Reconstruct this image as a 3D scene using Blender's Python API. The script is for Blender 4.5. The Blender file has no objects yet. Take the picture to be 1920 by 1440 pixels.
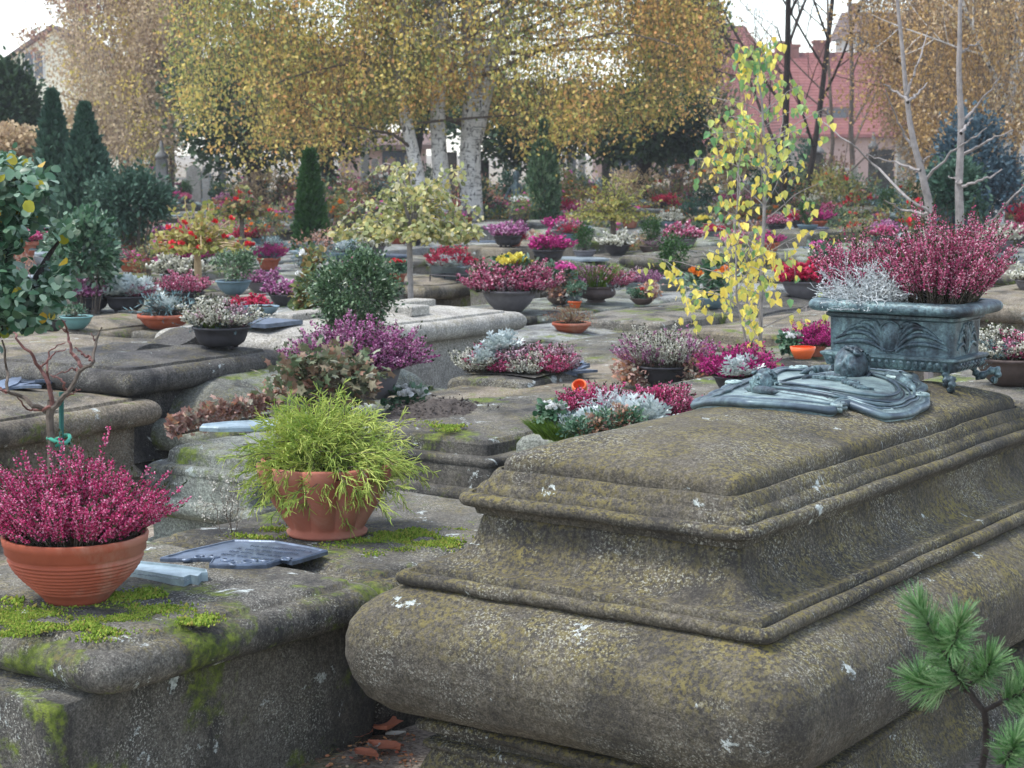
import bpy, math, random
import numpy as np
from mathutils import Vector, Matrix
PI = math.pi
D = bpy.data
SC = bpy.context.scene
COL = SC.collection
rnd = random.Random(7)

# ------------------------------------------------------------------ camera
F_PX, HOR, CH = 3500.0, 280.0, 1.55
PITCH = math.atan((720 - HOR) / F_PX)
TH = math.radians(34.8)
cam = D.cameras.new('camera'); co = D.objects.new('camera', cam); COL.objects.link(co)
co.location = (0, 0, CH); co.rotation_euler = (PI / 2 - PITCH, 0, 0)
cam.sensor_width = 36; cam.lens = 36 * F_PX / 1920; cam.clip_end = 3000; cam.clip_start = .05
cam.dof.use_dof = True; cam.dof.focus_distance = 4.9; cam.dof.aperture_fstop = 13
SC.camera = co

def at(px, py, h):
    """world point at height h seen at photo pixel (px, py)"""
    x = (px - 960) / F_PX; y = -(py - 720) / F_PX
    c, s = math.cos(PITCH), math.sin(PITCH)
    d = (x, c + s * y, -s + c * y); t = (h - CH) / d[2]
    return Vector((d[0] * t, d[1] * t, h))
def at_d(px, py, Y):
    x = (px - 960) / F_PX; y = -(py - 720) / F_PX
    c, s = math.cos(PITCH), math.sin(PITCH)
    d = (x, c + s * y, -s + c * y); t = Y / d[1]
    return Vector((d[0] * t, Y, CH + d[2] * t))
def proj(P):
    Z = P[2] - CH; c, s = math.cos(PITCH), math.sin(PITCH)
    yc = c * Z + s * P[1]; zc = c * P[1] - s * Z
    return 960 + F_PX * P[0] / zc, 720 - F_PX * yc / zc

# ------------------------------------------------------------------ objects
def tag(o, label=None, cat=None, group=None, kind=None):
    if label: o['label'] = label
    if cat: o['category'] = cat
    if group: o['group'] = group
    if kind: o['kind'] = kind
    return o
def empty(name, loc=(0, 0, 0), rz=0, label=None, cat=None, group=None):
    o = D.objects.new(name, None); COL.objects.link(o)
    o.location = loc; o.rotation_euler = (0, 0, rz); o.empty_display_size = .1
    return tag(o, label, cat, group)
def copy_tree(o, parent=None):
    c = o.copy(); COL.objects.link(c); c.parent = parent
    for ch in list(o.children): copy_tree(ch, c)
    return c
def link(name, me, parent=None, loc=None, rz=0, sc=None):
    o = D.objects.new(name, me); COL.objects.link(o); o.parent = parent
    if loc is not None: o.location = loc
    o.rotation_euler = (0, 0, rz)
    if sc is not None: o.scale = (sc, sc, sc) if not hasattr(sc, '__len__') else sc
    return o

class MB:
    """collects numpy geometry, makes ONE mesh"""
    def __init__(s): s.V = []; s.F = []; s.n = 0
    def add(s, V, F, mat=0):
        V = np.asarray(V, float).reshape(-1, 3); s.V.append(V)
        by = {}
        for f in F: by.setdefault(len(f), []).append(f)
        for k, fs in by.items(): s.F.append((np.asarray(fs, np.int64) + s.n, mat))
        s.n += len(V)
    def scatter(s, tm, M, T, mat=0):
        tv, tf = tm
        M = np.asarray(M); T = np.asarray(T); N = len(T)
        if N == 0: return
        V = np.einsum('nij,vj->nvi', M, tv) + T[:, None, :]
        m = len(tv); s.V.append(V.reshape(-1, 3))
        off = (np.arange(N) * m)[:, None, None]
        by = {}
        for f in tf: by.setdefault(len(f), []).append(f)
        for k, fs in by.items():
            s.F.append(((np.asarray(fs)[None] + off).reshape(-1, k) + s.n, mat))
        s.n += N * m
    def tubes(s, P, R, k=3, mat=0, cap=False):
        """P (N,S,3) polylines, R (N,S) or (S,) radii"""
        P = np.asarray(P, float); N, S, _ = P.shape
        R = np.broadcast_to(np.asarray(R, float), (N, S))
        Tn = np.gradient(P, axis=1); Tn /= np.linalg.norm(Tn, axis=2, keepdims=True) + 1e-12
        ref = np.where(np.abs(Tn[:, :, 2:3]) > .9, np.array([1., 0, 0]), np.array([0, 0, 1.]))
        A = np.cross(Tn, ref); A /= np.linalg.norm(A, axis=2, keepdims=True) + 1e-12
        B = np.cross(Tn, A)
        a = np.arange(k) * 2 * PI / k
        V = P[:, :, None] + R[:, :, None, None] * (A[:, :, None] * np.cos(a)[:, None] + B[:, :, None] * np.sin(a)[:, None])
        s.V.append(V.reshape(-1, 3))
        i = np.arange(S - 1)[:, None]; j = np.arange(k)[None]
        q = np.stack([i * k + j, i * k + (j + 1) % k, (i + 1) * k + (j + 1) % k, (i + 1) * k + j], -1).reshape(-1, 4)
        F = (q[None] + (np.arange(N) * S * k)[:, None, None]).reshape(-1, 4)
        s.F.append((F + s.n, mat))
        if cap:
            for n in range(N):
                b = s.n + n * S * k
                s.F.append((np.array([[b + x for x in range(k)]]), mat))
                s.F.append((np.array([[b + (S - 1) * k + x for x in reversed(range(k))]]), mat))
        s.n += N * S * k
    def mesh(s, name, mats, smooth=False):
        me = D.meshes.new(name)
        V = np.concatenate(s.V) if s.V else np.zeros((0, 3))
        me.vertices.add(len(V)); me.vertices.foreach_set('co', V.astype(np.float32).ravel())
        L = [f.ravel() for f, _ in s.F]
        tot = np.concatenate([np.full(len(f), f.shape[1]) for f, _ in s.F])
        mi = np.concatenate([np.full(len(f), m) for f, m in s.F])
        L = np.concatenate(L)
        me.loops.add(len(L)); me.loops.foreach_set('vertex_index', L.astype(np.int32))
        me.polygons.add(len(tot)); st = np.concatenate([[0], np.cumsum(tot)[:-1]])
        me.polygons.foreach_set('loop_start', st.astype(np.int32))
        me.polygons.foreach_set('material_index', mi.astype(np.int32))
        me.polygons.foreach_set('use_smooth', np.full(len(tot), bool(smooth)))
        me.update(calc_edges=True); me.validate()
        for m in (mats if isinstance(mats, (list, tuple)) else [mats]): me.materials.append(m)
        return me
    def obj(s, name, mats, parent=None, smooth=False, loc=None, rz=0):
        return link(name, s.mesh(name, mats, smooth), parent, loc, rz)

def nrm(a): return a / (np.linalg.norm(a, axis=-1, keepdims=True) + 1e-12)
def frames(d, rs, ref=None, sc=1.0, flat=0):
    """rotation matrices with local Y along d; random roll, or local Z near ref"""
    d = nrm(np.asarray(d, float)); N = len(d)
    r = rs.normal(size=(N, 3)) if ref is None else np.broadcast_to(np.asarray(ref, float), (N, 3)) + rs.normal(size=(N, 3)) * flat
    x = nrm(np.cross(d, r)); z = np.cross(x, d)
    M = np.stack([x, d, z], -1)
    return M * np.broadcast_to(np.asarray(sc, float), (N,))[:, None, None]

# templates: local Y = length, unit size
T_LEAF = (np.array([(0, 0, 0), (-.26, .35, .06), (-.2, .72, .05), (0, 1, -.04), (.2, .72, .05), (.26, .35, .06)]), [(0, 1, 2, 3), (0, 3, 4, 5)])
T_BIRCH = (np.array([(0, 0, 0), (-.4, .22, .08), (-.3, .6, .06), (0, 1.05, -.08), (.3, .6, .06), (.4, .22, .08)]), [(0, 1, 2, 3), (0, 3, 4, 5)])
T_DIAM = (np.array([(0, 0, 0), (-.34, .5, .08), (0, 1, 0), (.34, .5, .08)]), [(0, 1, 2), (0, 2, 3)])
T_OVAL = (np.array([(0, 0, 0), (-.3, .2, .05), (-.4, .5, .09), (-.25, .85, .03), (0, 1, -.05), (.25, .85, .03), (.4, .5, .09), (.3, .2, .05), (0, .5, 0)]),
          [(0, 1, 2, 8), (8, 2, 3, 4), (0, 8, 6, 7), (8, 4, 5, 6)])
T_BUD = (np.array([(0, 0, 0), (-.3, .45, -.2), (.3, .45, -.2), (0, .45, .34), (0, 1, 0)]), [(0, 1, 3), (0, 3, 2), (0, 2, 1), (4, 3, 1), (4, 2, 3), (4, 1, 2)])
T_NEED = (np.array([(-.02, 0, 0), (.02, 0, 0), (.018, .6, .01), (0, 1, .02), (-.018, .6, .01)]), [(0, 1, 2, 3, 4)])
def _star(n=5, inner=.5):
    v = [(0, .45, .06)]; 
    for i in range(2 * n):
        a = PI * i / n - PI / 2; r = .55 if i % 2 else .55 * inner
        v.append((r * math.cos(a), .45 + r * math.sin(a), -.03 if i % 2 else .02))
    return np.array(v), [(0, i + 1, (i + 1) % (2 * n) + 1) for i in range(2 * n)]
T_STAR = _star(5, .55)
def _lobed():      # dusty miller leaf: a midrib with paired lobes
    V = []; Fc = []
    for i, y in enumerate((.1, .3, .5, .7)):
        w = (.22, .32, .3, .2)[i]
        for sgn in (-1, 1):
            b = len(V); V += [(0, y, 0), (sgn * w, y + .12, .05), (sgn * w * .9, y + .22, .05), (0, y + .12, 0)]
            Fc.append((b, b + 1, b + 2, b + 3))
    b = len(V); V += [(-.04, 0, 0), (.04, 0, 0), (.05, .8, 0), (0, 1, -.03), (-.05, .8, 0)]; Fc.append((b, b + 1, b + 2, b + 3, b + 4))
    return np.array(V), Fc
T_LOBE = _lobed()
def _petals(n=5):
    V = [(0, 0, 0)]; Fc = []
    for i in range(n):
        a = 2 * PI * i / n
        for da, r, z in ((-.45, .35, .1), (-.3, .5, .02), (.3, .5, .02), (.45, .35, .1)):
            V.append((r * math.cos(a + da), r * math.sin(a + da), z))
        b = 1 + 4 * i; Fc.append((0, b, b + 1, b + 2, b + 3))
    return np.array(V), Fc
T_FLOWER = _petals()

def fbm(P, seed=0, octv=4, scale=1.0):
    """cheap smooth noise from sums of sines, about -1..1"""
    rs = np.random.RandomState(seed); P = np.asarray(P, float); out = np.zeros(P.shape[:-1]); amp = 1; tot = 0; f = scale
    for o in range(octv):
        for _ in range(4):
            k = rs.normal(size=3) * f * 2.2; out += amp * np.sin(P @ k + rs.uniform(0, 6.28)) / 2
        tot += amp; amp *= .5; f *= 2.05
    return out / tot

# ------------------------------------------------------------------ materials
class NT:
    def __init__(s, name):
        s.m = D.materials.new(name); s.m.use_nodes = True; s.t = s.m.node_tree; s.t.nodes.clear()
    def n(s, typ, **kw):
        nd = s.t.nodes.new(typ)
        for k, v in kw.items():
            if k in nd.inputs.keys() or isinstance(k, int): pass
            setattr(nd, k, v)
        return nd
    def set(s, nd, key, v):
        if hasattr(v, 'is_output') or isinstance(v, bpy.types.NodeSocket): s.t.links.new(v, nd.inputs[key])
        else: nd.inputs[key].default_value = v
    def noise(s, vec, scale, detail=4, rough=.55, dist=0.0):
        nd = s.n('ShaderNodeTexNoise'); s.set(nd, 'Vector', vec); s.set(nd, 'Scale', scale)
        s.set(nd, 'Detail', detail); s.set(nd, 'Roughness', rough); s.set(nd, 'Distortion', dist); return nd.outputs[0]
    def ramp(s, fac, stops, interp='LINEAR'):
        nd = s.n('ShaderNodeValToRGB'); s.set(nd, 0, fac); cr = nd.color_ramp; cr.interpolation = interp
        while len(cr.elements) < len(stops): cr.elements.new(.5)
        for e, (p, c) in zip(cr.elements, stops):
            e.position = p; e.color = (c, c, c, 1) if not hasattr(c, '__len__') else (*c[:3], 1)
        return nd.outputs[0]
    def mix(s, fac, a, b, mode='MIX'):
        nd = s.n('ShaderNodeMix'); nd.data_type = 'RGBA'; nd.blend_type = mode
        s.set(nd, 0, fac)
        for k, v in ((6, a), (7, b)):
            s.set(nd, k, (*v[:3], 1) if isinstance(v, (tuple, list)) else v)
        return nd.outputs[2]
    def math(s, op, a, b=0.0, clamp=False):
        nd = s.n('ShaderNodeMath'); nd.operation = op; nd.use_clamp = clamp; s.set(nd, 0, a); s.set(nd, 1, b); return nd.outputs[0]
    def coord(s, which='Object', rand=True, scale=None):
        tc = s.n('ShaderNodeTexCoord').outputs[which]
        if rand:
            oi = s.n('ShaderNodeObjectInfo').outputs['Random']
            v = s.n('ShaderNodeVectorMath'); v.operation = 'ADD'; s.set(v, 0, tc)
            cx = s.n('ShaderNodeCombineXYZ'); m = s.math('MULTIPLY', oi, 37.0)
            s.set(cx, 0, m); s.set(cx, 1, s.math('MULTIPLY', oi, 91.0)); s.set(cx, 2, m); s.set(v, 1, cx.outputs[0]); tc = v.outputs[0]
        if scale:
            v = s.n('ShaderNodeVectorMath'); v.operation = 'MULTIPLY'; s.set(v, 0, tc); s.set(v, 1, scale); tc = v.outputs[0]
        return tc
    def out(s, col, rough=.8, bump=None, bstr=.5, bdist=.01, spec=.3, metal=0.0, trans=0.0, transcol=None, coat=0):
        b = s.n('ShaderNodeBsdfPrincipled'); s.set(b, 'Base Color', (*col[:3], 1) if isinstance(col, (tuple, list)) else col)
        s.set(b, 'Roughness', rough); s.set(b, 'Specular IOR Level', spec); s.set(b, 'Metallic', metal)
        if coat: s.set(b, 'Coat Weight', coat)
        if bump is not None:
            bn = s.n('ShaderNodeBump'); s.set(bn, 'Height', bump); s.set(bn, 'Strength', bstr); s.set(bn, 'Distance', bdist)
            s.set(b, 'Normal', bn.outputs[0])
        sh = b.outputs[0]
        if trans:
            t = s.n('ShaderNodeBsdfTranslucent'); s.set(t, 'Color', (*transcol[:3], 1) if isinstance(transcol, (tuple, list)) else (transcol if transcol is not None else col))
            mx = s.n('ShaderNodeMixShader'); s.set(mx, 0, trans); s.set(mx, 1, sh); s.set(mx, 2, t.outputs[0]); sh = mx.outputs[0]
        o = s.n('ShaderNodeOutputMaterial'); s.t.links.new(sh, o.inputs[0]); return s.m

_mc = {}
def leafmat(name, cols, rough=.55, trans=.25, spec=.3, clump=None):
    """colour varies leaf by leaf (random per island); clump adds broad patches"""
    if name in _mc: return _mc[name]
    t = NT(name); g = t.n('ShaderNodeNewGeometry'); fac = g.outputs['Random Per Island']
    if clump:
        nz = t.noise(t.coord('Object', True), clump, 3)
        fac = t.math('ADD', t.math('MULTIPLY', fac, .5), t.math('MULTIPLY', t.math('SUBTRACT', nz, .25), 1.0), True)
    n = len(cols)
    c = t.ramp(fac, [(i / max(1, n - 1), cc) for i, cc in enumerate(cols)])
    _mc[name] = t.out(c, rough, spec=spec, trans=trans); return _mc[name]

def stone(name, c1, c2, dark=.3, ylich=.3, wlich=.2, moss=.2, patch=.2, sc=1.0, fine=True, stripe=None):
    """weathered sandstone: mottled base, grain, crust, lichens, moss"""
    t = NT(name); v = t.coord('Object', True)
    big = t.noise(v, 2.2 * sc, 6, .6); med = t.noise(v, 11 * sc, 6, .62)
    gr = t.noise(v, 230, 2, .6); gr2 = t.noise(v, 90, 3, .65)
    base = t.mix(t.ramp(big, [(.35, 0), (.65, 1)]), c1, c2)
    base = t.mix(t.ramp(med, [(.35, 0.0), (.7, .55)]), base, tuple(x * .55 for x in c1))
    base = t.mix(1.0, base, t.ramp(t.math('ADD', t.math('MULTIPLY', gr, .5), t.math('MULTIPLY', gr2, .5)), [(.36, .45), (.5, .9), (.64, 1.75)]), 'MULTIPLY')
    nz = t.n('ShaderNodeNewGeometry').outputs['Normal']; sx = t.n('ShaderNodeSeparateXYZ'); t.set(sx, 0, nz)
    up = t.ramp(sx.outputs[2], [(.0, 0.0), (.6, 1.0)])
    if dark:      # black crust
        dk = t.noise(t.coord('Object', True, (1, 1, .4)), 3.1 * sc, 7, .70, .4)
        base = t.mix(t.math('MULTIPLY', t.ramp(dk, [(.47, 0), (.60, 1)]), dark), base, (.022, .022, .023))
    if ylich:     # ochre lichen, fine grained in broad drifts, on faces that get rain
        a = t.ramp(t.noise(v, 5.5 * sc, 9, .78), [(.50 - .12 * ylich, 0), (.68, 1)]); b = t.ramp(t.noise(v, 85, 3, .7), [(.45, 0), (.56, 1)])
        k = t.math('MULTIPLY', t.math('MULTIPLY', a, b), t.math('ADD', t.math('MULTIPLY', up, .9), .1))
        base = t.mix(t.math('MULTIPLY', k, min(1, .5 + ylich)), base, (.20, .165, .05))
    if wlich:     # pale crusty specks
        a = t.ramp(t.noise(v, 3.6 * sc, 7, .7), [(.47, 0), (.60, 1)]); b = t.ramp(t.noise(v, 170, 2, .7), [(.55, 0), (.63, 1)])
        base = t.mix(t.math('MULTIPLY', t.math('MULTIPLY', a, b), min(1, .35 + wlich)), base, (.36, .36, .31))
    if patch:     # grey-white rosettes
        a = t.ramp(t.noise(v, 7.0 * sc, 8, .72, .6), [(.645 - .04 * patch, 0), (.665 - .04 * patch, 1)])
        base = t.mix(t.math('MULTIPLY', a, .85), base, t.ramp(gr2, [(.35, (.25, .28, .26)), (.6, (.55, .59, .56))]))
    if moss:
        a = t.ramp(t.noise(v, 4.1 * sc, 7, .7), [(.60 - .17 * moss, 0), (.66 - .12 * moss, 1)]); b = t.ramp(gr2, [(.32, 0.25), (.5, 1)])
        base = t.mix(t.math('MULTIPLY', t.math('MULTIPLY', a, b), .9), base, t.ramp(t.noise(v, 40, 3), [(.35, (.05, .075, .012)), (.65, (.16, .20, .03))]))
    h = t.math('ADD', t.math('MULTIPLY', gr2, .6), t.math('MULTIPLY', med, 1.6))
    h = t.math('ADD', h, t.math('MULTIPLY', gr, .35))
    return t.out(base, .92, h, .85, .006, spec=.2)

def simple(name, col, rough=.7, var=.25, sc=14, bump=.25, spec=.3, metal=0, bd=.002, stain=None, staina=.5):
    if name in _mc: return _mc[name]
    t = NT(name); v = t.coord('Object', True)
    a = t.noise(v, sc, 6, .65); b = t.noise(v, sc * 9, 3, .6)
    c = t.mix(t.ramp(a, [(.3, 0), (.7, 1)]), tuple(x * (1 - var) for x in col), tuple(min(1, x * (1 + var)) for x in col))
    if stain is not None:
        c = t.mix(t.math('MULTIPLY', t.ramp(t.noise(v, sc * .45, 7, .7, .5), [(.48, 0), (.6, 1)]), staina), c, stain)
    _mc[name] = t.out(c, rough, t.math('ADD', a, t.math('MULTIPLY', b, .5)), bump, bd, spec, metal); return _mc[name]

M = {}
# stones
M['big'] = stone('lichen_sandstone', (.108, .095, .073), (.062, .056, .047), .6, .95, .32, 0, .2, .9)
M['mossy'] = stone('mossy_sandstone', (.15, .138, .112), (.085, .08, .07), .8, .2, .5, .3, .85, 1)
M['low'] = stone('grey_sandstone', (.21, .19, .155), (.125, .115, .10), .85, .12, .5, .45, .5, 1.1)
M['dark'] = stone('blackened_sandstone', (.075, .072, .07), (.12, .11, .095), .7, .1, .2, 0, .05, 1)
M['pale'] = stone('pale_limestone', (.44, .42, .37), (.33, .31, .275), .22, .1, .35, 0, 0, 1.3)
M['warm'] = stone('brown_sandstone', (.25, .21, .16), (.15, .13, .10), .7, .35, .4, .1, .3, 1)
M['greenish'] = stone('algae_sandstone', (.26, .28, .235), (.15, .15, .13), .8, .15, .6, .35, .6, 1)
M['slate'] = stone('grey_slab_stone', (.30, .31, .29), (.16, .16, .155), .8, .1, .4, .15, .4, 1)
# metals
t = NT('verdigris_bronze'); v = t.coord('Object', True)
a = t.noise(v, 9, 8, .7, .5); g = t.noise(v, 120, 3, .6); st = t.noise(t.coord('Object', True, (30, 30, 3)), 1.2, 4)
c = t.ramp(t.math('ADD', t.math('MULTIPLY', a, .75), t.math('MULTIPLY', st, .25)), [(.38, (.014, .018, .024)), (.47, (.045, .068, .08)), (.56, (.10, .155, .165)), (.68, (.22, .32, .31))])
c = t.mix(1.0, c, t.ramp(g, [(.35, .6), (.6, 1.3)]), 'MULTIPLY')
M['verdigris'] = t.out(c, .5, t.math('ADD', g, a), .5, .003, spec=.5, metal=.25)
t = NT('bright_patina_bronze'); v = t.coord('Object', True)
a = t.noise(v, 10, 6, .55, .2); g = t.noise(v, 150, 3, .6)
c = t.ramp(a, [(.34, (.07, .09, .10)), (.46, (.17, .235, .235)), (.62, (.30, .39, .365))])
c = t.mix(1.0, c, t.ramp(g, [(.3, .7), (.6, 1.15)]), 'MULTIPLY')
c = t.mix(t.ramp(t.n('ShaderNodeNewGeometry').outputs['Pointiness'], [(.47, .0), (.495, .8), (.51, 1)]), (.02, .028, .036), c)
M['patina'] = t.out(c, .5, t.math('ADD', g, a), .2, .001, spec=.5, metal=.3)
M['rimbronze'] = simple('dark_rim_bronze', (.06, .085, .105), .45, .45, 14, .3, .5, .4, stain=(.20, .29, .29), staina=.5)
M['plaque'] = simple('blue_grey_bronze', (.10, .13, .18), .38, .5, 22, .4, .5, .4)
M['paleplaque'] = simple('pale_blue_bronze', (.24, .31, .34), .5, .35, 20, .3, .5, .2)
M['zinc'] = simple('weathered_zinc', (.23, .27, .29), .5, .3, 12, .2, .5, .3, stain=(.12, .16, .15))
M['bluebowl'] = simple('blue_grey_plastic', (.14, .21, .25), .55, .2, 8, .15)
M['tealbowl'] = simple('verdigris_plastic', (.15, .30, .29), .5, .25, 9, .15)
M['green_pot'] = simple('dark_green_plastic', (.02, .10, .085), .4, .2, 8, .1)
M['darkpot'] = simple('dark_cast_metal', (.035, .033, .037), .6, .35, 18, .4, .4)
M['greypot'] = simple('grey_concrete_pot', (.14, .13, .135), .75, .25, 12, .3)
M['brownpot'] = simple('brown_iron_pot', (.085, .062, .055), .65, .3, 16, .4)
M['terra'] = simple('terracotta_clay', (.33, .085, .045), .78, .18, 9, .35, .25, stain=(.42, .25, .18), staina=.5)
M['terra2'] = simple('pink_terracotta', (.40, .14, .09), .82, .15, 6, .4, .2, stain=(.46, .28, .21), staina=.5)
M['orange'] = simple('orange_plastic', (.75, .14, .04), .4, .1, 6, .05)
M['soil'] = simple('potting_soil', (.035, .025, .018), .95, .6, 60, 1, .1, bd=.01)
M['bark'] = simple('grey_brown_bark', (.13, .105, .085), .9, .4, 30, 1, .1, bd=.01)
M['greybark'] = simple('smooth_grey_bark', (.26, .235, .22), .8, .3, 26, .5, .15, bd=.004)
M['darkbark'] = simple('dark_bark', (.05, .042, .038), .9, .4, 30, 1, .1, bd=.01)
M['cane'] = simple('bamboo_cane', (.42, .30, .17), .6, .2, 20, .3)
M['redbark'] = simple('red_rose_bark', (.13, .055, .045), .6, .5, 40, .5)
M['tie'] = simple('green_rubber_tie', (.05, .30, .20), .45, .15, 10, .1)
M['white'] = simple('white_candle_glass', (.7, .7, .68), .5, .05, 8, .05)
t = NT('birch_bark'); v = t.coord('Object', True)
a = t.ramp(t.noise(t.coord('Object', True, (2.6, 2.6, 1.3)), 6.5, 6, .7, .8), [(.54, 0), (.60, 1)])
b = t.ramp(t.noise(t.coord('Object', True, (1.5, 1.5, 9)), 4, 4, .6), [(.56, 0), (.62, 1)])
c = t.mix(t.math('MAXIMUM', a, t.math('MULTIPLY', b, .7)), t.ramp(t.noise(v, 8, 5), [(.3, (.60, .58, .55)), (.7, (.85, .83, .80))]), (.045, .042, .04))
M['birch'] = t.out(c, .8, a, .5, .01)
# leaves
L = leafmat
M['h_crim'] = L('crimson_heather_flower', [(.24, .012, .06), (.46, .02, .12), (.60, .07, .22), (.74, .36, .48)], .6, .15)
M['h_red'] = L('red_heather_flower', [(.22, .005, .03), (.50, .012, .06), (.62, .03, .10)], .6, .2)
M['h_mag'] = L('magenta_heather_flower', [(.20, .005, .08), (.45, .015, .18), (.60, .06, .28)], .6, .2)
M['h_pink'] = L('pink_heather_flower', [(.14, .03, .10), (.34, .07, .22), (.50, .19, .36), (.62, .42, .52)], .6, .15)
M['h_rose'] = L('dusky_heather_flower', [(.20, .02, .06), (.42, .045, .14), (.58, .15, .26), (.80, .55, .60)], .6, .15)
M['h_white'] = L('white_heather_flower', [(.30, .30, .20), (.55, .54, .44), (.72, .70, .62)], .6, .15)
M['h_pale'] = L('pale_pink_heather_flower', [(.30, .16, .20), (.50, .30, .36), (.68, .58, .58)], .6, .15)
M['h_green'] = L('heather_needles', [(.015, .022, .012), (.04, .06, .02), (.06, .05, .03)], .7, .1)
M['silver'] = L('silver_foliage', [(.30, .36, .36), (.48, .54, .52), (.66, .70, .67)], .7, .1)
M['wire'] = L('silver_wire_foliage', [(.40, .43, .43), (.62, .65, .64)], .7, .05)
M['spruce'] = L('blue_spruce_needles', [(.06, .12, .13), (.14, .23, .24), (.22, .33, .33)], .6, .1)
M['thread'] = L('golden_thread_foliage', [(.09, .17, .03), (.28, .40, .07), (.50, .56, .12), (.66, .66, .20)], .6, .3, clump=9)
M['box'] = L('boxwood_leaves', [(.02, .05, .02), (.045, .10, .04), (.10, .18, .08), (.22, .30, .17)], .35, .15, .5)
M['camel'] = L('glossy_shrub_leaves', [(.02, .06, .025), (.045, .12, .06), (.10, .20, .11), (.24, .34, .24)], .35, .25, .6)
M['yleaf'] = L('yellowing_leaves', [(.20, .24, .02), (.42, .36, .03), (.50, .30, .03)], .4, .3)
M['ivy'] = L('bronze_ivy_leaves', [(.06, .09, .045), (.12, .16, .08), (.18, .17, .10), (.24, .12, .08), (.28, .30, .20)], .5, .2)
M['heuch'] = L('brown_pink_leaves', [(.24, .11, .08), (.38, .21, .17), (.46, .32, .27), (.42, .18, .08), (.42, .42, .33)], .6, .25)
M['willow'] = L('fading_willow_leaves', [(.12, .13, .05), (.28, .32, .12), (.46, .46, .20), (.54, .44, .14), (.60, .60, .44)], .5, .3)
M['ybirch'] = L('yellow_birch_leaves', [(.30, .42, .10), (.60, .60, .14), (.84, .70, .15), (.90, .68, .13), (.80, .54, .11)], .45, .35, clump=2.6)
M['gbirch'] = L('green_birch_leaves', [(.12, .30, .12), (.22, .38, .14), (.36, .48, .15), (.62, .60, .16)], .45, .35)
M['bigbirch'] = L('autumn_birch_leaves', [(.24, .27, .07), (.46, .42, .10), (.66, .52, .13), (.76, .56, .16), (.76, .46, .14)], .5, .35, clump=.8)
M['birchgrn'] = L('greener_birch_leaves', [(.10, .15, .045), (.24, .28, .08), (.42, .40, .12), (.56, .48, .16)], .5, .35)
M['birchor'] = L('russet_birch_leaves', [(.36, .24, .08), (.60, .38, .12), (.74, .46, .16), (.70, .34, .12)], .5, .35)
M['orleaf'] = L('orange_birch_leaves', [(.22, .15, .09), (.40, .25, .12), (.54, .36, .13), (.34, .23, .16)], .5, .3, clump=.9)
M['beige'] = L('beige_autumn_leaves', [(.28, .20, .14), (.44, .32, .21), (.55, .42, .25), (.48, .43, .22)], .6, .3, clump=.5)
M['dkgreen'] = L('dark_tree_leaves', [(.012, .03, .014), (.03, .065, .03), (.06, .11, .05), (.10, .15, .08)], .5, .2, clump=.9)
M['olive'] = L('olive_shrub_leaves', [(.12, .15, .04), (.26, .28, .07), (.38, .33, .09), (.40, .20, .07)], .5, .3, clump=3)
M['jun'] = L('juniper_foliage', [(.02, .055, .035), (.045, .10, .065), (.09, .16, .10)], .6, .1, clump=2)
M['thuja'] = L('thuja_foliage', [(.015, .045, .012), (.03, .085, .02), (.06, .13, .03)], .6, .1, clump=4)
M['rosegrn'] = L('rose_bush_leaves', [(.05, .08, .03), (.12, .17, .06), (.26, .24, .08), (.24, .10, .05)], .5, .25)
M['grass'] = L('grass_blades', [(.06, .12, .015), (.14, .24, .03), (.22, .32, .05)], .5, .25)
M['moss'] = L('moss_tufts', [(.08, .13, .012), (.17, .26, .025), (.28, .38, .05), (.32, .26, .06)], .9, .2)
M['f_red'] = L('red_petals', [(.45, .008, .01), (.70, .02, .03), (.75, .05, .08)], .45, .2)
M['f_pink'] = L('pink_petals', [(.60, .06, .30), (.75, .20, .45)], .45, .25)
M['f_white'] = L('white_petals', [(.60, .60, .56), (.80, .80, .77)], .5, .25)
M['f_yel'] = L('yellow_petals', [(.60, .48, .04), (.80, .70, .15)], .5, .25)
M['f_or'] = L('orange_petals', [(.60, .12, .01), (.80, .25, .03)], .5, .25)
M['drybrown'] = L('dry_brown_stems', [(.10, .045, .03), (.22, .11, .07), (.25, .22, .10)], .7, .15)
M['pine'] = L('pine_needles', [(.05, .14, .04), (.10, .25, .07), (.20, .36, .14), (.34, .46, .24)], .45, .2, .4)
M['lichwhite'] = L('pale_twig_leaves', [(.30, .29, .24), (.50, .48, .42)], .7, .1)
M['bluedk'] = L('dark_blue_spruce', [(.02, .045, .06), (.05, .095, .12), (.10, .16, .19)], .6, .1, clump=2)
M['dead'] = L('fallen_leaves', [(.46, .20, .09), (.58, .30, .13), (.42, .12, .08), (.58, .44, .30)], .7, .2)
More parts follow.
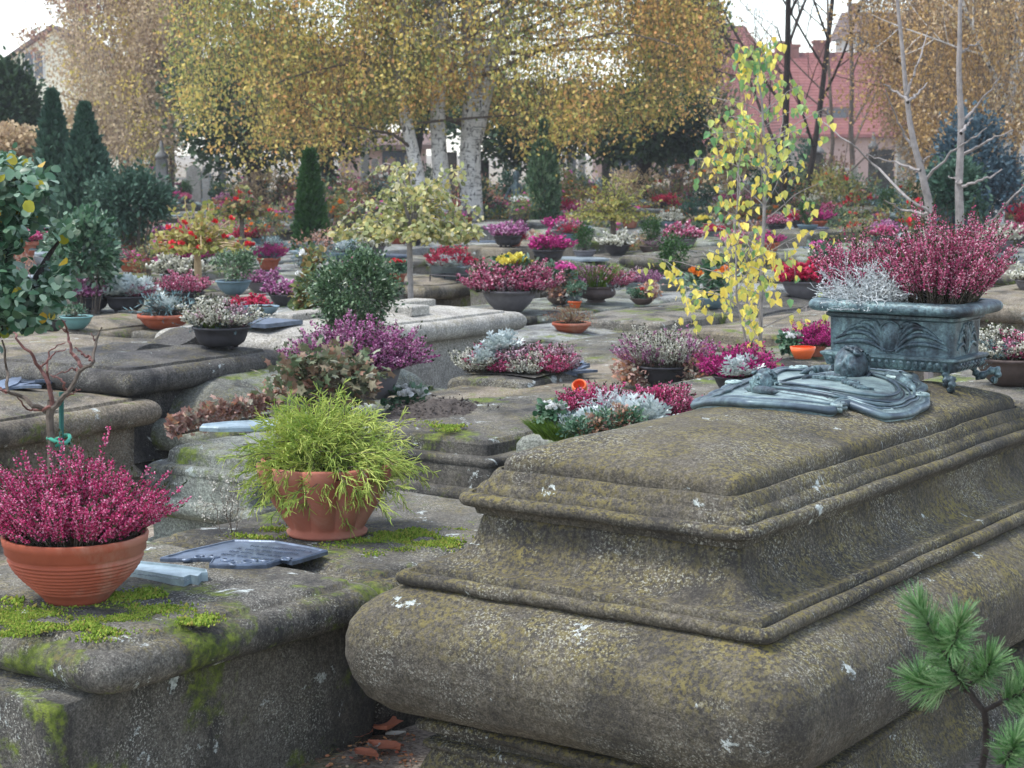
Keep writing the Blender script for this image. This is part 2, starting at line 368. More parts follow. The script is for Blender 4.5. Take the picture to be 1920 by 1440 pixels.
# ------------------------------------------------------------------ lofts, lathes
def rrect(a, b, r, side=6, k=5, bow=0):
    """rounded rectangle outline, half sizes a (x) and b (y)"""
    r = max(.001, min(r, a - .001, b - .001)); P = []
    for cx, cy, a0 in ((a - r, -(b - r), -PI / 2), (a - r, b - r, 0), (-(a - r), b - r, PI / 2), (-(a - r), -(b - r), PI)):
        for i in range(k + 1):
            t = a0 + PI / 2 * i / k; P.append((cx + r * math.cos(t), cy + r * math.sin(t)))
        nx = {0: None}
    out = []; n = k + 1
    for c in range(4):
        out += P[c * n:(c + 1) * n]
        p, q = P[(c + 1) * n - 1], P[((c + 1) % 4) * n]
        for i in range(1, side): out.append((p[0] + (q[0] - p[0]) * i / side, p[1] + (q[1] - p[1]) * i / side))
    return out
def loft(mb, a, b, prof, side=6, k=5, cap_top=True, cap_bot=False, mat=0, warp=0, seed=1, wsc=3.0):
    """prof: list of (inset, z, corner radius)"""
    rings = np.array([[(x, y, z) for x, y in rrect(a - d, b - d, r, side, k)] for d, z, r in prof])
    if warp:
        n = fbm(rings, seed, 4, wsc); c = rings[:, :, :2] / (np.linalg.norm(rings[:, :, :2], axis=2, keepdims=True) + .1)
        rings[:, :, :2] += c * (n * warp + (fbm(rings, seed + 3, 3, 26) * .0014 if warp < .0065 else 0))[..., None]; rings[:, :, 2] += fbm(rings + 9, seed + 5, 4, wsc) * warp * .7 * (rings[:, :, 2] > .02)
    S, N, _ = rings.shape
    i = np.arange(S - 1)[:, None]; j = np.arange(N)[None]
    q = np.stack([i * N + j, i * N + (j + 1) % N, (i + 1) * N + (j + 1) % N, (i + 1) * N + j], -1).reshape(-1, 4)
    F = [tuple(x) for x in q]
    if cap_top: F.append(tuple((S - 1) * N + x for x in range(N)))
    if cap_bot: F.append(tuple(reversed(range(N))))
    mb.add(rings.reshape(-1, 3), F, mat)
def crisp(o_or_me, deg=28):
    me = getattr(o_or_me, 'data', o_or_me); me.set_sharp_from_angle(angle=math.radians(deg)); return o_or_me
def fine(prof, step=.012):
    out = [prof[0]]
    for p, q in zip(prof, prof[1:]):
        n = max(1, int(math.hypot(q[0] - p[0], q[1] - p[1]) / step))
        for i in range(1, n + 1): out.append(tuple(p[x] + (q[x] - p[x]) * i / n for x in range(3)))
    return out
def arc(d, z, r, a0, a1, n=7, cr=.03, ry=None):
    """arc in the (inset, z) plane: angle 0 points outward, 90 up"""
    ry = ry or r
    return [(d - r * math.cos(math.radians(a0 + (a1 - a0) * i / n)), z + ry * math.sin(math.radians(a0 + (a1 - a0) * i / n)), cr) for i in range(n + 1)]
def lathe(mb, prof, n=32, ex=1.0, mat=0, lobes=0, amp=0, loc=(0, 0, 0), capb=True, inner=None):
    R = []
    for r, z in prof:
        ring = []
        for i in range(n):
            a = 2 * PI * i / n; rr = r
            if lobes: rr = r * (1 - amp * (1 - abs(math.cos(a * lobes / 2)) ** .6))
            ring.append((loc[0] + rr * math.cos(a) * ex, loc[1] + rr * math.sin(a), loc[2] + z))
        R.append(ring)
    R = np.array(R); S = len(prof)
    i = np.arange(S - 1)[:, None]; j = np.arange(n)[None]
    q = np.stack([i * n + j, i * n + (j + 1) % n, (i + 1) * n + (j + 1) % n, (i + 1) * n + j], -1).reshape(-1, 4)
    F = [tuple(x) for x in q]
    if capb: F.append(tuple(reversed(range(n))))
    mb.add(R.reshape(-1, 3), F, mat)
def disc(mb, r, z, n=24, ex=1.0, mat=0, bump=.01, seed=0):
    rs = np.random.RandomState(seed); V = [(0, 0, z + bump)]; F = []
    for ri, rr in enumerate((.33, .66, 1.0)):
        for i in range(n):
            a = 2 * PI * i / n; V.append((r * rr * math.cos(a) * ex, r * rr * math.sin(a), z + (rs.rand() * bump if rr < 1 else 0)))
    for i in range(n): F.append((0, 1 + i, 1 + (i + 1) % n))
    for q in range(2):
        for i in range(n): F.append((1 + q * n + i, 1 + (q + 1) * n + i, 1 + (q + 1) * n + (i + 1) % n, 1 + q * n + (i + 1) % n))
    mb.add(V, F, mat)

# ------------------------------------------------------------------ plants (return meshes)
def heather(name, rb, h, n, flower, seed=0, spread=.7, per=45, fs=.0065, ex=1.0, green=.25, thick=.006, start=.28, tip=True):
    rs = np.random.RandomState(seed); mb = MB()
    r = np.sqrt(rs.rand(n)); a = rs.rand(n) * 2 * PI
    B = np.stack([r * rb * np.cos(a) * ex * .8, r * rb * np.sin(a) * .8, np.zeros(n)], 1)
    tilt = r ** 1.3 * spread + rs.normal(size=n) * .09; az = a + rs.normal(size=n) * .25
    dirv = np.stack([np.sin(tilt) * np.cos(az), np.sin(tilt) * np.sin(az), np.cos(tilt)], 1)
    clump = .8 + .2 * np.sin(a * 3 + seed) * np.cos(r * 5 + a * 2)
    Ln = h * clump * rs.uniform(.55, 1.0, n) * (1 - .15 * r)
    Ln[rs.rand(n) < .10] *= 1.22
    S = 6; t = np.linspace(0, 1, S)
    bend = rs.normal(size=(n, 3)) * .08; bend[:, 2] = -.05 * r
    def pos(tt, idx):
        return B[idx] + dirv[idx] * (Ln[idx] * tt)[:, None] + bend[idx] * (Ln[idx] * tt ** 2)[:, None]
    P = np.stack([pos(np.full(n, x), np.arange(n)) for x in t], 1)
    mb.tubes(P, np.linspace(.0016, .0006, S) * (1 if fs < .012 else fs / .009), 3, 2)
    idx = np.repeat(np.arange(n), per); N = len(idx)
    tt = start + (1 - start) * (rs.rand(N) ** .85) * (.93 if tip else 1)
    ra = rs.rand(N) * 2 * PI
    out = np.stack([np.cos(ra), np.sin(ra), rs.uniform(-.2, .7, N)], 1)
    w = thick * (1.15 - .75 * tt)
    T = pos(tt, idx) + nrm(out) * (w * rs.uniform(.5, 1.2, N))[:, None]
    mb.scatter(T_BUD, frames(out + dirv[idx] * .5, rs, sc=fs * rs.uniform(.7, 1.3, N)), T, 0)
    ng = int(n * per * green); idx = rs.randint(0, n, ng); tt = np.where(rs.rand(ng) < (.25 if tip else 0), rs.uniform(.9, 1.04, ng), rs.rand(ng) * .75)
    ra = rs.rand(ng) * 2 * PI; out = np.stack([np.cos(ra), np.sin(ra), np.full(ng, .8)], 1)
    mb.scatter(T_DIAM, frames(out + dirv[idx], rs, sc=fs * 1.3), pos(tt, idx), 1)
    return mb.mesh(name, [M[flower], M['h_green'], M['bark']])

def wire_plant(name, r, h, n, mat='wire', seed=0, ex=1.0, th=.0016, leafy=14, wig=.28):
    """tangled silver twigs"""
    rs = np.random.RandomState(seed); mb = MB(); S = 9
    a = rs.rand(n) * 2 * PI; q = np.sqrt(rs.rand(n)) * .45
    P = np.zeros((n, S, 3)); P[:, 0] = np.stack([q * r * np.cos(a) * ex, q * r * np.sin(a), np.zeros(n)], 1)
    el = rs.uniform(.1, 1.45, n); d = np.stack([np.cos(el) * np.cos(a), np.cos(el) * np.sin(a), np.sin(el)], 1)
    Ln = rs.uniform(.6, 1.05, n) * np.where(el > .8, h, r * 1.15)
    for s_ in range(1, S):
        d = nrm(d + rs.normal(size=(n, 3)) * wig + np.array([0, 0, -.03])); P[:, s_] = P[:, s_ - 1] + d * (Ln / (S - 1))[:, None]
    P[:, :, 2] = np.maximum(P[:, :, 2], -.012)
    mb.tubes(P, np.linspace(th, th * .55, S), 3, 0)
    m = n * leafy; i = rs.randint(0, n, m); f = rs.rand(m) * (S - 1.01); k = f.astype(int); u = (f - k)[:, None]
    T = P[i, k] * (1 - u) + P[i, k + 1] * u
    mb.scatter(T_BUD, frames(rs.normal(size=(m, 3)), rs, sc=th * 4.5), T, 0)
    return mb.mesh(name, [M[mat]])

def clumpy(name, r, hz, n, size, tmpl, mats, seed=0, K=26, zc=None, shell=.6, up=.3, stems=40, flat=.2, clump=.24, lobes=.18):
    """leafy mass: leaves gathered in clumps over an ellipsoid, on thin stems"""
    rs = np.random.RandomState(seed); mb = MB(); zc = hz if zc is None else zc
    c = nrm(rs.normal(size=(K, 3))) * rs.uniform(shell, .88, (K, 1)); c *= (1 + lobes * rs.normal(size=(K, 1)))
    i = rs.randint(0, K, n); p = c[i] + rs.normal(size=(n, 3)) * clump
    p += nrm(p) * np.maximum(0, .55 - np.linalg.norm(p, axis=1))[:, None] * .5
    d = nrm(p) + rs.normal(size=(n, 3)) * .7 + np.array([0, 0, up])
    T = p * np.array([r, r, hz]) + np.array([0, 0, zc])
    T[:, 2] = np.maximum(T[:, 2], .01)
    mb.scatter(tmpl, frames(d, rs, ref=(0, 0, 1), sc=size * rs.uniform(.6, 1.25, n), flat=flat + .4), T, 0)
    if stems:
        j = rs.randint(0, K, stems); e = c[j] * np.array([r, r, hz]) + np.array([0, 0, zc]); S = 4
        b = np.stack([rs.normal(size=stems) * r * .08, rs.normal(size=stems) * r * .08, np.zeros(stems)], 1)
        P = np.stack([b + (e - b) * x + np.array([0, 0, .12 * hz]) * math.sin(x * PI) for x in np.linspace(0, 1, S)], 1)
        mb.tubes(P, np.linspace(r * .018, r * .006, S), 3, 1)
    return mb, rs, c * np.array([r, r, hz]) + np.array([0, 0, zc])

def blossoms(mb, rs, pts, n, size, mat, spread, petals=9):
    """round double blossoms made of several cupped petals"""
    i = rs.randint(0, len(pts), n); C = pts[i] + rs.normal(size=(n, 3)) * spread
    for k in range(petals):
        el = .2 + 1.2 * (k / petals); a = k * 2.4
        d = np.tile([[math.cos(a) * math.cos(el), math.sin(a) * math.cos(el), math.sin(el)]], (n, 1)) + rs.normal(size=(n, 3)) * .15
        mb.scatter(T_OVAL, frames(d, rs, sc=size * rs.uniform(.8, 1.1, n)), C, mat)

def fir_sprigs(name, r, h, n, mat='spruce', seed=0, need=34, nl=.016, th=.002, droop=.25, ex=1.0):
    rs = np.random.RandomState(seed); mb = MB(); S = 5
    a = rs.rand(n) * 2 * PI; el = rs.uniform(-.05, 1.4, n)
    d = np.stack([np.cos(el) * np.cos(a) * ex, np.cos(el) * np.sin(a), np.sin(el)], 1)
    Ln = np.where(el > .8, h, r) * rs.uniform(.6, 1, n)
    b = np.stack([r * .35 * rs.normal(size=n) * ex, r * .35 * rs.normal(size=n), np.zeros(n)], 1) * .6
    t = np.linspace(0, 1, S)
    P = b[:, None] + d[:, None] * (Ln[:, None] * t)[..., None]; P[:, :, 2] += -droop * (Ln[:, None] * t ** 2) * .5
    mb.tubes(P, np.linspace(th, th * .6, S), 3, 1)
    m = n * need; i = rs.randint(0, n, m); f = rs.rand(m) * .8 + .2; k = np.minimum((f * (S - 1)).astype(int), S - 2); u = (f * (S - 1) - k)[:, None]
    T = P[i, k] * (1 - u) + P[i, k + 1] * u
    o = rs.normal(size=(m, 3)); dd = nrm(o) * .8 + d[i] * .75
    tm = (T_NEED[0] * np.array([4, 1, 1]), T_NEED[1])
    mb.scatter(tm, frames(dd, rs, sc=nl * rs.uniform(.7, 1.2, m)), T, 0)
    return mb.mesh(name, [M[mat], M['bark']])

def grass(name, r, h, n, mat='grass', seed=0):
    rs = np.random.RandomState(seed); mb = MB(); S = 4
    a = rs.rand(n) * 2 * PI; q = np.sqrt(rs.rand(n)) * r
    b = np.stack([q * np.cos(a), q * np.sin(a), np.zeros(n)], 1); d = nrm(np.stack([np.cos(a) * q / r * .6, np.sin(a) * q / r * .6, np.ones(n)], 1) + rs.normal(size=(n, 3)) * .15)
    Ln = h * rs.uniform(.6, 1, n); t = np.linspace(0, 1, S)
    P = b[:, None] + d[:, None] * (Ln[:, None] * t)[..., None] + np.stack([np.cos(a), np.sin(a), -np.ones(n) * .5], 1)[:, None] * (Ln[:, None] * .25 * t ** 2)[..., None]
    mb.tubes(P, np.linspace(h * .02, h * .004, S), 3, 0)
    return mb.mesh(name, [M[mat]])

def bough(P0, d0, L, rs, S=8, wob=.12, trop=(0, 0, 0)):
    P = [np.array(P0, float)]; d = np.array(d0, float); d /= np.linalg.norm(d)
    for _ in range(S - 1):
        d = d + rs.normal(size=3) * wob + np.array(trop); d /= np.linalg.norm(d); P.append(P[-1] + d * L / (S - 1))
    return np.array(P)
def bare(mb, P0, d0, L, r, rs, depth, mat=0, wob=.13, trop=(0, 0, .03), nb=4, ratio=.6, ang=.7, tips=None, k=5, first=.3):
    """recursive branching limb; collects tip polylines"""
    P = bough(P0, d0, L, rs, 7, wob, trop); mb.tubes(P[None], np.linspace(r, r * .45, 7)[None], max(3, k), mat)
    if tips is not None: tips.append(P)
    if depth == 0: return
    for i in range(nb):
        t = first + (1 - first) * (i + rs.rand()) / nb; f = t * 6; q = min(5, int(f)); p = P[q] + (P[q + 1] - P[q]) * (f - q)
        d = P[q + 1] - P[q]; d /= np.linalg.norm(d); o = rs.normal(size=3); o -= d * (o @ d); o /= np.linalg.norm(o)
        bare(mb, p, d * math.cos(ang) + o * math.sin(ang), L * ratio * rs.uniform(.75, 1.15) * (1.1 - .4 * t), r * .44 * (1.1 - .5 * t), rs, depth - 1, mat, wob, trop, nb, ratio, ang, tips, k - 1, first)
def on_tips(tips, n, rs, jit=.02, lo=.1):
    """random points on the polylines, with their directions"""
    A = np.array(tips); i = rs.randint(0, len(A), n); f = (lo + (1 - lo) * rs.rand(n)) * (A.shape[1] - 1.001); k = f.astype(int); u = (f - k)[:, None]
    p = A[i, k] * (1 - u) + A[i, k + 1] * u; return p + rs.normal(size=p.shape) * jit, nrm(A[i, k + 1] - A[i, k])

# ------------------------------------------------------------------ graves
NEWG = []
TOPS = []      # (centre, angle, W, L, H) of every slab, so that pots can be stood on them
def uv(ang): return Vector((math.sin(ang), math.cos(ang), 0)), Vector((math.cos(ang), -math.sin(ang), 0))
def grave_profiles(style, H):
    """(plinth profile, slab profile) as (inset, z, corner radius)"""
    if style == 'roll':     # bull-nosed slab with sunk margin on a battered block
        r = min(.055, H * .13); z = H - 2 * r - .012
        pl = [(.07, -.1, .02), (.07, z * .35, .02), (.055, z * .37, .02), (.09, z * .5, .02), (.09, z, .02)]
        sl = [(.085, z - .004, .03)] + arc(r, z + r, r, -88, 95, 12, .03) + [(r + .03, z + 2 * r - .006, .04), (r + .036, z + 2 * r + .008, .04), (r + .1, z + 2 * r + .014, .03), (.3, H + .022, .03), (.42, H + .025, .02)]
    elif style == 'block':  # plain block with worn edges
        pl = [(.03, -.1, .03), (.03, H * .3, .03), (.05, H * .32, .03)]
        sl = [(.035, H * .32 - .004, .03), (.02, H * .34, .03), (.01, H * .7, .03), (.012, H - .03, .035), (.022, H - .010, .04), (.045, H - .001, .04), (.2, H + .004, .04), (.42, H + .008, .03)]
    elif style == 'step':
        pl = [(.03, -.1, .02), (.03, H * .3, .02), (.07, H * .34, .02), (.07, H * .52, .02)]
        sl = [(.05, H * .52 - .004, .02)] + arc(.03, H * .6, .03, -60, 80, 6, .03) + [(.05, H * .66, .02), (.055, H * .78, .02)] + arc(.075, H * .84, .022, -40, 90, 5, .03) + [(.11, H * .88, .02), (.115, H - .02, .02), (.13, H - .004, .02), (.3, H + .006, .02), (.42, H + .01, .02)]
    elif style == 'dome':   # bolster with a hipped lid
        r = H * .14; z = H * .42
        pl = [(.09, -.1, .02), (.09, H * .12, .02), (.06, H * .16, .02), (.1, H * .22, .02), (.11, z, .02)]
        sl = [(.11, z - .004, .03)] + arc(r, z + r, r, -85, 85, 12, .05) + [(r + .03, z + 2 * r, .03), (r + .03, z + 2 * r + .02, .03), (r + .05, z + 2 * r + .022, .03), (r + .09, H * .86, .04), (r + .16, H * .95, .05), (.3, H, .05), (.42, H + .02, .03)]
    else:                   # plate: thin low slab
        pl = [(.05, -.1, .02), (.05, H - .07, .02)]
        sl = [(.03, H - .074, .02)] + arc(.035, H - .035, .03, -80, 80, 6, .03) + [(.07, H - .008, .02), (.3, H, .02), (.42, H + .004, .02)]
    return pl, sl
_gm = {}
def grave_mesh(style, W, Ln, H, mat, seed, hi=False):
    key = (style, W, Ln, H, mat, seed, hi)
    if key in _gm: return _gm[key]
    pl, sl = grave_profiles(style, H); out = []
    for nm, pr in (('plinth', pl), ('slab', sl)):
        mb = MB(); pr = fine(pr, .02 if hi else .08)
        loft(mb, W / 2, Ln / 2, pr, side=40 if hi else 10, k=6 if hi else 3, warp=.006 if hi else .010, seed=seed, wsc=4 if hi else 2.5)
        out.append(crisp(mb.mesh(nm + '_mesh', [M[mat]], True)))
    _gm[key] = out; return out
def near(corner, px, py, h, W, Ln, ang):
    """centre of a slab whose given corner is seen at a pixel"""
    u, v = uv(ang); P = at(px, py, h)
    cu = {'near': -1, 'left': -1, 'far': 1, 'back': 1}[corner]; cv = {'near': 1, 'left': -1, 'far': 1, 'back': -1}[corner]
    return P - u * (cu * Ln / 2) - v * (cv * W / 2)
def grave(style, c, W, Ln, H, mat, label=None, ang=TH, seed=0, hi=False, group=None, name='stone_grave', cat='grave', tilt=0):
    o = empty(name, (c[0], c[1], 0), -ang, label, cat, group)
    pl, sl = grave_mesh(style, W, Ln, H, mat, seed, hi)
    link('plinth', pl, o); link('slab', sl, o)
    if tilt: o.rotation_euler = (tilt, tilt * .6, -ang)
    TOPS.append((Vector((c[0], c[1], 0)), ang, W, Ln, H)); return o
def rest(px, py, hint=None):
    """the first slab top (or the ground) the view ray through a photo pixel meets"""
    best = None
    for c, ang, W, Ln, H in TOPS:
        if hint is not None and abs(H - hint) > .5: continue
        P = at(px, py, H + .012); d = P - c; u, v = uv(ang)
        if abs(d.dot(u)) < Ln / 2 - .04 and abs(d.dot(v)) < W / 2 - .04:
            if best is None or P.y < best.y: best = P
    if best is None and at(px, py, .45).y < 24:      # nothing there yet: a slab of its own
        P = at(px, py, .45); P.y += .05
        NEWG.append(grave(('roll', 'step', 'block', 'plate')[len(TOPS) % 4], P + Vector((rnd.uniform(-.1, .1), .3, 0)), .9, 1.7, .45, ('low', 'slate', 'greenish', 'warm', 'mossy')[len(TOPS) % 5], None, seed=44 + len(TOPS) % 5)); P = at(px, py, .458); return P
    return best if best is not None else at(px, py, 0)

# ------------------------------------------------------------------ pots (unit: outer radius r)
def pot_mesh(kind, r, name='pot'):
    mb = MB(); soil = .0; ex = 1.0
    if kind == 'ribbed':      # wide terracotta bowl with rim band and turned ribs
        pr = [(.40, 0), (.44, 0), (.455, .035), (.52, .09)]
        for i in range(9): z = .12 + i * .045; q = .52 + .40 * math.sin((i + .5) / 9 * 1.35); pr += [(q, z), (q + .022, z + .012), (q + .022, z + .032), (q, z + .042)]
        pr += [(.93, .56), (.96, .575), (.965, .66), (.985, .67), (1.0, .75), (.99, .765), (.95, .765), (.94, .7), (.90, .66)]
        lathe(mb, [(a * r, z * r * 1.22) for a, z in pr], 64); z0 = .83; ri = .92; m = 'terra'
    elif kind == 'terra_bowl':
        pr = [(.5, 0), (.56, .03), (.78, .2), (.90, .36), (.91, .40), (1.0, .41), (1.0, .55), (.95, .56), (.93, .48)]
        lathe(mb, [(a * r, z * r) for a, z in pr], 40); z0 = .5; ri = .93; m = 'terra'
    elif kind == 'terra_pot':
        pr = [(.62, 0), (.66, .03), (.86, .72), (.87, .74), (1.0, .75), (1.0, 1.0), (.93, 1.0), (.92, .9)]
        lathe(mb, [(a * r, z * r) for a, z in pr], 32); z0 = .9; ri = .92; m = 'terra'
    elif kind == 'bowl':      # deep round bowl with rolled rim
        pr = [(.36, 0), (.42, 0), (.55, .1), (.75, .3), (.88, .52), (.94, .68), (1.0, .70), (1.01, .76), (.97, .78), (.93, .74), (.92, .66)]
        lathe(mb, [(a * r, z * r) for a, z in pr], 36); z0 = .68; ri = .92; m = 'greypot'
    elif kind == 'footed':    # oval bowl on short feet
        pr = [(.45, .1), (.62, .11), (.78, .22), (.87, .42), (.93, .66), (1.0, .68), (1.0, .75), (.96, .76), (.93, .68)]
        lathe(mb, [(a * r, z * r) for a, z in pr], 36)
        for a in (.6, 2.4, 3.8, 5.5): lathe(mb, [(.06 * r, 0), (.1 * r, .03 * r), (.09 * r, .2 * r)], 8, loc=(.52 * r * math.cos(a), .52 * r * math.sin(a), 0))
        z0 = .68; ri = .93; m = 'darkpot'
    elif kind == 'urnfoot':
        pr = [(.42, 0), (.5, .02), (.42, .1), (.45, .16), (.8, .24), (.94, .38), (.96, .5), (.9, .62), (.92, .7), (1.0, .74), (.98, .8), (.93, .8), (.9, .7)]
        lathe(mb, [(a * r, z * r) for a, z in pr], 40); z0 = .72; ri = .9; m = 'brownpot'
    elif kind == 'urn':       # tall zinc pot
        pr = [(.5, 0), (.56, .02), (.72, .35), (.86, .75), (.96, 1.1), (1.0, 1.12), (1.01, 1.2), (.96, 1.21), (.93, 1.1)]
        lathe(mb, [(a * r, z * r) for a, z in pr], 40); z0 = 1.1; ri = .93; m = 'greypot'
    elif kind == 'box':       # square trough
        loft(mb, r, r * .62, [(.12 * r, 0, .02), (.05 * r, .62 * r, .02), (.0, .64 * r, .02), (.0, .74 * r, .02), (.07 * r, .74 * r, .02), (.07 * r, .62 * r, .01)], 1, 3, False, True)
        z0 = .64; ri = .6; m = 'zinc'
    else:                     # shallow dish
        pr = [(.4, 0), (.5, .02), (.8, .25), (.98, .5), (1.0, .55), (.95, .54), (.9, .46)]
        lathe(mb, [(a * r, z * r) for a, z in pr], 36); z0 = .46; ri = .9; m = 'bluebowl'
    ms = MB()
    if kind == 'box': loft(ms, r * .93, r * .56, [(0, z0 * r, .01), (.05 * r, z0 * r + .008, .01)], 1, 2)
    else: disc(ms, ri * r, z0 * r, bump=.012)
    return mb, ms, z0 * r, m
_pc = {}
def potted(kind, r, P, mat, label, plants, cat='potted plant', name='potted_plant', rz=0, group=None):
    """thing: pot, soil and the plants given as (part name, mesh, (x, y, dz), scale, rot)"""
    key = (kind, round(r, 3), mat)
    if key not in _pc:
        mb, ms, z0, m = pot_mesh(kind, r); _pc[key] = (mb.mesh('pot', [M[mat or m]], True), ms.mesh('soil', [M['soil']]), z0)
    pm, sm, z0 = _pc[key]
    o = empty(name, P, rz, label, cat, group)
    link('pot', pm, o); link('soil', sm, o)
    for pn, me, off, s, rot in plants: link(pn, me, o, (off[0], off[1], z0 + off[2]), rot, s)
    return o
# ------------------------------------------------------------------ ground
def ground():
    xs = np.concatenate([np.linspace(-430, -12, 14), np.linspace(-11.5, 14, 90), np.linspace(15, 430, 14)])
    ys = np.concatenate([np.linspace(-40, 2, 6), np.linspace(2.4, 30, 100), np.linspace(31, 470, 24)])
    X, Y = np.meshgrid(xs, ys); P = np.stack([X, Y, np.zeros_like(X)], -1)
    Z = fbm(P, 3, 4, .9) * .025 * ((np.abs(X) < 14) & (Y < 32)) - .01
    P[..., 2] = Z; n = len(xs); F = [(j * n + i, j * n + i + 1, (j + 1) * n + i + 1, (j + 1) * n + i) for j in range(len(ys) - 1) for i in range(n - 1)]
    mb = MB(); mb.add(P.reshape(-1, 3), F)
    t = NT('bare_earth_and_gravel'); v = t.coord('Object', False)
    a = t.noise(v, 1.3, 8, .65); b = t.noise(v, 70, 3, .7); c_ = t.noise(v, 14, 5, .65)
    c = t.ramp(a, [(.35, (.14, .12, .095)), (.5, (.24, .20, .16)), (.66, (.30, .26, .21))])
    c = t.mix(1.0, c, t.ramp(b, [(.35, .5), (.6, 1.5)]), 'MULTIPLY')
    c = t.mix(t.ramp(t.noise(v, 2.1, 6, .7), [(.52, 0), (.62, .85)]), c, t.ramp(c_, [(.35, (.05, .075, .018)), (.65, (.12, .15, .035))]))
    m = t.out(c, .95, t.math('ADD', b, c_), .9, .012, spec=.15)
    tag(mb.obj('ground', m, smooth=True), kind='structure')
ground()

# ------------------------------------------------------------------ the big tomb in front
BW, BL = .962, 2.1
U_, V_ = uv(TH)
bc = Vector((.521, 3.734, 0)) + U_ * (BL / 2) - V_ * (BW / 2)
big = empty('ledger_tomb', bc, -TH, 'large weathered sandstone tomb in the right foreground with moulded lid, ochre lichen and bronze plaque', 'tomb')
TOPS.append((bc, TH, BW - .3, BL - .3, .872))
def big_part(name, prof, cap=True, seed=1, warp=.004, side=90, bot=False):
    mb = MB(); loft(mb, BW / 2, BL / 2, fine(prof, .007), side=side, k=8, cap_top=cap, cap_bot=bot, warp=warp, seed=seed, wsc=5)
    return crisp(mb.obj(name, M['big'], big, True), 33)
big_part('plinth', [(-.02, -.05, .02), (-.015, .03, .02), (.03, .09, .02), (.05, .135, .02), (.05, .141, .02)] + arc(.044, .151, .01, -80, 80, 5, .02)
         + [(.066, .163, .02), (.062, .185, .02)] + arc(.038, .200, .014, -80, 80, 5, .02) + [(.08, .216, .03), (.10, .235, .03)])
big_part('bolster', [(.12, .228, .04)] + [(.06, .232, .05), (.0, .236, .08), (-.05, .252, .10), (-.088, .283, .11), (-.112, .325, .12), (-.122, .372, .12), (-.122, .412, .12), (-.112, .450, .11), (-.09, .482, .10), (-.058, .508, .09), (-.02, .528, .07), (.0, .535, .05), (.03, .545, .03)])
big_part('moulding', [(.03, .536, .02)] + arc(.008, .555, .017, -85, 80, 9, .02) + [(.014, .571, .015), (.020, .5655, .012), (.024, .5655, .012), (.026, .578, .012), (.030, .585, .015), (.035, .587, .015)]
         + [(.035 + .10 * math.sin(t_), .585 + .118 * (1 - math.cos(t_)), .02) for t_ in np.linspace(.15, 1.45, 14)] + [(.15, .715, .02)])
def dome(x): return .833 + .052 * (1 - ((max(0, .48 - x)) / .30) ** 2) if x >= .18 else .833
top = [(x, dome(x) + (.006 if x > .185 else 0), max(.02, .06 - .1 * (x - .18))) for x in (.186, .20, .22, .25, .29, .34, .4, .44, .468)]
big_part('lid', [(.15, .700, .02), (.128, .703, .02), (.125, .712, .02), (.122, .722, .02), (.105, .7235, .02)] + arc(.108, .738, .0155, -75, 75, 8, .035)
         + [(.115, .7535, .03), (.119, .748, .03), (.123, .748, .03), (.125, .761, .03), (.130, .769, .03), (.140, .778, .03), (.143, .776, .03), (.146, .784, .035), (.152, .797, .035), (.160, .806, .035), (.166, .806, .035), (.169, .801, .03), (.172, .802, .03), (.173, .818, .03), (.176, .829, .035), (.181, .836, .04)] + top)

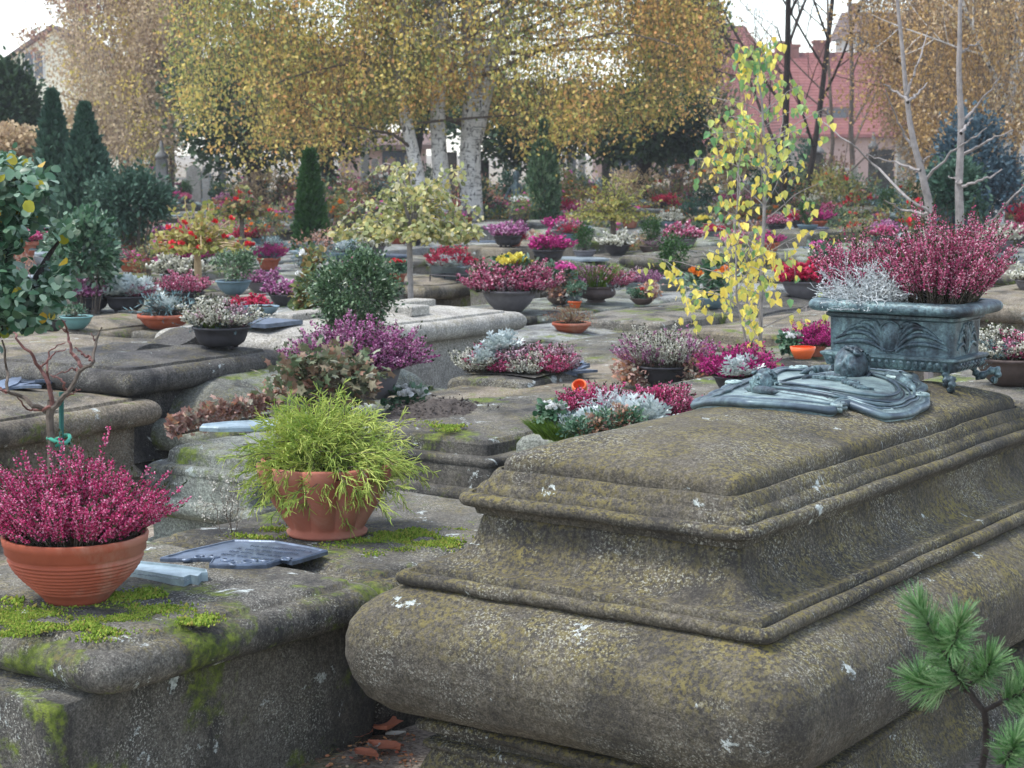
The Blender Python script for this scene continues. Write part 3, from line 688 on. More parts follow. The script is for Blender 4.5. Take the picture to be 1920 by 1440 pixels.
# --- bronze epitaph on its lid
def to_big(P): d = P - bc; return np.array([d.dot(V_), d.dot(U_), P.z])
def lid_z(x, y):
    ins = np.minimum(BW / 2 - np.abs(x), BL / 2 - np.abs(y)); ins = np.maximum(ins, .18)
    return .833 + .052 * (1 - (np.maximum(0, .48 - ins) / .30) ** 2) + .006
ecx, ecy = -.075, -BL / 2 + 1.36
def epitaph():
    def onlid(px, py, dz):
        z = .9
        for _ in range(6): c = to_big(at(px, py, z)); z = float(lid_z(c[0], c[1])) + dz
        return c
    edge = np.array([onlid(x, y, .018)[:2] for x, y in ((1325, 742), (1360, 749), (1400, 753), (1440, 754), (1480, 757), (1520, 762), (1560, 769), (1574, 755), (1592, 754), (1625, 772), (1660, 786), (1695, 780), (1724, 769), (1737, 748), (1722, 735), (1735, 722), (1716, 712), (1698, 700), (1672, 692), (1620, 686), (1560, 688), (1510, 691), (1462, 690), (1440, 702), (1405, 710), (1370, 722), (1350, 732))])
    ecx, ecy = edge.mean(0); ea = np.arctan2(edge[:, 1] - ecy, edge[:, 0] - ecx); er = np.hypot(edge[:, 0] - ecx, edge[:, 1] - ecy); o_ = np.argsort(ea); ea, er = ea[o_], er[o_]
    na, nr = 420, 110; a = np.linspace(-PI, PI, na, endpoint=False)
    R = np.interp(a, np.concatenate([ea - 2 * PI, ea, ea + 2 * PI]), np.tile(er, 3))
    for _ in range(2): R = (np.roll(R, 1) + 2 * R + np.roll(R, -1)) / 4
    R = R * (1 + .012 * np.abs(np.sin(8 * a)))
    rr = np.linspace(0, 1, nr); A, Q = np.meshgrid(a, rr)
    X = ecx + Q * R[None] * np.cos(A); Y = ecy + Q * R[None] * np.sin(A)
    # tilted oval field with stepped rims
    oc = onlid(1572, 716, .02); ox, oy = X - oc[0], Y - oc[1]; ct, s_ = math.cos(-.75), math.sin(-.75)
    e = np.sqrt(((ox * ct + oy * s_) / .215) ** 2 + ((-ox * s_ + oy * ct) / .15) ** 2)
    rim = np.exp(-((Q - .94) / .04) ** 2); inn = np.clip((.9 - Q) / .12, 0, 1); sm = np.clip((1.0 - e) / .10 + .5, 0, 1); sm = sm * sm * (3 - 2 * sm)
    h = .013 + .009 * rim + .010 * sm * inn
    for e0, am, w in ((1.10, .008, .028), (1.26, .005, .028), (1.42, .007, .032), (1.62, .004, .03)): h += am * np.exp(-((e - e0) / w) ** 2) * inn
    # feathered wing on the near side
    wx, wy = X - (ecx - .10), Y - (ecy - .17); wr = np.sqrt(wx ** 2 + wy ** 2); wa = np.arctan2(wy, wx)
    wing = np.clip((.19 - wr) / .03, 0, 1) * np.clip((wr - .02) / .03, 0, 1) * np.clip((1.1 - np.abs(wa)) / .2, 0, 1) * np.clip((e - 1.5) / .15, 0, 1)
    h += wing * (.003 + .0035 * np.abs(np.sin(wa * 14)))
    h += .0004 * fbm(np.stack([X, Y, h], -1), 4, 4, 22)
    h = np.where(Q > .985, -.006, h)
    Z = lid_z(X, Y) + h; mb = MB(); V = np.stack([X, Y, Z], -1).reshape(-1, 3)
    F = [(i * na + j, i * na + (j + 1) % na, (i + 1) * na + (j + 1) % na, (i + 1) * na + j) for i in range(nr - 1) for j in range(na)]
    mb.add(V, F); ep = mb.obj('epitaph', M['patina'], big, True)
    # dark turned-up rim and the mouldings round the oval field
    def trace(xs, ys, dz, r, nm, k=8):
        P = np.stack([xs, ys, lid_z(xs, ys) + dz], 1); P = np.concatenate([P, P[:2]]); m2 = MB(); m2.tubes(P[None], np.full((1, len(P)), r) * (1 + .18 * np.sin(np.linspace(0, 60, len(P))))[None], k); m2.obj(nm, M['rimbronze'], ep, True)
    trace(ecx + R * .985 * np.cos(a), ecy + R * .985 * np.sin(a), .012, .0105, 'rim'); trace(ecx + R * .90 * np.cos(a), ecy + R * .90 * np.sin(a), .020, .0040, 'rim')
    tt = np.linspace(0, 2 * PI, 120, endpoint=False)
    for k_, rr_ in ((1.02, .0045), (1.20, .0032), (1.38, .0055)):
        xx = oc[0] + k_ * (.215 * np.cos(tt) * ct - .15 * np.sin(tt) * s_); yy = oc[1] + k_ * (.215 * np.cos(tt) * s_ + .15 * np.sin(tt) * ct)
        q_ = np.hypot(xx - ecx, yy - ecy) / np.interp(np.arctan2(yy - ecy, xx - ecx), a, R); f_ = np.minimum(1, .86 / q_); xx = ecx + (xx - ecx) * f_; yy = ecy + (yy - ecy) * f_
        trace(xx, yy, .0265 if k_ < 1.1 else .0215, rr_, 'moulding', 6)
    # scrolls: spiral ribbons round the rim
    def scroll(px, py, r, turn, a0, w=.010, run=0, ra=0):
        run = 0; w *= .8; r *= .9; c = onlid(px, py, .022)
        t_ = np.linspace(0, 1, 46); an = a0 + turn * t_ * 2 * PI * 1.6; q = r * (1 - .86 * t_)
        P = np.stack([c[0] + q * np.cos(an), c[1] + q * np.sin(an), c[2] + .006 * t_], 1)
        if run:
            st = P[0]; k = np.linspace(1, 0, 12)[:-1, None]; P = np.concatenate([st + np.array([math.cos(ra), math.sin(ra), -.008 / max(run, .01)]) * run * k, P])
        m2 = MB(); n = len(P); m2.tubes(P[None], (w * np.linspace(1, .55, n))[None], 8, 0, True)
        P2 = P.copy(); P2[:, 2] -= .009; m2.tubes(P2[None], (w * 1.15 * np.linspace(1, .5, n))[None], 8, 0, True)
        m2.obj('scroll', M['patina'], ep, True)
    scroll(1690, 708, .045, 1, 2.5, .010, .12, 1.9); scroll(1722, 742, .040, -1, 4.0, .009, .10, 3.6); scroll(1452, 722, .040, -1, 1.0, .010, .12, -.4)
    scroll(1378, 718, .032, 1, 1.8, .008, .10, 3.3); scroll(1500, 690, .034, 1, 3.0, .008, .12, 0.4); scroll(1575, 760, .026, -1, 5.4, .009, .14, .2); scroll(1655, 770, .03, 1, 5.0, .009, .12, 2.9)
    # cherub heads
    def head(u_, v__, z_, r, face, tilt):
        px = u_ * 997; c = np.array([v__ + BW / 2, u_ - BL / 2, z_])
        nu, nv = 46, 34; th_ = np.linspace(0, 2 * PI, nu, endpoint=False); ph = np.linspace(.02, PI - .02, nv); Tt, Pp = np.meshgrid(th_, ph)
        d = np.stack([np.sin(Pp) * np.cos(Tt), np.sin(Pp) * np.sin(Tt), np.cos(Pp)], -1)
        x, y, z = d[..., 0], d[..., 1], d[..., 2]      # face looks along +x, crown +z
        q = 1 + 0 * x
        g = lambda yy, zz, w: np.exp(-(((y - yy) / w) ** 2 + ((z - zz) / w) ** 2)) * (x > 0)
        q += .30 * np.exp(-((y / .11) ** 2 + ((z + .08) / .2) ** 2)) * (x > 0) - .12 * (g(.33, .10, .16) + g(-.33, .10, .16)) + .18 * (g(.42, -.25, .22) + g(-.42, -.25, .22))
        q += .06 * np.exp(-((z - .3) / .08) ** 2) * (np.abs(y) < .6) * (x > 0) + .09 * g(0, -.44, .13) - .07 * g(0, -.37, .07) + .10 * g(0, -.68, .16)
        hair = np.clip((z * .8 - x * .75 + .1) * 3, 0, 1); q += hair * (.11 + .05 * np.sin(Tt * 11 + 4 * np.sin(Pp * 5)) * np.sin(Pp * 9))
        Pn = d * q[..., None] * np.array([.95, .85, 1.05]) * r
        Rm = np.array(Matrix.Rotation(face, 3, 'Z') @ Matrix.Rotation(tilt, 3, 'Y'))
        V = Pn.reshape(-1, 3) @ Rm.T + c
        F = [(i * nu + j, i * nu + (j + 1) % nu, (i + 1) * nu + (j + 1) % nu, (i + 1) * nu + j) for i in range(nv - 1) for j in range(nu)] + [tuple(range(nu)), tuple(reversed(range((nv - 1) * nu, nv * nu)))]
        m2 = MB(); m2.add(V, F)
        rs = np.random.RandomState(int(px)); cur = []      # curls of hair
        for _ in range(34):
            o = nrm(rs.normal(size=3) + np.array([-1.0, 0, .8])); a0 = rs.rand() * 6
            t_ = np.linspace(0, 1, 8); s1 = nrm(np.cross(o, rs.normal(size=3))); s2 = np.cross(o, s1)
            cur.append([(o * 1.07 + (s1 * math.cos(a0 + 5 * k) + s2 * math.sin(a0 + 5 * k)) * .24 * (1 - .5 * k)) * r for k in t_])
        C = np.array(cur) @ Rm.T + c; m2.tubes(C, np.linspace(r * .14, r * .08, 8), 6)
        m2.obj('cherub_head', M['verdigris'], ep, True)
    head(1.50, -.51, .938, .052, -1.45, -.45); head(1.20, -.63, .912, .038, -1.9, -.6)
    # limbs and drapery swags round the heads
    m2 = MB()
    def swag(pts, r0, r1):
        P = np.array([onlid(x, y, .024) for x, y in pts])
        t0 = np.linspace(0, len(P) - 1, 26); Q = np.stack([np.interp(t0, range(len(P)), P[:, k]) for k in range(3)], 1)
        for _ in range(3): Q[1:-1] = (Q[:-2] + Q[1:-1] * 2 + Q[2:]) / 4
        m2.tubes(Q[None], ((r0 + (r1 - r0) * np.sin(np.linspace(0, PI, 26))) * np.minimum(1, np.minimum(np.arange(26), 25 - np.arange(26)) / 4 + .25))[None], 10, 0, True)
    swag([(1500, 700), (1530, 692), (1556, 692), (1584, 698)], .007, .014); swag([(1545, 702), (1575, 706), (1604, 704)], .006, .012)
    swag([(1655, 700), (1682, 706), (1702, 720), (1716, 732)], .008, .015); swag([(1396, 728), (1428, 731), (1460, 735)], .006, .012)
    m2.obj('drapery', M['verdigris'], ep, True)
    # raised lettering
    cu = D.curves.new('lettering', 'FONT'); cu.body = 'Joseph Gaul'; cu.size = .062; cu.extrude = .003; cu.bevel_depth = .0012; cu.align_x = 'CENTER'; cu.align_y = 'CENTER'; cu.shear = .25
    tmp = D.objects.new('tmp', cu); COL.objects.link(tmp); bpy.context.view_layer.update()
    me = D.meshes.new_from_object(tmp); D.objects.remove(tmp)
    me.materials.clear(); me.materials.append(M['verdigris'])
    Rz = Matrix.Rotation(-.62, 4, 'Z')
    for vv in me.vertices:
        p = Rz @ Vector((vv.co.x * .95, vv.co.y, 0)); q = Vector((p.x + oc[0], p.y + oc[1]))
        e = max(0, 1 - (p.length / .21) ** 2); vv.co = (q.x, q.y, float(lid_z(np.array(q.x), np.array(q.y))) + .0225 + .007 * e + vv.co.z)
    link('lettering', me, ep)
epitaph()

# ------------------------------------------------------------------ bronze planter standing on the tomb
def planter():
    o = empty('bronze_planter', bc + U_ * (1.80 - BL / 2) + V_ * (-.475 + BW / 2 + 0) + Vector((0, 0, .868)), -TH,
              'long verdigris bronze planter of crimson heather and silver bush on the large tomb', 'planter')
    a, b = .222, .135
    mb = MB()
    pr = [(.045, .045, .03), (.02, .05, .02), (.012, .075, .02), (.006, .082, .015), (.006, .088, .015), (.03, .092, .015), (.028, .19, .015), (.018, .196, .015), (.018, .204, .015), (.024, .207, .015), (.022, .216, .02)]
    loft(mb, a, b, fine(pr, .012), 20, 4, False, True); mb.obj('body', M['verdigris'], o)
    mb = MB(); pr = [(.022, .214, .03)] + arc(-.012, .228, .018, -70, 70, 8, .05) + [(-.01, .246, .05), (.012, .246, .04), (.018, .225, .03)]
    loft(mb, a, b, pr, 20, 6, False); mb.obj('rim', M['verdigris'], o, True)
    mb = MB(); loft(mb, a - .02, b - .02, [(0, .228, .03), (.03, .234, .03)], 6, 3); mb.obj('soil', M['soil'], o)
    # palmette relief on the long side and the short side
    def relief(W, place, nm='relief'):
        mb = MB(); curves = []
        for sgn in (-1, 1):
            for k in range(5):
                a0 = .25 + k * .27; Lk = (.34, .42, .46, .40, .26)[k] * W; t_ = np.linspace(0, 1, 16)
                x = sgn * (.06 * W + (.16, .27, .37, .44, .46)[k] * W * t_ ** 1.15); y = .10 + (.084, .082, .072, .052, .026)[k] * np.sin(PI * np.minimum(1, t_ * (.70 + .03 * k)) ** .85)
                curves.append(np.stack([x, y, np.sin(t_ * PI) * .0005], 1))
        for c in curves:
            c[:, 1] = np.clip(c[:, 1], .098, .186); P = np.array([place(p[0], p[1], p[2]) for p in c]); n = len(P)
            mb.tubes(P[None], (.0030 + .0052 * W / .34 * np.sin(np.linspace(.3, 3.0, n)))[None], 6, 0, True)
        n = 28; ring = np.array([place(.055 * W / .4 * math.cos(x) * .78, .143 + .043 * math.sin(x), .002) for x in np.linspace(0, 2 * PI, n)])
        mb.tubes(ring[None], np.full((1, n), .0035), 6)
        V = [place(0, .143, .008)]; F = []
        for q, d in ((.5, .006), (.95, .001)):
            V += [place(.055 * W / .4 * q * math.cos(x) * .78, .143 + .043 * q * math.sin(x), d) for x in np.linspace(0, 2 * PI, 24, endpoint=False)]
        F = [(0, 1 + i, 1 + (i + 1) % 24) for i in range(24)] + [(1 + i, 25 + i, 25 + (i + 1) % 24, 1 + (i + 1) % 24) for i in range(24)]
        mb.add(V, F); mb.obj(nm, M['verdigris'], o, True)
    relief(.34, lambda x, y, z: (x, -(b - .029) - z, y)); relief(.16, lambda x, y, z: (a - .029 + z, x * .9, y))
    # gadroons under the belly
    mb = MB()
    for i in range(17):
        x = -a + .045 + i * (2 * a - .09) / 16; t_ = np.linspace(0, 1, 7)
        P = np.stack([x + 0 * t_, -b + .012 + .03 * t_ ** 2, .078 - .03 * t_], 1); mb.tubes(P[None], (.010 * np.sin(.5 + 2.2 * t_))[None], 6)
    for i in range(9):
        y = -b + .04 + i * (2 * b - .08) / 8; t_ = np.linspace(0, 1, 7)
        P = np.stack([a - .012 - .03 * t_ ** 2, y + 0 * t_, .078 - .03 * t_], 1); mb.tubes(P[None], (.010 * np.sin(.5 + 2.2 * t_))[None], 6)
    mb.obj('gadroon_band', M['verdigris'], o, True)
    # curled acanthus feet
    for sx in (-1, 1):
        for sy in (-1, 1):
            mb = MB(); t_ = np.linspace(0, 1, 30); dx, dy = sx * .6, sy * .8
            if sx > 0 and sy > 0: dx, dy = .9, .45
            s1 = np.concatenate([np.linspace(0, .022, 12), .022 + .05 * np.sin(np.linspace(0, 1, 18) * 2.6) * .8 + np.linspace(0, .018, 18)])
            zz = np.concatenate([.055 - .035 * np.sin(np.linspace(0, 1, 12) * 1.5), .022 + .022 * np.sin(np.linspace(0, 1, 18) * 3.6)])
            zz[-6:] = np.linspace(zz[-6], .008, 6); zz = np.maximum(zz - .006, .0075)
            P = np.stack([sx * (a - .05) + dx * s1, sy * (b - .03) + dy * s1, zz], 1)
            mb.tubes(P[None], (.010 + .003 * np.sin(t_ * 46))[None], 8, 0, True)
            c = P[-1]; ring = np.array([(c[0] + .006 * math.cos(k), c[1], c[2] + .006 * math.sin(k)) for k in np.linspace(0, 6.3, 12)]); mb.tubes(ring[None], np.full((1, 12), .005), 6)
            top_ = P[0]; ring = np.array([(top_[0] + .008 * math.cos(k), top_[1] - .0, top_[2] + .008 * math.sin(k)) for k in np.linspace(0, 6.3, 12)]); mb.tubes(ring[None], np.full((1, 12), .006), 6)
            mb.obj('foot', M['verdigris'], o, True)
    hr = heather('heather_right', .11, .36, 300, 'h_rose', 11, .62, 75, .0066, 1.15, .3, .007); link('heather', hr, o, (.105, .0, .232))
    hl = heather('heather_left', .08, .27, 160, 'h_rose', 12, .72, 62, .0066, 1.0, .3, .007); link('heather', hl, o, (-.155, .03, .232))
    h3 = heather('heather_back', .07, .23, 80, 'h_red', 13, .5, 50, .0062, 1.0, .3, .007); link('heather', h3, o, (-.03, .07, .232))
    link('silver_cushion_bush', wire_plant('wire', .15, .17, 950, seed=4, th=.0012, wig=.42), o, (-.085, -.03, .234))
planter()

# ------------------------------------------------------------------ left foreground grave with its pots
AL = math.radians(38)
uL, vL = uv(AL)
cor = at(200, 1210, .455); cor.z = 0
LW, LL = .98, .93
lc = cor + uL * (LL / 2) - vL * (LW / 2) - uL * .06 + vL * .06
def left_grave(c, W, Ln, label, seed, H=.46):
    o = empty('stone_grave', (c.x, c.y, 0), -AL, label, 'grave')
    mb = MB(); loft(mb, W / 2, Ln / 2 + (.16 if seed == 5 else 0), fine([(.10, -.08, .03), (.09, .15, .03), (.085, H - .12, .03)], .02), 50, 6, warp=.006, seed=seed, wsc=5); mb.obj('plinth', M['mossy'], o, True)
    mb = MB(); pr = [(.085, H - .125, .03), (.07, H - .115, .04)] + arc(.045, H - .065, .047, -75, 70, 12, .05) + [(.048, H - .018, .04), (.060, H - .018, .03), (.066, H - .006, .03), (.085, H - .001, .03), (.2, H, .03), (.42, H + .003, .03)]
    loft(mb, W / 2, Ln / 2, fine(pr, .008), 60, 7, warp=.004, seed=seed + 2, wsc=6); mb.obj('slab', M['mossy'], o, True)
    TOPS.append((Vector((c.x, c.y, 0)), AL, W, Ln, H)); return o
lg = left_grave(lc, LW, LL, 'low mossy sandstone grave in the left foreground carrying the ribbed bowl and two bronze plates', 5)
lc2 = lc + uL * (LL / 2 + .55) - vL * .02
lg2 = left_grave(lc2, LW - .03, 1.08, 'low mossy grave slab under the fluted terracotta pot with the cypress', 9, .445)
def moss(parent, ang, spots, zt, n0, nm='moss'):
    """tufted cushions of moss in irregular patches"""
    rs = np.random.RandomState(len(spots) * 7); mb = MB(); pc = parent.location; u, v = uv(ang)
    for px, py, rx, n in spots:
        P = at(px, py, zt); d = Vector((P.x - pc.x, P.y - pc.y, 0)); c = np.array([d.dot(v), d.dot(u), zt])
        n *= 3; q = rs.normal(size=(n, 2)) * rx * .75; k = fbm(np.concatenate([q + c[:2], np.zeros((n, 1))], 1), 8, 6, 9) + .35 * rs.normal(size=n) > .22 + .5 * np.maximum(0, np.linalg.norm(q, axis=1) / rx - .7); q = q[k]
        T = np.stack([c[0] + q[:, 0], c[1] + q[:, 1], np.full(len(q), zt + .001)], 1)
        d_ = np.stack([rs.normal(size=len(q)) * .5, rs.normal(size=len(q)) * .5, np.ones(len(q))], 1)
        mb.scatter(T_BUD, frames(d_, rs, sc=.0062 * rs.uniform(.4, 1.6, len(q)) * (1 + .8 * np.clip(fbm(T * np.array([1, 1, 0]), 5, 4, 16), -.4, 1))), T, 0)
    o = mb.obj(nm, M['moss'], parent); return tag(o, kind='stuff')
moss(lg, AL, [(60, 1150, .10, 2600), (130, 1165, .10, 2600), (225, 1155, .10, 2600), (250, 1120, .06, 1400), (330, 1170, .06, 900), (280, 1150, .08, 1500), (20, 1170, .08, 900), (170, 1185, .06, 700), (385, 1160, .03, 250), (40, 1185, .05, 500)], .457, 0)
moss(lg2, AL, [(700, 1012, .07, 1800), (760, 1020, .09, 2400), (800, 1012, .09, 1800), (700, 1035, .05, 700), (520, 995, .05, 900), (470, 1010, .06, 700), (820, 1000, .08, 1500), (640, 1022, .06, 900), (830, 1030, .05, 400)], .442, 0)

def flat_plate(name, pts, z, th, mat, parent, ang, bevel=.004, details=None):
    """a cast plate whose outline is given in photo pixels at height z"""
    pc = parent.location; u, v = uv(ang); P = []
    for x, y in pts: q = at(x, y, z); d = Vector((q.x - pc.x, q.y - pc.y, 0)); P.append((d.dot(v), d.dot(u)))
    n = len(P); c = np.mean(P, 0); mb = MB(); V = []
    for s_, dz in ((1.0, 0), (1.0, th * .7), (.985, th), (.95, th), (.93, th * .75), (.0, th * .8)):
        V += [(c[0] + (x - c[0]) * s_, c[1] + (y - c[1]) * s_, z + dz) for x, y in P]
    F = [(i * n + j, i * n + (j + 1) % n, (i + 1) * n + (j + 1) % n, (i + 1) * n + j) for i in range(5) for j in range(n)]
    mb.add(V, F); o = mb.obj(name, M[mat], parent)
    return o, c, P
def wave(pts, k=4, amp=1.5, seed=0):
    r = random.Random(seed); out = []
    for (a, b), (c, d) in zip(pts, pts[1:] + pts[:1]):
        for i in range(k): t_ = i / k; out.append((a + (c - a) * t_ + (r.uniform(-amp, amp) if i else 0), b + (d - b) * t_ + (r.uniform(-amp, amp) * .5 if i else 0)))
    return out
ep, c_, P_ = flat_plate('epitaph', wave([(300, 1054), (345, 1057), (400, 1055), (392, 1066), (440, 1068), (500, 1066), (530, 1056), (548, 1060), (615, 1040), (590, 1034), (520, 1022), (440, 1020), (420, 1024), (350, 1040), (315, 1050)], 3, .8), .458, .014, 'plaque', lg, AL)
def strokes(ep, parent, ang, lines, z, mat, hh=.012, seed=1, name='lettering'):
    """short raised strokes, as worn letters"""
    rs = random.Random(seed); mb = MB(); pc = parent.location; u, v = uv(ang)
    for (x0, y0), (x1, y1), n in lines:
        a = at(x0, y0, z); b = at(x1, y1, z)
        for i in range(n):
            t_ = (i + .5) / n; q = a + (b - a) * t_; d = Vector((q.x - pc.x, q.y - pc.y, 0)); c = np.array([d.dot(v), d.dot(u), z])
            e = b - a; w = e.length / n * .3; ex = np.array([e.dot(v), e.dot(u), 0]); ex /= np.linalg.norm(ex); ey = np.array([-ex[1], ex[0], 0])
            if rs.random() < .12: continue
            h0 = hh * rs.uniform(.6, 1.2); P = [c - ey * h0, c - ey * h0 * .3 + ex * w * rs.uniform(-1, 1), c + ey * h0 * .3 + ex * w * rs.uniform(-1, 1), c + ey * h0]
            mb.tubes(np.array([P]), np.full((1, 4), max(.0012, w * .45)), 4, 0, True)
    return mb.obj(name, M[mat], ep)
strokes(ep, lg, AL, [((445, 1028), (560, 1038), 30), ((430, 1033), (540, 1044), 30), ((415, 1038), (520, 1050), 28), ((470, 1023), (585, 1034), 28)], .472, 'plaque', .006)
m2 = MB()
for x, y, r in ((372, 1047, .016), (405, 1046, .02), (430, 1052, .022), (466, 1056, .024), (500, 1053, .02), (535, 1051, .016), (350, 1051, .012), (442, 1060, .02)):
    q = at(x, y, .466); d = Vector((q.x - lg.location.x, q.y - lg.location.y, 0)); t_ = np.linspace(0, 5.5, 14)
    P = np.stack([d.dot(vL) + r * (1 - t_ / 8) * np.cos(t_ + x), d.dot(uL) + r * (1 - t_ / 8) * np.sin(t_ + x), .468 + 0 * t_], 1); m2.tubes(P[None], (.0045 + .002 * np.sin(t_))[None], 6, 0, True)
m2.obj('relief', M['plaque'], ep, True)
ep2, c_, P_ = flat_plate('name_bar', [(225, 1080), (345, 1100), (357, 1095), (372, 1098), (378, 1091), (390, 1090), (388, 1084), (330, 1075), (240, 1066)], .460, .024, 'paleplaque', lg, AL)
strokes(ep2, lg, AL, [((250, 1075), (355, 1088), 22)], .484, 'zinc', .008, 4)
for k_, (x, y) in enumerate(((437, 1021), (590, 1034), (318, 1053))):
    pass

def on_slab(px, py, H, back=0.0):
    P = at(px, py, H); P.y += back; return P
# ribbed bowl of crimson heather
P = on_slab(132, 1136, .462, .07)
bowl_o = potted('ribbed', .176, P, None, 'ribbed terracotta bowl of crimson heather on the mossy corner of the left foreground grave',
       [('heather', heather('crimson_heather', .155, .285, 430, 'h_crim', 21, .86, 84, .0065, 1.0, .22, .0075), (0, 0, -.005), 1, 0)], 'potted plant')
# fluted pot of golden thread cypress
def fluted():
    r = .198; o = empty('potted_plant', on_slab(607, 1013, .448, .10), .3, 'fluted pale terracotta pot with yellow-green thread-leaf cypress spilling over its rim', 'potted plant')
    mb = MB(); pr = [(.50, 0), (.56, .0), (.575, .05), (.52, .085), (.56, .14), (.66, .30), (.78, .5), (.89, .72), (.97, .9), (1.0, 1.0), (.985, 1.03), (.955, 1.03), (.935, .98), (.9, .9)]
    n = 200; R = []
    for q, z in pr:
        fl = min(1, max(0, (z - .08) / .15)); ring = []
        for i in range(n):
            a = 2 * PI * i / n; lob = abs(math.cos(a * 5)) ** .7; rr = q * (1.03 - .20 * fl * (1 - lob)); zz = z + (.05 * lob if z > .9 else 0)
            ring.append((rr * r * math.cos(a), rr * r * math.sin(a), zz * r))
        R.append(ring)
    R = np.array(R); S = len(pr); F = [(i * n + j, i * n + (j + 1) % n, (i + 1) * n + (j + 1) % n, (i + 1) * n + j) for i in range(S - 1) for j in range(n)] + [tuple(reversed(range(n)))]
    mb.add(R.reshape(-1, 3), F); mb.obj('pot', M['terra2'], o, True)
    ms = MB(); disc(ms, r * .9, r * .93); ms.obj('soil', M['soil'], o)
    rs = np.random.RandomState(5); mb = MB(); S = 9; N = 250
    a = rs.rand(N) * 2 * PI; el = rs.uniform(.25, 1.4, N); L0 = rs.uniform(.13, .235, N) * (1.32 - .40 * el / 1.5); d = np.stack([np.cos(el) * np.cos(a), np.cos(el) * np.sin(a), np.sin(el)], 1)
    P = np.zeros((N, S, 3)); P[:, 0] = rs.normal(size=(N, 3)) * np.array([.035, .035, .004])
    for k in range(1, S): d = nrm(d + np.array([0, 0, -.125]) + rs.normal(size=(N, 3)) * .07); P[:, k] = P[:, k - 1] + d * (L0 / (S - 1))[:, None]
    mb.tubes(P, np.linspace(.0022, .0010, S), 3, 1)
    def side(P, per, Lr, droop, rad, seed, mt, keep=False):
        rs = np.random.RandomState(seed); n = len(P) * per; i = np.repeat(np.arange(len(P)), per); f = (.18 + .8 * rs.rand(n)) * (P.shape[1] - 1.01); k = f.astype(int); u = (f - k)[:, None]
        p = P[i, k] * (1 - u) + P[i, k + 1] * u; dm = nrm(P[i, k + 1] - P[i, k]); o_ = rs.normal(size=(n, 3)); dd = nrm(dm * 1.0 + nrm(o_) * .75); S2 = 6; Q = np.zeros((n, S2, 3)); Q[:, 0] = p
        Ln = Lr * rs.uniform(.5, 1.1, n)
        for q in range(1, S2): dd = nrm(dd + np.array([0, 0, -droop]) + rs.normal(size=(n, 3)) * .10); Q[:, q] = Q[:, q - 1] + dd * (Ln / (S2 - 1))[:, None]
        mb.tubes(Q, np.linspace(rad, rad * .6, S2), 3, mt); return Q
    Q = side(P, 11, .066, .07, .0015, 1, 0); side(Q, 5, .032, .04, .0013, 2, 0)
    mb.obj('cypress', [M['thread'], M['bark']], o, loc=(0, 0, r * .93))
fluted()

# ------------------------------------------------------------------ mid-ground graves, placed one by one
G = grave
G('step', near('near', 470, 868, .50, .62, 1.2, TH), .62, 1.2, .50, 'greenish', 'pale-topped worn grave slab with a light blue plate, behind the crimson heather bowl', seed=3, hi=True)
g_ivy = G('step', near('near', 925, 838, .50, .98, 1.75, TH), .98, 1.75, .50, 'mossy', 'dark mossy rounded slab behind the golden cypress, carrying the grey urn and ivy', seed=4, hi=True)
g_a = G('roll', near('far', 308, 742, .48, .95, 2.0, math.radians(33)), .95, 2.0, .48, 'warm', 'grey bull-nosed slab behind the bare rose at the left edge with bronze reliefs on it', math.radians(33), 6, True)
g_b = G('roll', near('far', 548, 652, .60, .98, 1.12, math.radians(32)), .98, 1.12, .60, 'dark', 'blackened carved sandstone tomb with scrolled end behind the bull-nosed slab', math.radians(32), 7, True, cat='tomb', name='carved_tomb')
G('roll', near('far', 345, 642, .50, .95, 2.0, math.radians(30)), .95, 2.0, .52, 'warm', 'rounded brown slab behind the blackened tomb with a small flat bronze plate', math.radians(30), 8, True)
g_p5 = G('block', near('near', 505, 672, .46, .95, 1.9, TH), .95, 1.9, .46, 'greenish', 'pale worn slab under the dark oval pot of white heather and blue spruce', seed=9, hi=True)
G('block', near('near', 352, 632, .42, .9, 1.8, TH), .9, 1.8, .42, 'mossy', 'slab with bright green moss under the four-footed dark pot', seed=10)
G('roll', near('near', 520, 628, .40, .95, 1.9, math.radians(36)), .95, 1.9, .40, 'low', 'long mossy bull-nosed slab under the shallow blue bowl', math.radians(36), 11)
g_x = G('roll', near('far', 992, 586, .62, 1.0, 2.0, TH), 1.0, 2.0, .64, 'pale', 'pale limestone tomb with a raised stone cross lying on its lid', seed=12, hi=True, name='limestone_tomb', cat='tomb')
g_h = G('dome', near('far', 868, 688, .46, .92, 1.7, TH), .92, 1.7, .50, 'greenish', 'domed mossy slab between the pink heather urn and the limestone tomb', seed=13, hi=True)
g_i = G('block', near('near', 1130, 778, .50, 1.05, 1.9, TH), 1.05, 1.9, .50, 'warm', 'brown block-shaped grave with flat leaf-shaped bronze plates, in front of the heather planting', seed=14, hi=True)
g_j = G('step', near('near', 1090, 856, .33, .9, 1.0, TH), .9, 1.0, .34, 'slate', 'low stepped grey slab with a mixed silver and pink planting, beside the large tomb', seed=15, hi=True)
G('block', near('near', 1165, 672, .50, .85, 1.7, TH), .85, 1.7, .48, 'mossy', 'rough stone block with hanging yellow moss under the shallow terracotta bowl', seed=16, hi=True)
G('step', near('near', 1250, 610, .52, .95, 1.9, TH), .95, 1.9, .52, 'low', 'stepped grey slab under the brown footed bowl', seed=17)
G('roll', near('near', 1400, 596, .50, 1.0, 2.0, TH), 1.0, 2.0, .50, 'dark', 'dark moulded slab with a red begonia arrangement', seed=18)
g_n = G('roll', near('near', 1420, 690, .42, .95, 1.8, TH), .95, 1.8, .42, 'slate', 'slab with a bronze plate of overlapping leaves behind the young yellow birch', seed=19, hi=True)
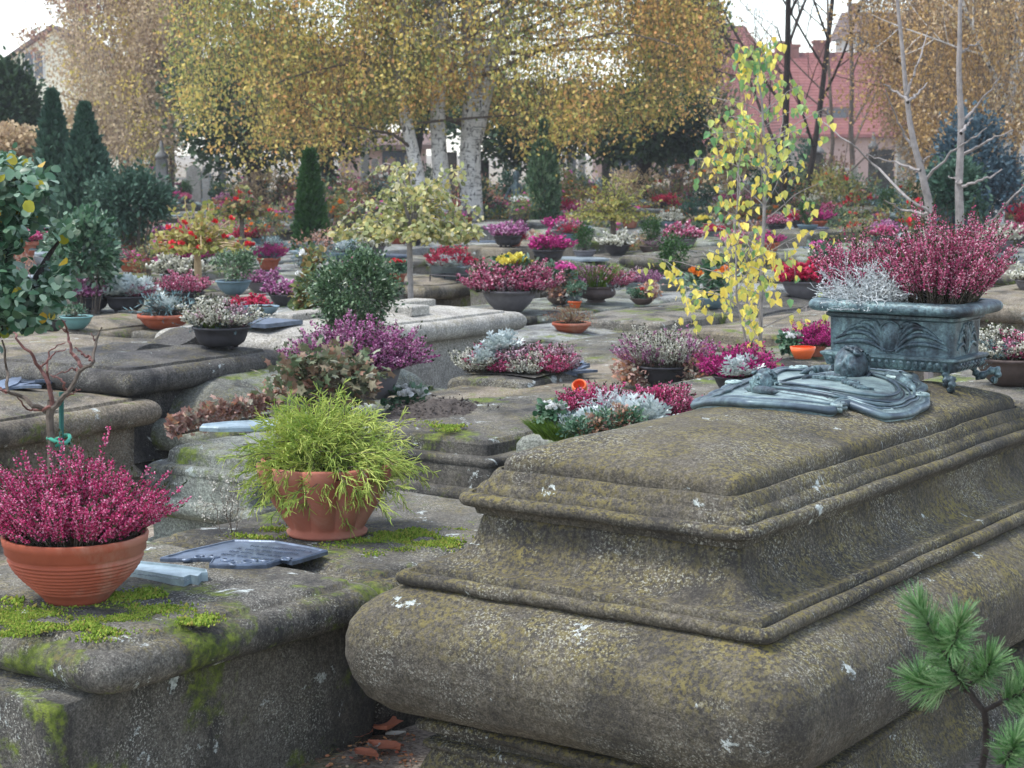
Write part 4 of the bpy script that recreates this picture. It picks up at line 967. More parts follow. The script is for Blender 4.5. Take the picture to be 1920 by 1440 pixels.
G('step', near('near', 1560, 640, .55, 1.1, 2.0, TH), 1.1, 2.0, .55, 'warm', 'brown stepped slab left of the bronze planter, behind the magenta heather', seed=20)
G('block', near('near', 955, 500, .62, .9, 1.6, TH), .9, 1.6, .62, 'warm', 'x') if False else G('block', near('near', 955, 505, .60, .42, .5, TH), .42, .5, .60, 'low', 'short upright grey stone block right of the square zinc trough', seed=21)
G('roll', near('near', 1310, 490, .62, .8, 1.5, TH), .8, 1.5, .66, 'mossy', 'high dark mossy tomb with a white lantern, left of the young yellow birch', seed=22)
G('plate', near('near', 545, 553, .42, .6, .8, TH), .6, .8, .40, 'pale', 'small white stone plate beside the blue bowl of box', seed=23)
G('roll', near('near', 600, 585, .46, .8, 1.2, TH), .8, 1.2, .44, 'slate', 'grey barrel-shaped slab left of the boxwood ball', seed=24)
G('block', near('near', 700, 470, .40, .95, 2, TH), .95, 2, .40, 'slate', 'slab with a pale blue plate behind the blue spruce pot', seed=25)
G('roll', near('near', 1720, 760, .45, .95, 1.9, TH), .95, 1.9, .45, 'low', 'low slab behind the right end of the large tomb', seed=28) if False else None
G('roll', near('left', 1700, 560, .60, 1.0, 2.0, TH), 1.0, 2.0, .60, 'warm', 'brown slab at the right edge behind the bronze planter', seed=29)
G('roll', near('near', 240, 560, .42, .95, 1.9, TH), .95, 1.9, .42, 'low', 'grey slab behind the laurel bush with a pale plate', seed=30)

moss(g_ivy, TH, [(830, 800, .05, 300), (845, 808, .04, 300), (810, 790, .05, 250), (860, 800, .03, 150)], .512, 0)
def soil_heap():
    rs = np.random.RandomState(3); c = at(815, 775, .5); d = c - g_ivy.location; cx_, cy_ = d.dot(V_), d.dot(U_); n = 30; X, Y = np.meshgrid(np.linspace(-1, 1, n), np.linspace(-1, 1, n)); R = np.sqrt(X ** 2 + Y ** 2)
    Z = .05 * np.clip(1 - R ** 1.6, -.2, 1) + .012 * fbm(np.stack([X, Y, 0 * X], -1) * 3, 2, 4, 2); mb = MB(); mb.add(np.stack([cx_ + X * .17, cy_ + Y * .26, .50 + Z], -1).reshape(-1, 3), [(j * n + i, j * n + i + 1, (j + 1) * n + i + 1, (j + 1) * n + i) for j in range(n - 1) for i in range(n - 1)])
    m = 400; T = np.stack([cx_ + rs.normal(size=m) * .07, cy_ + rs.normal(size=m) * .11, np.full(m, .545) - rs.rand(m) * .03], 1); mb.scatter(T_BUD, frames(rs.normal(size=(m, 3)), rs, sc=.014 * rs.uniform(.4, 1.3, m)), T, 0)
    mb.obj('soil_heap', simple('dry_grey_soil', (.10, .085, .075), .95, .5, 50, 1, .1, bd=.01), g_ivy, True)
soil_heap()
def child_verts(o, P):
    d = P - o.location; a = -o.rotation_euler.z; u, v = uv(a); return (d.dot(v), d.dot(u), P.z)
# cross and plate on the limestone tomb
def cross():
    mb = MB()
    def slab(x0, x1, y0, y1, z0, z1):
        b = .006; V = []
        for d, z in ((0, z0), (0, z1 - b), (b, z1)): V += [(x0 + d, y0 + d, z), (x1 - d, y0 + d, z), (x1 - d, y1 - d, z), (x0 + d, y1 - d, z)]
        F = [(i * 4 + j, i * 4 + (j + 1) % 4, (i + 1) * 4 + (j + 1) % 4, (i + 1) * 4 + j) for i in range(2) for j in range(4)] + [(8, 9, 10, 11)]
        mb.add(V, F)
    slab(-.07, .07, -.55, .68, .65, .70); slab(-.30, -.072, .16, .32, .65, .70); slab(.072, .30, .16, .32, .65, .70)
    mb.obj('stone_cross', M['pale'], g_x)
    mb = MB(); mb.add([(-.20, -.92, .664), (.22, -.92, .664), (.22, -.64, .664), (-.20, -.64, .664), (-.20, -.92, .685), (.22, -.92, .685), (.22, -.64, .685), (-.20, -.64, .685)], [(0, 1, 5, 4), (1, 2, 6, 5), (2, 3, 7, 6), (3, 0, 4, 7), (4, 5, 6, 7)])
    mb.obj('epitaph', M['plaque'], g_x)
    mb = MB(); mb.add([(.476, -.80, .20), (.476, -.45, .20), (.476, -.45, .36), (.476, -.80, .36), (.43, -.80, .20), (.43, -.45, .20), (.43, -.45, .36), (.43, -.80, .36)], [(0, 1, 2, 3), (4, 0, 3, 7), (1, 5, 6, 2), (3, 2, 6, 7), (0, 4, 5, 1)])
    mb.obj('side_plate', M['brownpot'], g_x)
cross()
# scroll and banner on the blackened tomb
mb = MB()
for i, (dx, r, a0) in enumerate(((.0, .075, 0), (-.22, .065, 2.2))):
    t_ = np.linspace(0, 1, 40); an = a0 + t_ * 9.5; q = r * (1 - .8 * t_)
    mb.tubes(np.stack([-.28 + .26 * i + q * np.cos(an), np.full(40, .575), .40 + q * np.sin(an)], 1)[None], (.020 * (1.1 - .6 * t_))[None], 8, 0, True)
mb.obj('volute', M['dark'], g_b, True)
mb = MB(); t_ = np.linspace(0, 1, 18)
for w0 in (0,):
    V = []; 
    for k in t_:
        y = .25 + .62 * k; z = .60 + .05 * k + .02 * math.sin(k * 9); y -= .42; V += [(-.10, y, z - .03), (-.09, y, z + .02), (.10, y + .04, z + .018), (.12, y + .04, z - .04)]
    F = [(4 * i + j, 4 * i + (j + 1) % 4, 4 * i + 4 + (j + 1) % 4, 4 * i + 4 + j) for i in range(17) for j in range(4)] + [(0, 1, 2, 3), (68, 69, 70, 71)]
mb.add(V, F); mb.obj('carved_banner', M['dark'], g_b)
# plates of bronze leaves
def leaf_plates(g, spots, H, mat, seed, name='epitaph'):
    rs = np.random.RandomState(seed); mb = MB()
    for x, y, L_, n in spots:
        q = child_verts(g, at(x, y, H)); 
        for i in range(n):
            a = rs.rand() * 6.3; c = np.array([q[0] + rs.normal() * L_ * .35, q[1] + rs.normal() * L_ * .5, H + .008 + rs.rand() * .012])
            m = 9; V = []; LL_ = L_ * rs.uniform(.35, .7); W_ = LL_ * rs.uniform(.3, .5)
            for z in (0, .012):
                for k in range(m): t_ = 2 * PI * k / m; e = 1 + .25 * math.cos(3 * t_); V.append(c + np.array([LL_ * e * math.cos(t_) * math.cos(a) - W_ * math.sin(t_) * math.sin(a), LL_ * e * math.cos(t_) * math.sin(a) + W_ * math.sin(t_) * math.cos(a), z + .012 * math.cos(t_)]))
            mb.add(V, [(k, (k + 1) % m, m + (k + 1) % m, m + k) for k in range(m)] + [tuple(range(m, 2 * m))])
    return mb.obj(name, M[mat], g)
leaf_plates(g_i, [(1020, 705, .16, 12), (1070, 698, .12, 10), (970, 712, .14, 5), (1050, 708, .12, 8)], .512, 'plaque', 1)
leaf_plates(g_n, [(1420, 638, .2, 16), (1400, 645, .2, 12), (1450, 636, .18, 10)], .432, 'plaque', 2)
leaf_plates(g_a, [(60, 728, .2, 12), (120, 722, .15, 8), (160, 718, .1, 5)], .492, 'plaque', 3)
def plate_on(g, px, py, H, rx, ry, rot, mat, name='epitaph', th=.014, n=30, lob=5, am=.08):
    q = child_verts(g, at(px, py, H)); mb = MB(); V = []
    for z, s in ((0, 1), (th * .7, 1), (th, .96), (th * .7, .85), (th * .75, .4)):
        for k in range(n):
            a = 2 * PI * k / n; e = (1 + am * math.cos(lob * a + 1)) * s; x, y = rx * e * math.cos(a), ry * e * math.sin(a)
            V.append((q[0] + x * math.cos(rot) - y * math.sin(rot), q[1] + x * math.sin(rot) + y * math.cos(rot), H + z))
    F = [(i * n + j, i * n + (j + 1) % n, (i + 1) * n + (j + 1) % n, (i + 1) * n + j) for i in range(4) for j in range(n)] + [tuple(4 * n + j for j in range(n))]
    mb.add(V, F); return mb.obj(name, M[mat], g)
g0 = [o for o in COL.objects if o.get('label', '').startswith('pale-topped')][0]
plate_on(g0, 470, 803, .512, .19, .08, .9, 'paleplaque', th=.02, lob=9, am=.04)
plate_on(g_a, 115, 688, .5, .10, .07, .4, 'plaque') if False else None

# ------------------------------------------------------------------ shared plant meshes
HM = {c: heather('heather_' + c, .11, .19, 120, c, 30 + i, .95, 30, .0115, 1, .2, .009) for i, c in enumerate(('h_red', 'h_mag', 'h_pink', 'h_rose', 'h_white', 'h_pale', 'h_crim'))}
HF = {c: heather('heather_far_' + c, .12, .17, 60, c, 50 + i, 1.0, 16, .024, 1, .15, .014, tip=False) for i, c in enumerate(('h_red', 'h_mag', 'h_pink', 'h_rose', 'h_white', 'h_crim'))}
def silver_leaf(name, n=46, L_=.11, seed=0, mat='silver', tm=T_LOBE):
    rs = np.random.RandomState(seed); mb = MB(); a = rs.rand(n) * 6.3; el = rs.uniform(.1, 1.4, n)
    d = np.stack([np.cos(el) * np.cos(a), np.cos(el) * np.sin(a), np.sin(el)], 1); T = rs.normal(size=(n, 3)) * np.array([.022, .022, .004]) + d * .03 * rs.rand(n)[:, None]; T[:, 2] = np.abs(T[:, 2])
    mb.scatter(tm, frames(d, rs, ref=(0, 0, 1), flat=.3, sc=L_ * rs.uniform(.6, 1.1, n)), T, 0); return mb.mesh(name, [M[mat]])
SILV = silver_leaf('dusty_miller'); SPR = fir_sprigs('blue_spruce', .17, .15, 60, seed=2); SPRF = fir_sprigs('blue_spruce_far', .17, .15, 34, seed=3, need=16, nl=.03, th=.004)
WIRE = wire_plant('silver_wire', .14, .15, 160, th=.0024, seed=8, leafy=6); GRS = grass('grass_tuft', .07, .15, 260)
def cloud_mesh(name, r, hz, n, size, tm, mats, **k):
    mb, rs, c = clumpy(name, r, hz, n, size, tm, mats, **k); return mb.mesh(name, [M[x] for x in mats])
BOX = cloud_mesh('box_plant', .15, .10, 1500, .022, T_LEAF, ['box', 'bark'], seed=3)
GREENS = cloud_mesh('green_leaves', .13, .09, 500, .04, T_LEAF, ['camel', 'bark'], seed=4)
DRY = cloud_mesh('dry_plant', .16, .06, 900, .016, T_LEAF, ['drybrown', 'drybrown'], seed=5, stems=120)
CON = cloud_mesh('dwarf_conifer', .10, .16, 1500, .022, T_DIAM, ['thuja', 'bark'], seed=6)
BRN = cloud_mesh('brown_leaves', .12, .09, 420, .035, T_STAR, ['heuch', 'bark'], seed=7)
def flowers(name, mat, r=.11, h=.09, n=26, size=.034, leaf='camel', seed=0, petals=9):
    mb, rs, c = clumpy(name, r, h, 260, .045, T_OVAL, None, seed=seed, stems=10)
    a = rs.rand(40) * 6.3; q = np.sqrt(rs.rand(40)) * r; pts = np.stack([q * np.cos(a), q * np.sin(a), h * 1.6 + .03 - q * .25], 1)
    blossoms(mb, rs, pts, n, size, 2, .006, petals); return mb.mesh(name, [M[leaf], M['bark'], M[mat]])
FL = {k: flowers('flowers_' + k, k, seed=i) for i, k in enumerate(('f_red', 'f_pink', 'f_white', 'f_yel', 'f_or'))}

def PT(kind, cx, by, w, plants, label, mat=None, cat='potted plant', rz=None, ex=1, name='potted_plant', push=.4):
    P = rest(cx, by); depth = P.y; r = 1.03 * w * depth / F_PX / 2
    P.y += r * push
    k = 1.03 * r / .125; pl = []
    for pn, me, off, s in plants: pl.append((pn, me, (off[0] * r, off[1] * r, off[2] * r), tuple(x * k for x in s) if hasattr(s, '__len__') else s * k, rnd.uniform(0, 6)))
    return potted(kind, r, P, mat, label, pl, cat, name, rz if rz is not None else (-TH if kind == 'box' else 0))
h_ = lambda c, s=1, x=0, y=0: ('heather', HM[c], (x, y, 0), s)
# --- nearer pots
urn_heather = heather('pink_heather', .12, .25, 400, 'h_pink', 61, 1.15, 52, .0095, 1.5, .15, .008)
P = at(700, 748, .52); P.y += .03
potted('urn', .122, P, None, 'tall grey pot of spreading pink-purple heather beside the ivy', [('heather', urn_heather, (-.07, 0, -.02), 1.2, 0)])
PT('footed', 412, 655, 108, [h_('h_white', 1.0, -.1), ('spruce', SPR, (.45, .1, 0), .8), ('spruce', SPR, (-.6, -.1, 0), .55), h_('h_pale', .8, .1, .1), ('grass', GRS, (-.2, -.3, 0), .6)], 'dark oval pot of white heather and blue spruce on the pale worn slab')
PT('dish', 488, 594, 68, [], 'shallow blue-grey bowl with hardly anything in it, beyond the white heather pot', cat='bowl', name='planting_bowl')
PT('footed', 233, 585, 76, [('silver_leaves', SILV, (-.2, 0, .1), 1.2), ('silver_leaves', SILV, (.4, .1, .1), 1.2), ('spruce', SPR, (-.6, 0, 0), .7), h_('h_rose', .6, .6, .2)], 'four-footed dark pot of silver leaves standing on bright moss')
PT('bowl', 140, 618, 62, [('leaves', GREENS, (-.1, 0, .0), .5)], 'verdigris green bowl half hidden by the glossy shrub', mat='tealbowl')
PT('bowl', 96, 622, 50, [('leaves', GREENS, (-.1, 0, .0), .6)], 'small dark bowl under the glossy shrub at the left', mat='darkpot')
PT('bowl', 346, 577, 72, [h_('h_rose', 1.05)], 'dark round bowl of dusky red heather left of the clipped box', mat='darkpot')
PT('bowl', 436, 553, 66, [('box', BOX, (0, 0, .2), 1.0)], 'blue-grey bowl of clipped green box', mat='bluebowl')
PT('box', 345, 512, 74, [h_('h_mag', .9, -.5), h_('h_mag', .9, .5), h_('h_mag', .8, 0, .1)], 'long dark trough of magenta heather behind the red rose standard', mat='darkpot')
PT('terra_pot', 503, 506, 44, [h_('h_mag', 1.1, 0, .2), ('spruce', SPR, (-.4, -.3, 0), .7), ('spruce', SPR, (.5, -.3, 0), .7)], 'terracotta pot of bright magenta heather edged with blue spruce')
PT('terra_pot', 590, 520, 46, [('spruce', SPR, (-.3, 0, .6), 1.5), ('spruce', SPR, (.4, 0, .3), 1.4), ('spruce', SPR, (-.7, 0, -.2), 1.2)], 'terracotta pot overflowing with blue spruce sprays')
PT('box', 253, 510, 56, [h_('h_rose', .7, -.3), h_('h_red', .5, .4)], 'low terracotta trough with a little red heather, left of the magenta trough', mat='terra')
PT('terra_bowl', 247, 472, 46, [('grass', GRS, (-.5, 0, 0), 1), ('grass', GRS, (.6, 0, 0), 1), h_('h_pale', .7)], 'terracotta bowl with grass tufts and a bamboo cane')
PT('terra_bowl', 520, 440, 38, [h_('h_rose', 1.0)], 'small terracotta bowl of heather on a white saucer left of the dark cone tree')
PT('terra_pot', 744, 531, 36, [('flowers', FL['f_red'], (0, 0, 0), 1.0), ('leaves', GREENS, (.3, 0, 0), .8)], 'small terracotta pot of red begonias just left of the weeping tree trunk')
PT('box', 843, 523, 68, [h_('h_red', 1.0, -.3, .1), h_('h_red', .9, .4, .1), ('silver_leaves', SILV, (-.7, -.2, 0), .9), ('silver_leaves', SILV, (.1, -.4, 0), .9), ('silver_leaves', SILV, (.7, -.2, 0), .9)], 'square zinc trough of crimson heather with silver leaves on an iron stand')
PT('bowl', 955, 586, 104, [h_('h_rose', 1.0, -.45), h_('h_rose', 1.0, .45), h_('h_pale', .6, 0, -.2), ('flowers', FL['f_yel'], (.1, .3, .0), .8)], 'wide grey bowl of dusky pink heather with yellow chrysanthemums, behind the limestone tomb')
PT('urnfoot', 1118, 568, 76, [h_('h_pink', .9, -.6), ('grass', GRS, (-.1, -.2, 0), 1.2), ('silver_bush', WIRE, (.5, -.1, 0), .75), h_('h_rose', .9, .8, .2), h_('h_pink', .9, .1, .5)], 'brown footed iron bowl with grass, silver bush and pink heather')
PT('terra_bowl', 1072, 626, 72, [('dry_plant', DRY, (0, 0, 0), .8)], 'shallow terracotta bowl of dry brown stems on the mossy rough block')
PT('box', 1203, 551, 56, [h_('h_pale', .9, -.4), h_('h_pink', .8, .4)], 'square pale zinc box of pale pink heather behind the red begonia arrangement')
PT('terra_pot', 966, 462, 26, [h_('h_rose', 1.2, -.2), h_('h_red', .9, .5)], 'little terracotta pot of red heather on the tall brown block')
PT('bowl', 1070, 452, 34, [h_('h_red', 1.1)], 'dark round bowl of red heather left of the olive-leaved small tree', mat='bluebowl')
PT('box', 1135, 440, 42, [('flowers', FL['f_or'], (-.4, 0, 0), .8), h_('h_mag', .9, .4)], 'terracotta trough with orange flowers beneath the olive-leaved small tree', mat='terra')
PT('bowl', 1220, 478, 42, [('conifer', CON, (0, 0, .1), 1.0), h_('h_pale', .8, .5)], 'dark iron bowl with a small dwarf conifer and pale heather', mat='brownpot')
PT('bowl', 744, 627, 58, [h_('h_white', .9, 0, 0), h_('h_pink', .7, .4, .2)], 'dark green bowl of white heather at the near end of the limestone tomb', mat='green_pot')
big_wh = heather('white_heather', .12, .24, 200, 'h_white', 71, .55, 48, .0085, 1.0, .15, .007)
big_pk = heather('pink_heather', .12, .22, 130, 'h_pink', 72, .8, 44, .0085, 1.0, .15, .007)
P = rest(1245, 728); P.y += .06
potted('bowl', .125, P, 'darkpot', 'black oval bowl of tall white and pink heather with brown heuchera leaves', [('heather', big_wh, (.0, -.01, 0), 1, 0), ('heather', big_pk, (-.06, .02, 0), .9, 1), ('heather', big_pk, (.08, .03, 0), .95, 2), ('brown_leaves', BRN, (-.13, 0, -.08), .7, 0), ('brown_leaves', BRN, (.13, -.02, -.09), .85, 1)])
P = rest(1385, 715); P.y = max(P.y, 6.6); P = at_d(1385, 715, 6.9)
def bedding(name, P, parts, label, cat='plants'):
    o = empty(name, P, 0, label, cat)
    for pn, me, off, s, rz in parts: link(pn, me, o, off, rz, s)
    return o
mag = heather('magenta_heather', .11, .17, 210, 'h_mag', 73, 1.0, 44, .0085, 1.0, .08, .009)
P = at_d(1385, 712, 7.1)
potted('bowl', .10, Vector((P.x, P.y, P.z - .06)), 'darkpot', 'low dark bowl of bright magenta heather with one silver-leaved plant, left of the bronze plaque', [('heather', mag, (0, 0, 0), 1, 0), ('silver_leaves', SILV, (.0, -.1, .02), .8, 0)])
PB = Vector((P.x, P.y, 0))
G('plate', (PB.x + .0, PB.y + .1, 0), .8, 1.2, max(.2, P.z - .065), 'low', 'slab under the low bowl of magenta heather, hidden behind the large tomb', seed=31)
P = at_d(1528, 668, 8.2); G('plate', (P.x, P.y + .15, 0), .7, 1.0, max(.2, P.z - .01), 'low', 'slab carrying the orange cup and white flowers behind the bronze planter', seed=32)
potted('terra_pot', .05, Vector((P.x + .0, P.y, P.z)), 'terra', 'small pot of deep magenta heather with white flowers, half hidden behind the bronze planter', [('heather', mag, (0, 0, 0), .85, 0), ('flowers', FL['f_white'], (-.12, -.05, -.02), .45, 0)])
P2 = at_d(1505, 672, 7.9)
o = empty('orange_cup', P2, 0, 'orange plastic cup lying by the magenta heather behind the plaque', 'cup'); mb = MB(); lathe(mb, [(.02, 0), (.035, .0), (.05, .03), (.055, .05), (.05, .05)], 20); mb.obj('cup', M['orange'], o, True)
P = rest(1893, 742); P = at_d(1893, 722, 6.6)
G('plate', (P.x + .1, P.y + .1, 0), .8, 1.0, max(.2, P.z - .005), 'low', 'low slab under the brown pot at the right edge', seed=33)
potted('bowl', .13, P, 'brownpot', 'brown bowl of green spruce and pink heather at the right edge', [('spruce', SPR, (-.04, -.03, 0), .8, 0), ('heather', HM['h_rose'], (.05, 0, 0), .8, 1), ('heather', HM['h_white'], (-.03, .03, 0), .9, 0)])
PT('dish', 1205, 572, 46, [('flowers', FL['f_red'], (0, 0, 0), .6), ('leaves', BRN, (.6, 0, 0), .8), ('leaves', GREENS, (-.6, 0, 0), .6)], 'red begonia and brown-leaf arrangement on the dark moulded slab', mat='brownpot')
PT('bowl', 1350, 548, 62, [h_('h_pale', .7), ('conifer', CON, (-.3, 0, 0), .6)], 'dark bowl seen through the young yellow birch', mat='brownpot')
PT('terra_pot', 1078, 578, 26, [('spruce', SPR, (0, 0, 0), 1.2), ('leaves', GREENS, (.2, 0, 1.0), 1.2), ('flowers', FL['f_red'], (-.2, 0, .8), .5)], 'little orange-red pot with a conifer spray and red flowers beside the footed bowl', mat='orange')
PT('dish', 1050, 572, 50, [('flowers', FL['f_pink'], (0, 0, .9), 1.1), ('leaves', BRN, (.1, 0, 0), 1.0)], 'pink cyclamen behind the wide grey bowl', mat='brownpot')
PT('bowl', 1200, 412, 40, [h_('h_rose', 1.3)], 'rounded dusky heather in a dark bowl on the high mossy tomb', mat='darkpot')
PT('bowl', 1290, 418, 54, [h_('h_pink', 1.2), ('spruce', SPR, (-.6, 0, 0), 1.0), ('spruce', SPR, (.6, 0, 0), 1.0)], 'wide bowl of pink heather with blue spruce beside the white lantern', mat='darkpot')
PT('bowl', 628, 372, 10, [], 'x') if False else None
P = rest(1274, 421); o = empty('grave_lantern', P, 0, 'small white grave lantern on the high dark tomb', 'lantern')
mb = MB(); s_ = .05; loft(mb, s_, s_, [(0, 0, .004), (0, .012, .004), (.008, .014, .004), (.008, .12, .004), (0, .122, .004), (0, .135, .004), (.03, .16, .004)], 1, 1); mb.obj('case', M['zinc'], o)
mb = MB(); loft(mb, .03, .044, [(0, .02, .004), (0, .115, .004)], 1, 1); mb.obj('candle', M['white'], o)
P = rest(845, 527)
o = empty('plant_stand', P, -TH, 'thin iron stand under the square zinc trough', 'stand'); mb = MB()
for sx in (-1, 1):
    for sy in (-1, 1): mb.tubes(np.array([[(sx * .14, sy * .10, 0), (sx * .14, sy * .10, .05)]]), np.full((1, 2), .006), 5)
mb.obj('leg', M['darkpot'], o)
mb = MB(); mb.tubes(np.array([[(-.14, -.1, .05), (.14, -.1, .05), (.14, .1, .05), (-.14, .1, .05), (-.14, -.1, .05)]]), np.full((1, 5), .006), 5); mb.obj('frame', M['darkpot'], o)

# --- ivy and heuchera beside the urn
def mass(name, px, py, w, h, depth, n, size, tm, mats, label, cat, seed=0, ry=None, base=None, **k):
    """leafy mass centred on a photo pixel at a given distance, rooted at height base"""
    c = at_d(px, py, depth); r = w * depth / F_PX / 2; hz = h * depth / F_PX / 2
    z0 = c.z - hz if base is None else base
    mb, rs, cc = clumpy(name, r, hz, n, size, tm, None, zc=c.z - z0, seed=seed, **k)
    o = empty(name, (c.x, c.y, z0), 0, label, cat); o['_r'] = r
    return o, mb, rs, cc, r, hz
o, mb, rs, cc, r, hz = mass('ivy', 610, 715, 190, 140, 7.35, 1500, .042, T_STAR, None, 'mound of bronze-green star-leaved ivy left of the tall grey pot', 'ivy', 3, base=.50, K=30)
mb.obj('leaves', [M['ivy'], M['bark']], o)
rs = np.random.RandomState(5); mb = MB(); n = 950; t_ = rs.rand(n); px_ = 318 + 220 * t_; C = np.array([at_d(x, 800 - 48 * k + rs.normal() * 9 - abs(rs.normal()) * 10 * k, 7.2 + .45 * k) for x, k in zip(px_, t_)])
c0 = C.mean(0); c0[2] = .5; mb.scatter(T_STAR, frames(rs.normal(size=(n, 3)) + np.array([0, 0, .4]), rs, sc=.029 * rs.uniform(.5, 1.3, n)), C - c0, 0)
S_ = np.array([at_d(318 + 220 * k, 812 - 44 * k, 7.2 + .45 * k) for k in np.linspace(0, 1, 9)]) - c0; mb.tubes((S_ + np.array([0, 0, -.01]))[None], np.full((1, 9), .006), 4, 1)
o = empty('trailing_heuchera', c0, 0, 'trailing row of brownish pink leaves along the back edge of the pale slab', 'plants'); mb.obj('leaves', [M['heuch'], M['bark']], o)
# white cut flowers on soil by the urn
o = empty('cut_flowers', at_d(765, 752, 7.7), 0, 'white and cream cut flowers at the right of the tall grey pot', 'flowers')
link('flowers', FL['f_white'], o, (0, 0, -.08), 0, .75); link('flowers', FL['f_yel'], o, (.07, -.03, -.10), 0, .3)
# boxwood ball
o, mb, rs, cc, r, hz = mass('boxwood_ball', 667, 545, 150, 140, 9.1, 9500, .021, T_LEAF, None, 'rounded dark boxwood bush behind the pink heather urn', 'bush', 4, base=.1, K=70, clump=.17, lobes=.05, shell=.7, stems=70)
mb.obj('leaves', [M['box'], M['bark']], o)
o, mb, rs, cc, r, hz = mass('white_flower_bush', 596, 545, 78, 120, 10.2, 900, .04, T_OVAL, None, 'shrub with white blossoms and faded brown leaves left of the boxwood ball', 'bush', 5, base=.1, K=14)
blossoms(mb, rs, cc[cc[:, 2] > .3], 42, .034, 2, .03, 8); mb.obj('leaves', [M['rosegrn'], M['bark'], M['f_white']], o)
# cluster in front of the limestone tomb
o = empty('heather_bed', at_d(968, 697, 8.45), 0, 'bed of red and white heather with silver leaves in front of the limestone tomb', 'plants')
for i, (c, x, y, s) in enumerate((('h_white', -.16, .02, .85), ('h_rose', -.10, .06, .9), ('h_crim', -.05, -.05, .6), ('h_pale', .03, .03, .95), ('h_white', .05, -.06, .75), ('h_rose', .12, .0, .9), ('h_crim', .15, -.05, .7), ('h_pale', .18, .04, .85))): link('heather', HM[c], o, (x, y, 0), i, s)
link('silver_leaves', SILV, o, (-.06, .02, .10), 0, .9); link('silver_leaves', SILV, o, (-.12, -.03, .04), 0, .9)
P = at_d(968, 700, 8.45); c_ = Vector((P.x, P.y, 0)); G('block', (P.x, P.y, 0), .45, .55, P.z, 'mossy', 'small kerb block planted with red and white heather before the limestone tomb', seed=34)
# mixed planting on the stepped slab
o = empty('mixed_planting', at_d(1135, 790, 6.35), 0, 'low mixed planting of silver, pink and brown leaves beside the lid of the large tomb', 'plants')
b0 = o.location
G('block', (b0.x + .12, b0.y + .08, 0), .72, .55, b0.z - .055, 'greenish', 'raised kerb block filled with the mixed silver and pink planting', seed=35)
def mp(nm, me, px, py, s, depth=6.35, rz=0): q = at_d(px, py, depth) - b0; link(nm, me, o, q, rz, s)
for x, y, s, c in ((1085, 765, .6, 'h_crim'), (1120, 760, .75, 'h_crim'), (1140, 762, .6, 'h_rose'), (1225, 755, .7, 'h_crim'), (1255, 760, .7, 'h_rose'), (1275, 770, .5, 'h_crim'), (1195, 758, .55, 'h_rose')): mp('heather', HM[c], x, y + 12, s, 6.5, x)
for x, y, s in ((1205, 795, 1.0), (1225, 800, .8), (1110, 800, .7), (1080, 805, .6), (1190, 812, .6)): mp('silver_leaves', SILV, x, y, s, 6.2, x)
mp('silver_bush', WIRE, 1150, 772, .65, 6.4); mp('silver_bush', WIRE, 1175, 775, .5, 6.4, 2); mp('spruce', SPR, 1075, 795, .5, 6.25); mp('spruce', SPR, 1050, 812, .35, 6.25, 1)
for x, y, s in ((1115, 822, .38), (1165, 806, .4)): mp('brown_leaves', BRN, x, y, s, 6.1, x)
for x, y, s in ((1140, 815, .45), (1090, 826, .4), (1180, 806, .4)): mp('leaves', GREENS, x, y, s, 6.1, x)
mp('grass', GRS, 1040, 822, .6, 6.2); mp('flowers', FL['f_white'], 1035, 800, .45, 6.25); mp('grass', GRS, 1020, 812, .5, 6.25); mp('grass', GRS, 1055, 826, .5, 6.15)
P = at_d(1088, 733, 6.7); o2 = empty('orange_vase', P, 0, 'orange plastic grave vase sticking up behind the mixed planting', 'vase'); o2.rotation_euler = (.75, -.2, 0); o2.scale = (.68, .68, .68)
mb = MB(); lathe(mb, [(.006, -.09), (.008, -.02), (.03, 0), (.04, .02), (.04, .05), (.034, .06), (.03, .05)], 22); mb.obj('vase', M['orange'], o2, True)

# --- bare rose, its stake and tie, left
o = empty('bare_rose', at(98, 900, .0) if False else at_d(97, 960, 5.9), 0, 'leafless reddish rose standard tied to a green stake at the left edge', 'rose')
b0 = np.array(o.location); b0[2] = 0; o.location = b0
W3 = lambda x, y, d=5.9: np.array(at_d(x, y, d)) - b0
mb = MB(); P = np.array([W3(99, 1120), W3(97, 900), W3(96, 830), W3(93, 780), W3(98, 752)]); mb.tubes(P[None], np.array([[.014, .013, .012, .013, .016]]), 8)
for pts, r in (([(98, 762), (70, 770), (52, 768), (30, 745)], .006), ([(90, 770), (60, 760), (40, 742), (12, 735), (14, 690), (5, 640)], .009), ([(98, 760), (92, 720), (75, 690), (55, 660), (30, 635), (28, 622)], .008),
               ([(100, 765), (118, 745), (130, 728), (155, 692), (175, 680), (178, 640), (190, 615)], .010), ([(155, 692), (135, 660), (128, 625), (118, 600)], .007), ([(175, 680), (160, 665), (140, 652)], .006), ([(120, 745), (140, 735), (152, 728)], .004),
               ([(96, 735), (88, 700), (90, 660), (122, 640)], .005), ([(150, 700), (140, 690), (100, 705)], .004), ([(12, 735), (-10, 725)], .006), ([(75, 690), (100, 665), (125, 652)], .004), ([(128, 625), (110, 612)], .003), ([(178, 640), (172, 625)], .003), ([(122, 730), (118, 715), (96, 703)], .005)):
    P = np.array([W3(x, y, 5.9 + .04 * math.sin(x)) for x, y in pts]); t0 = np.linspace(0, len(P) - 1, 16); Q = np.stack([np.interp(t0, range(len(P)), P[:, k]) for k in range(3)], 1); Q += np.random.RandomState(int(pts[-1][0]) + 50).normal(size=Q.shape) * .0025
    mb.tubes(Q[None], np.linspace(r, r * .35, 16)[None], 6, 0 if r > .008 else 1)
mb.obj('stem', [M['bark'], M['redbark']], o)
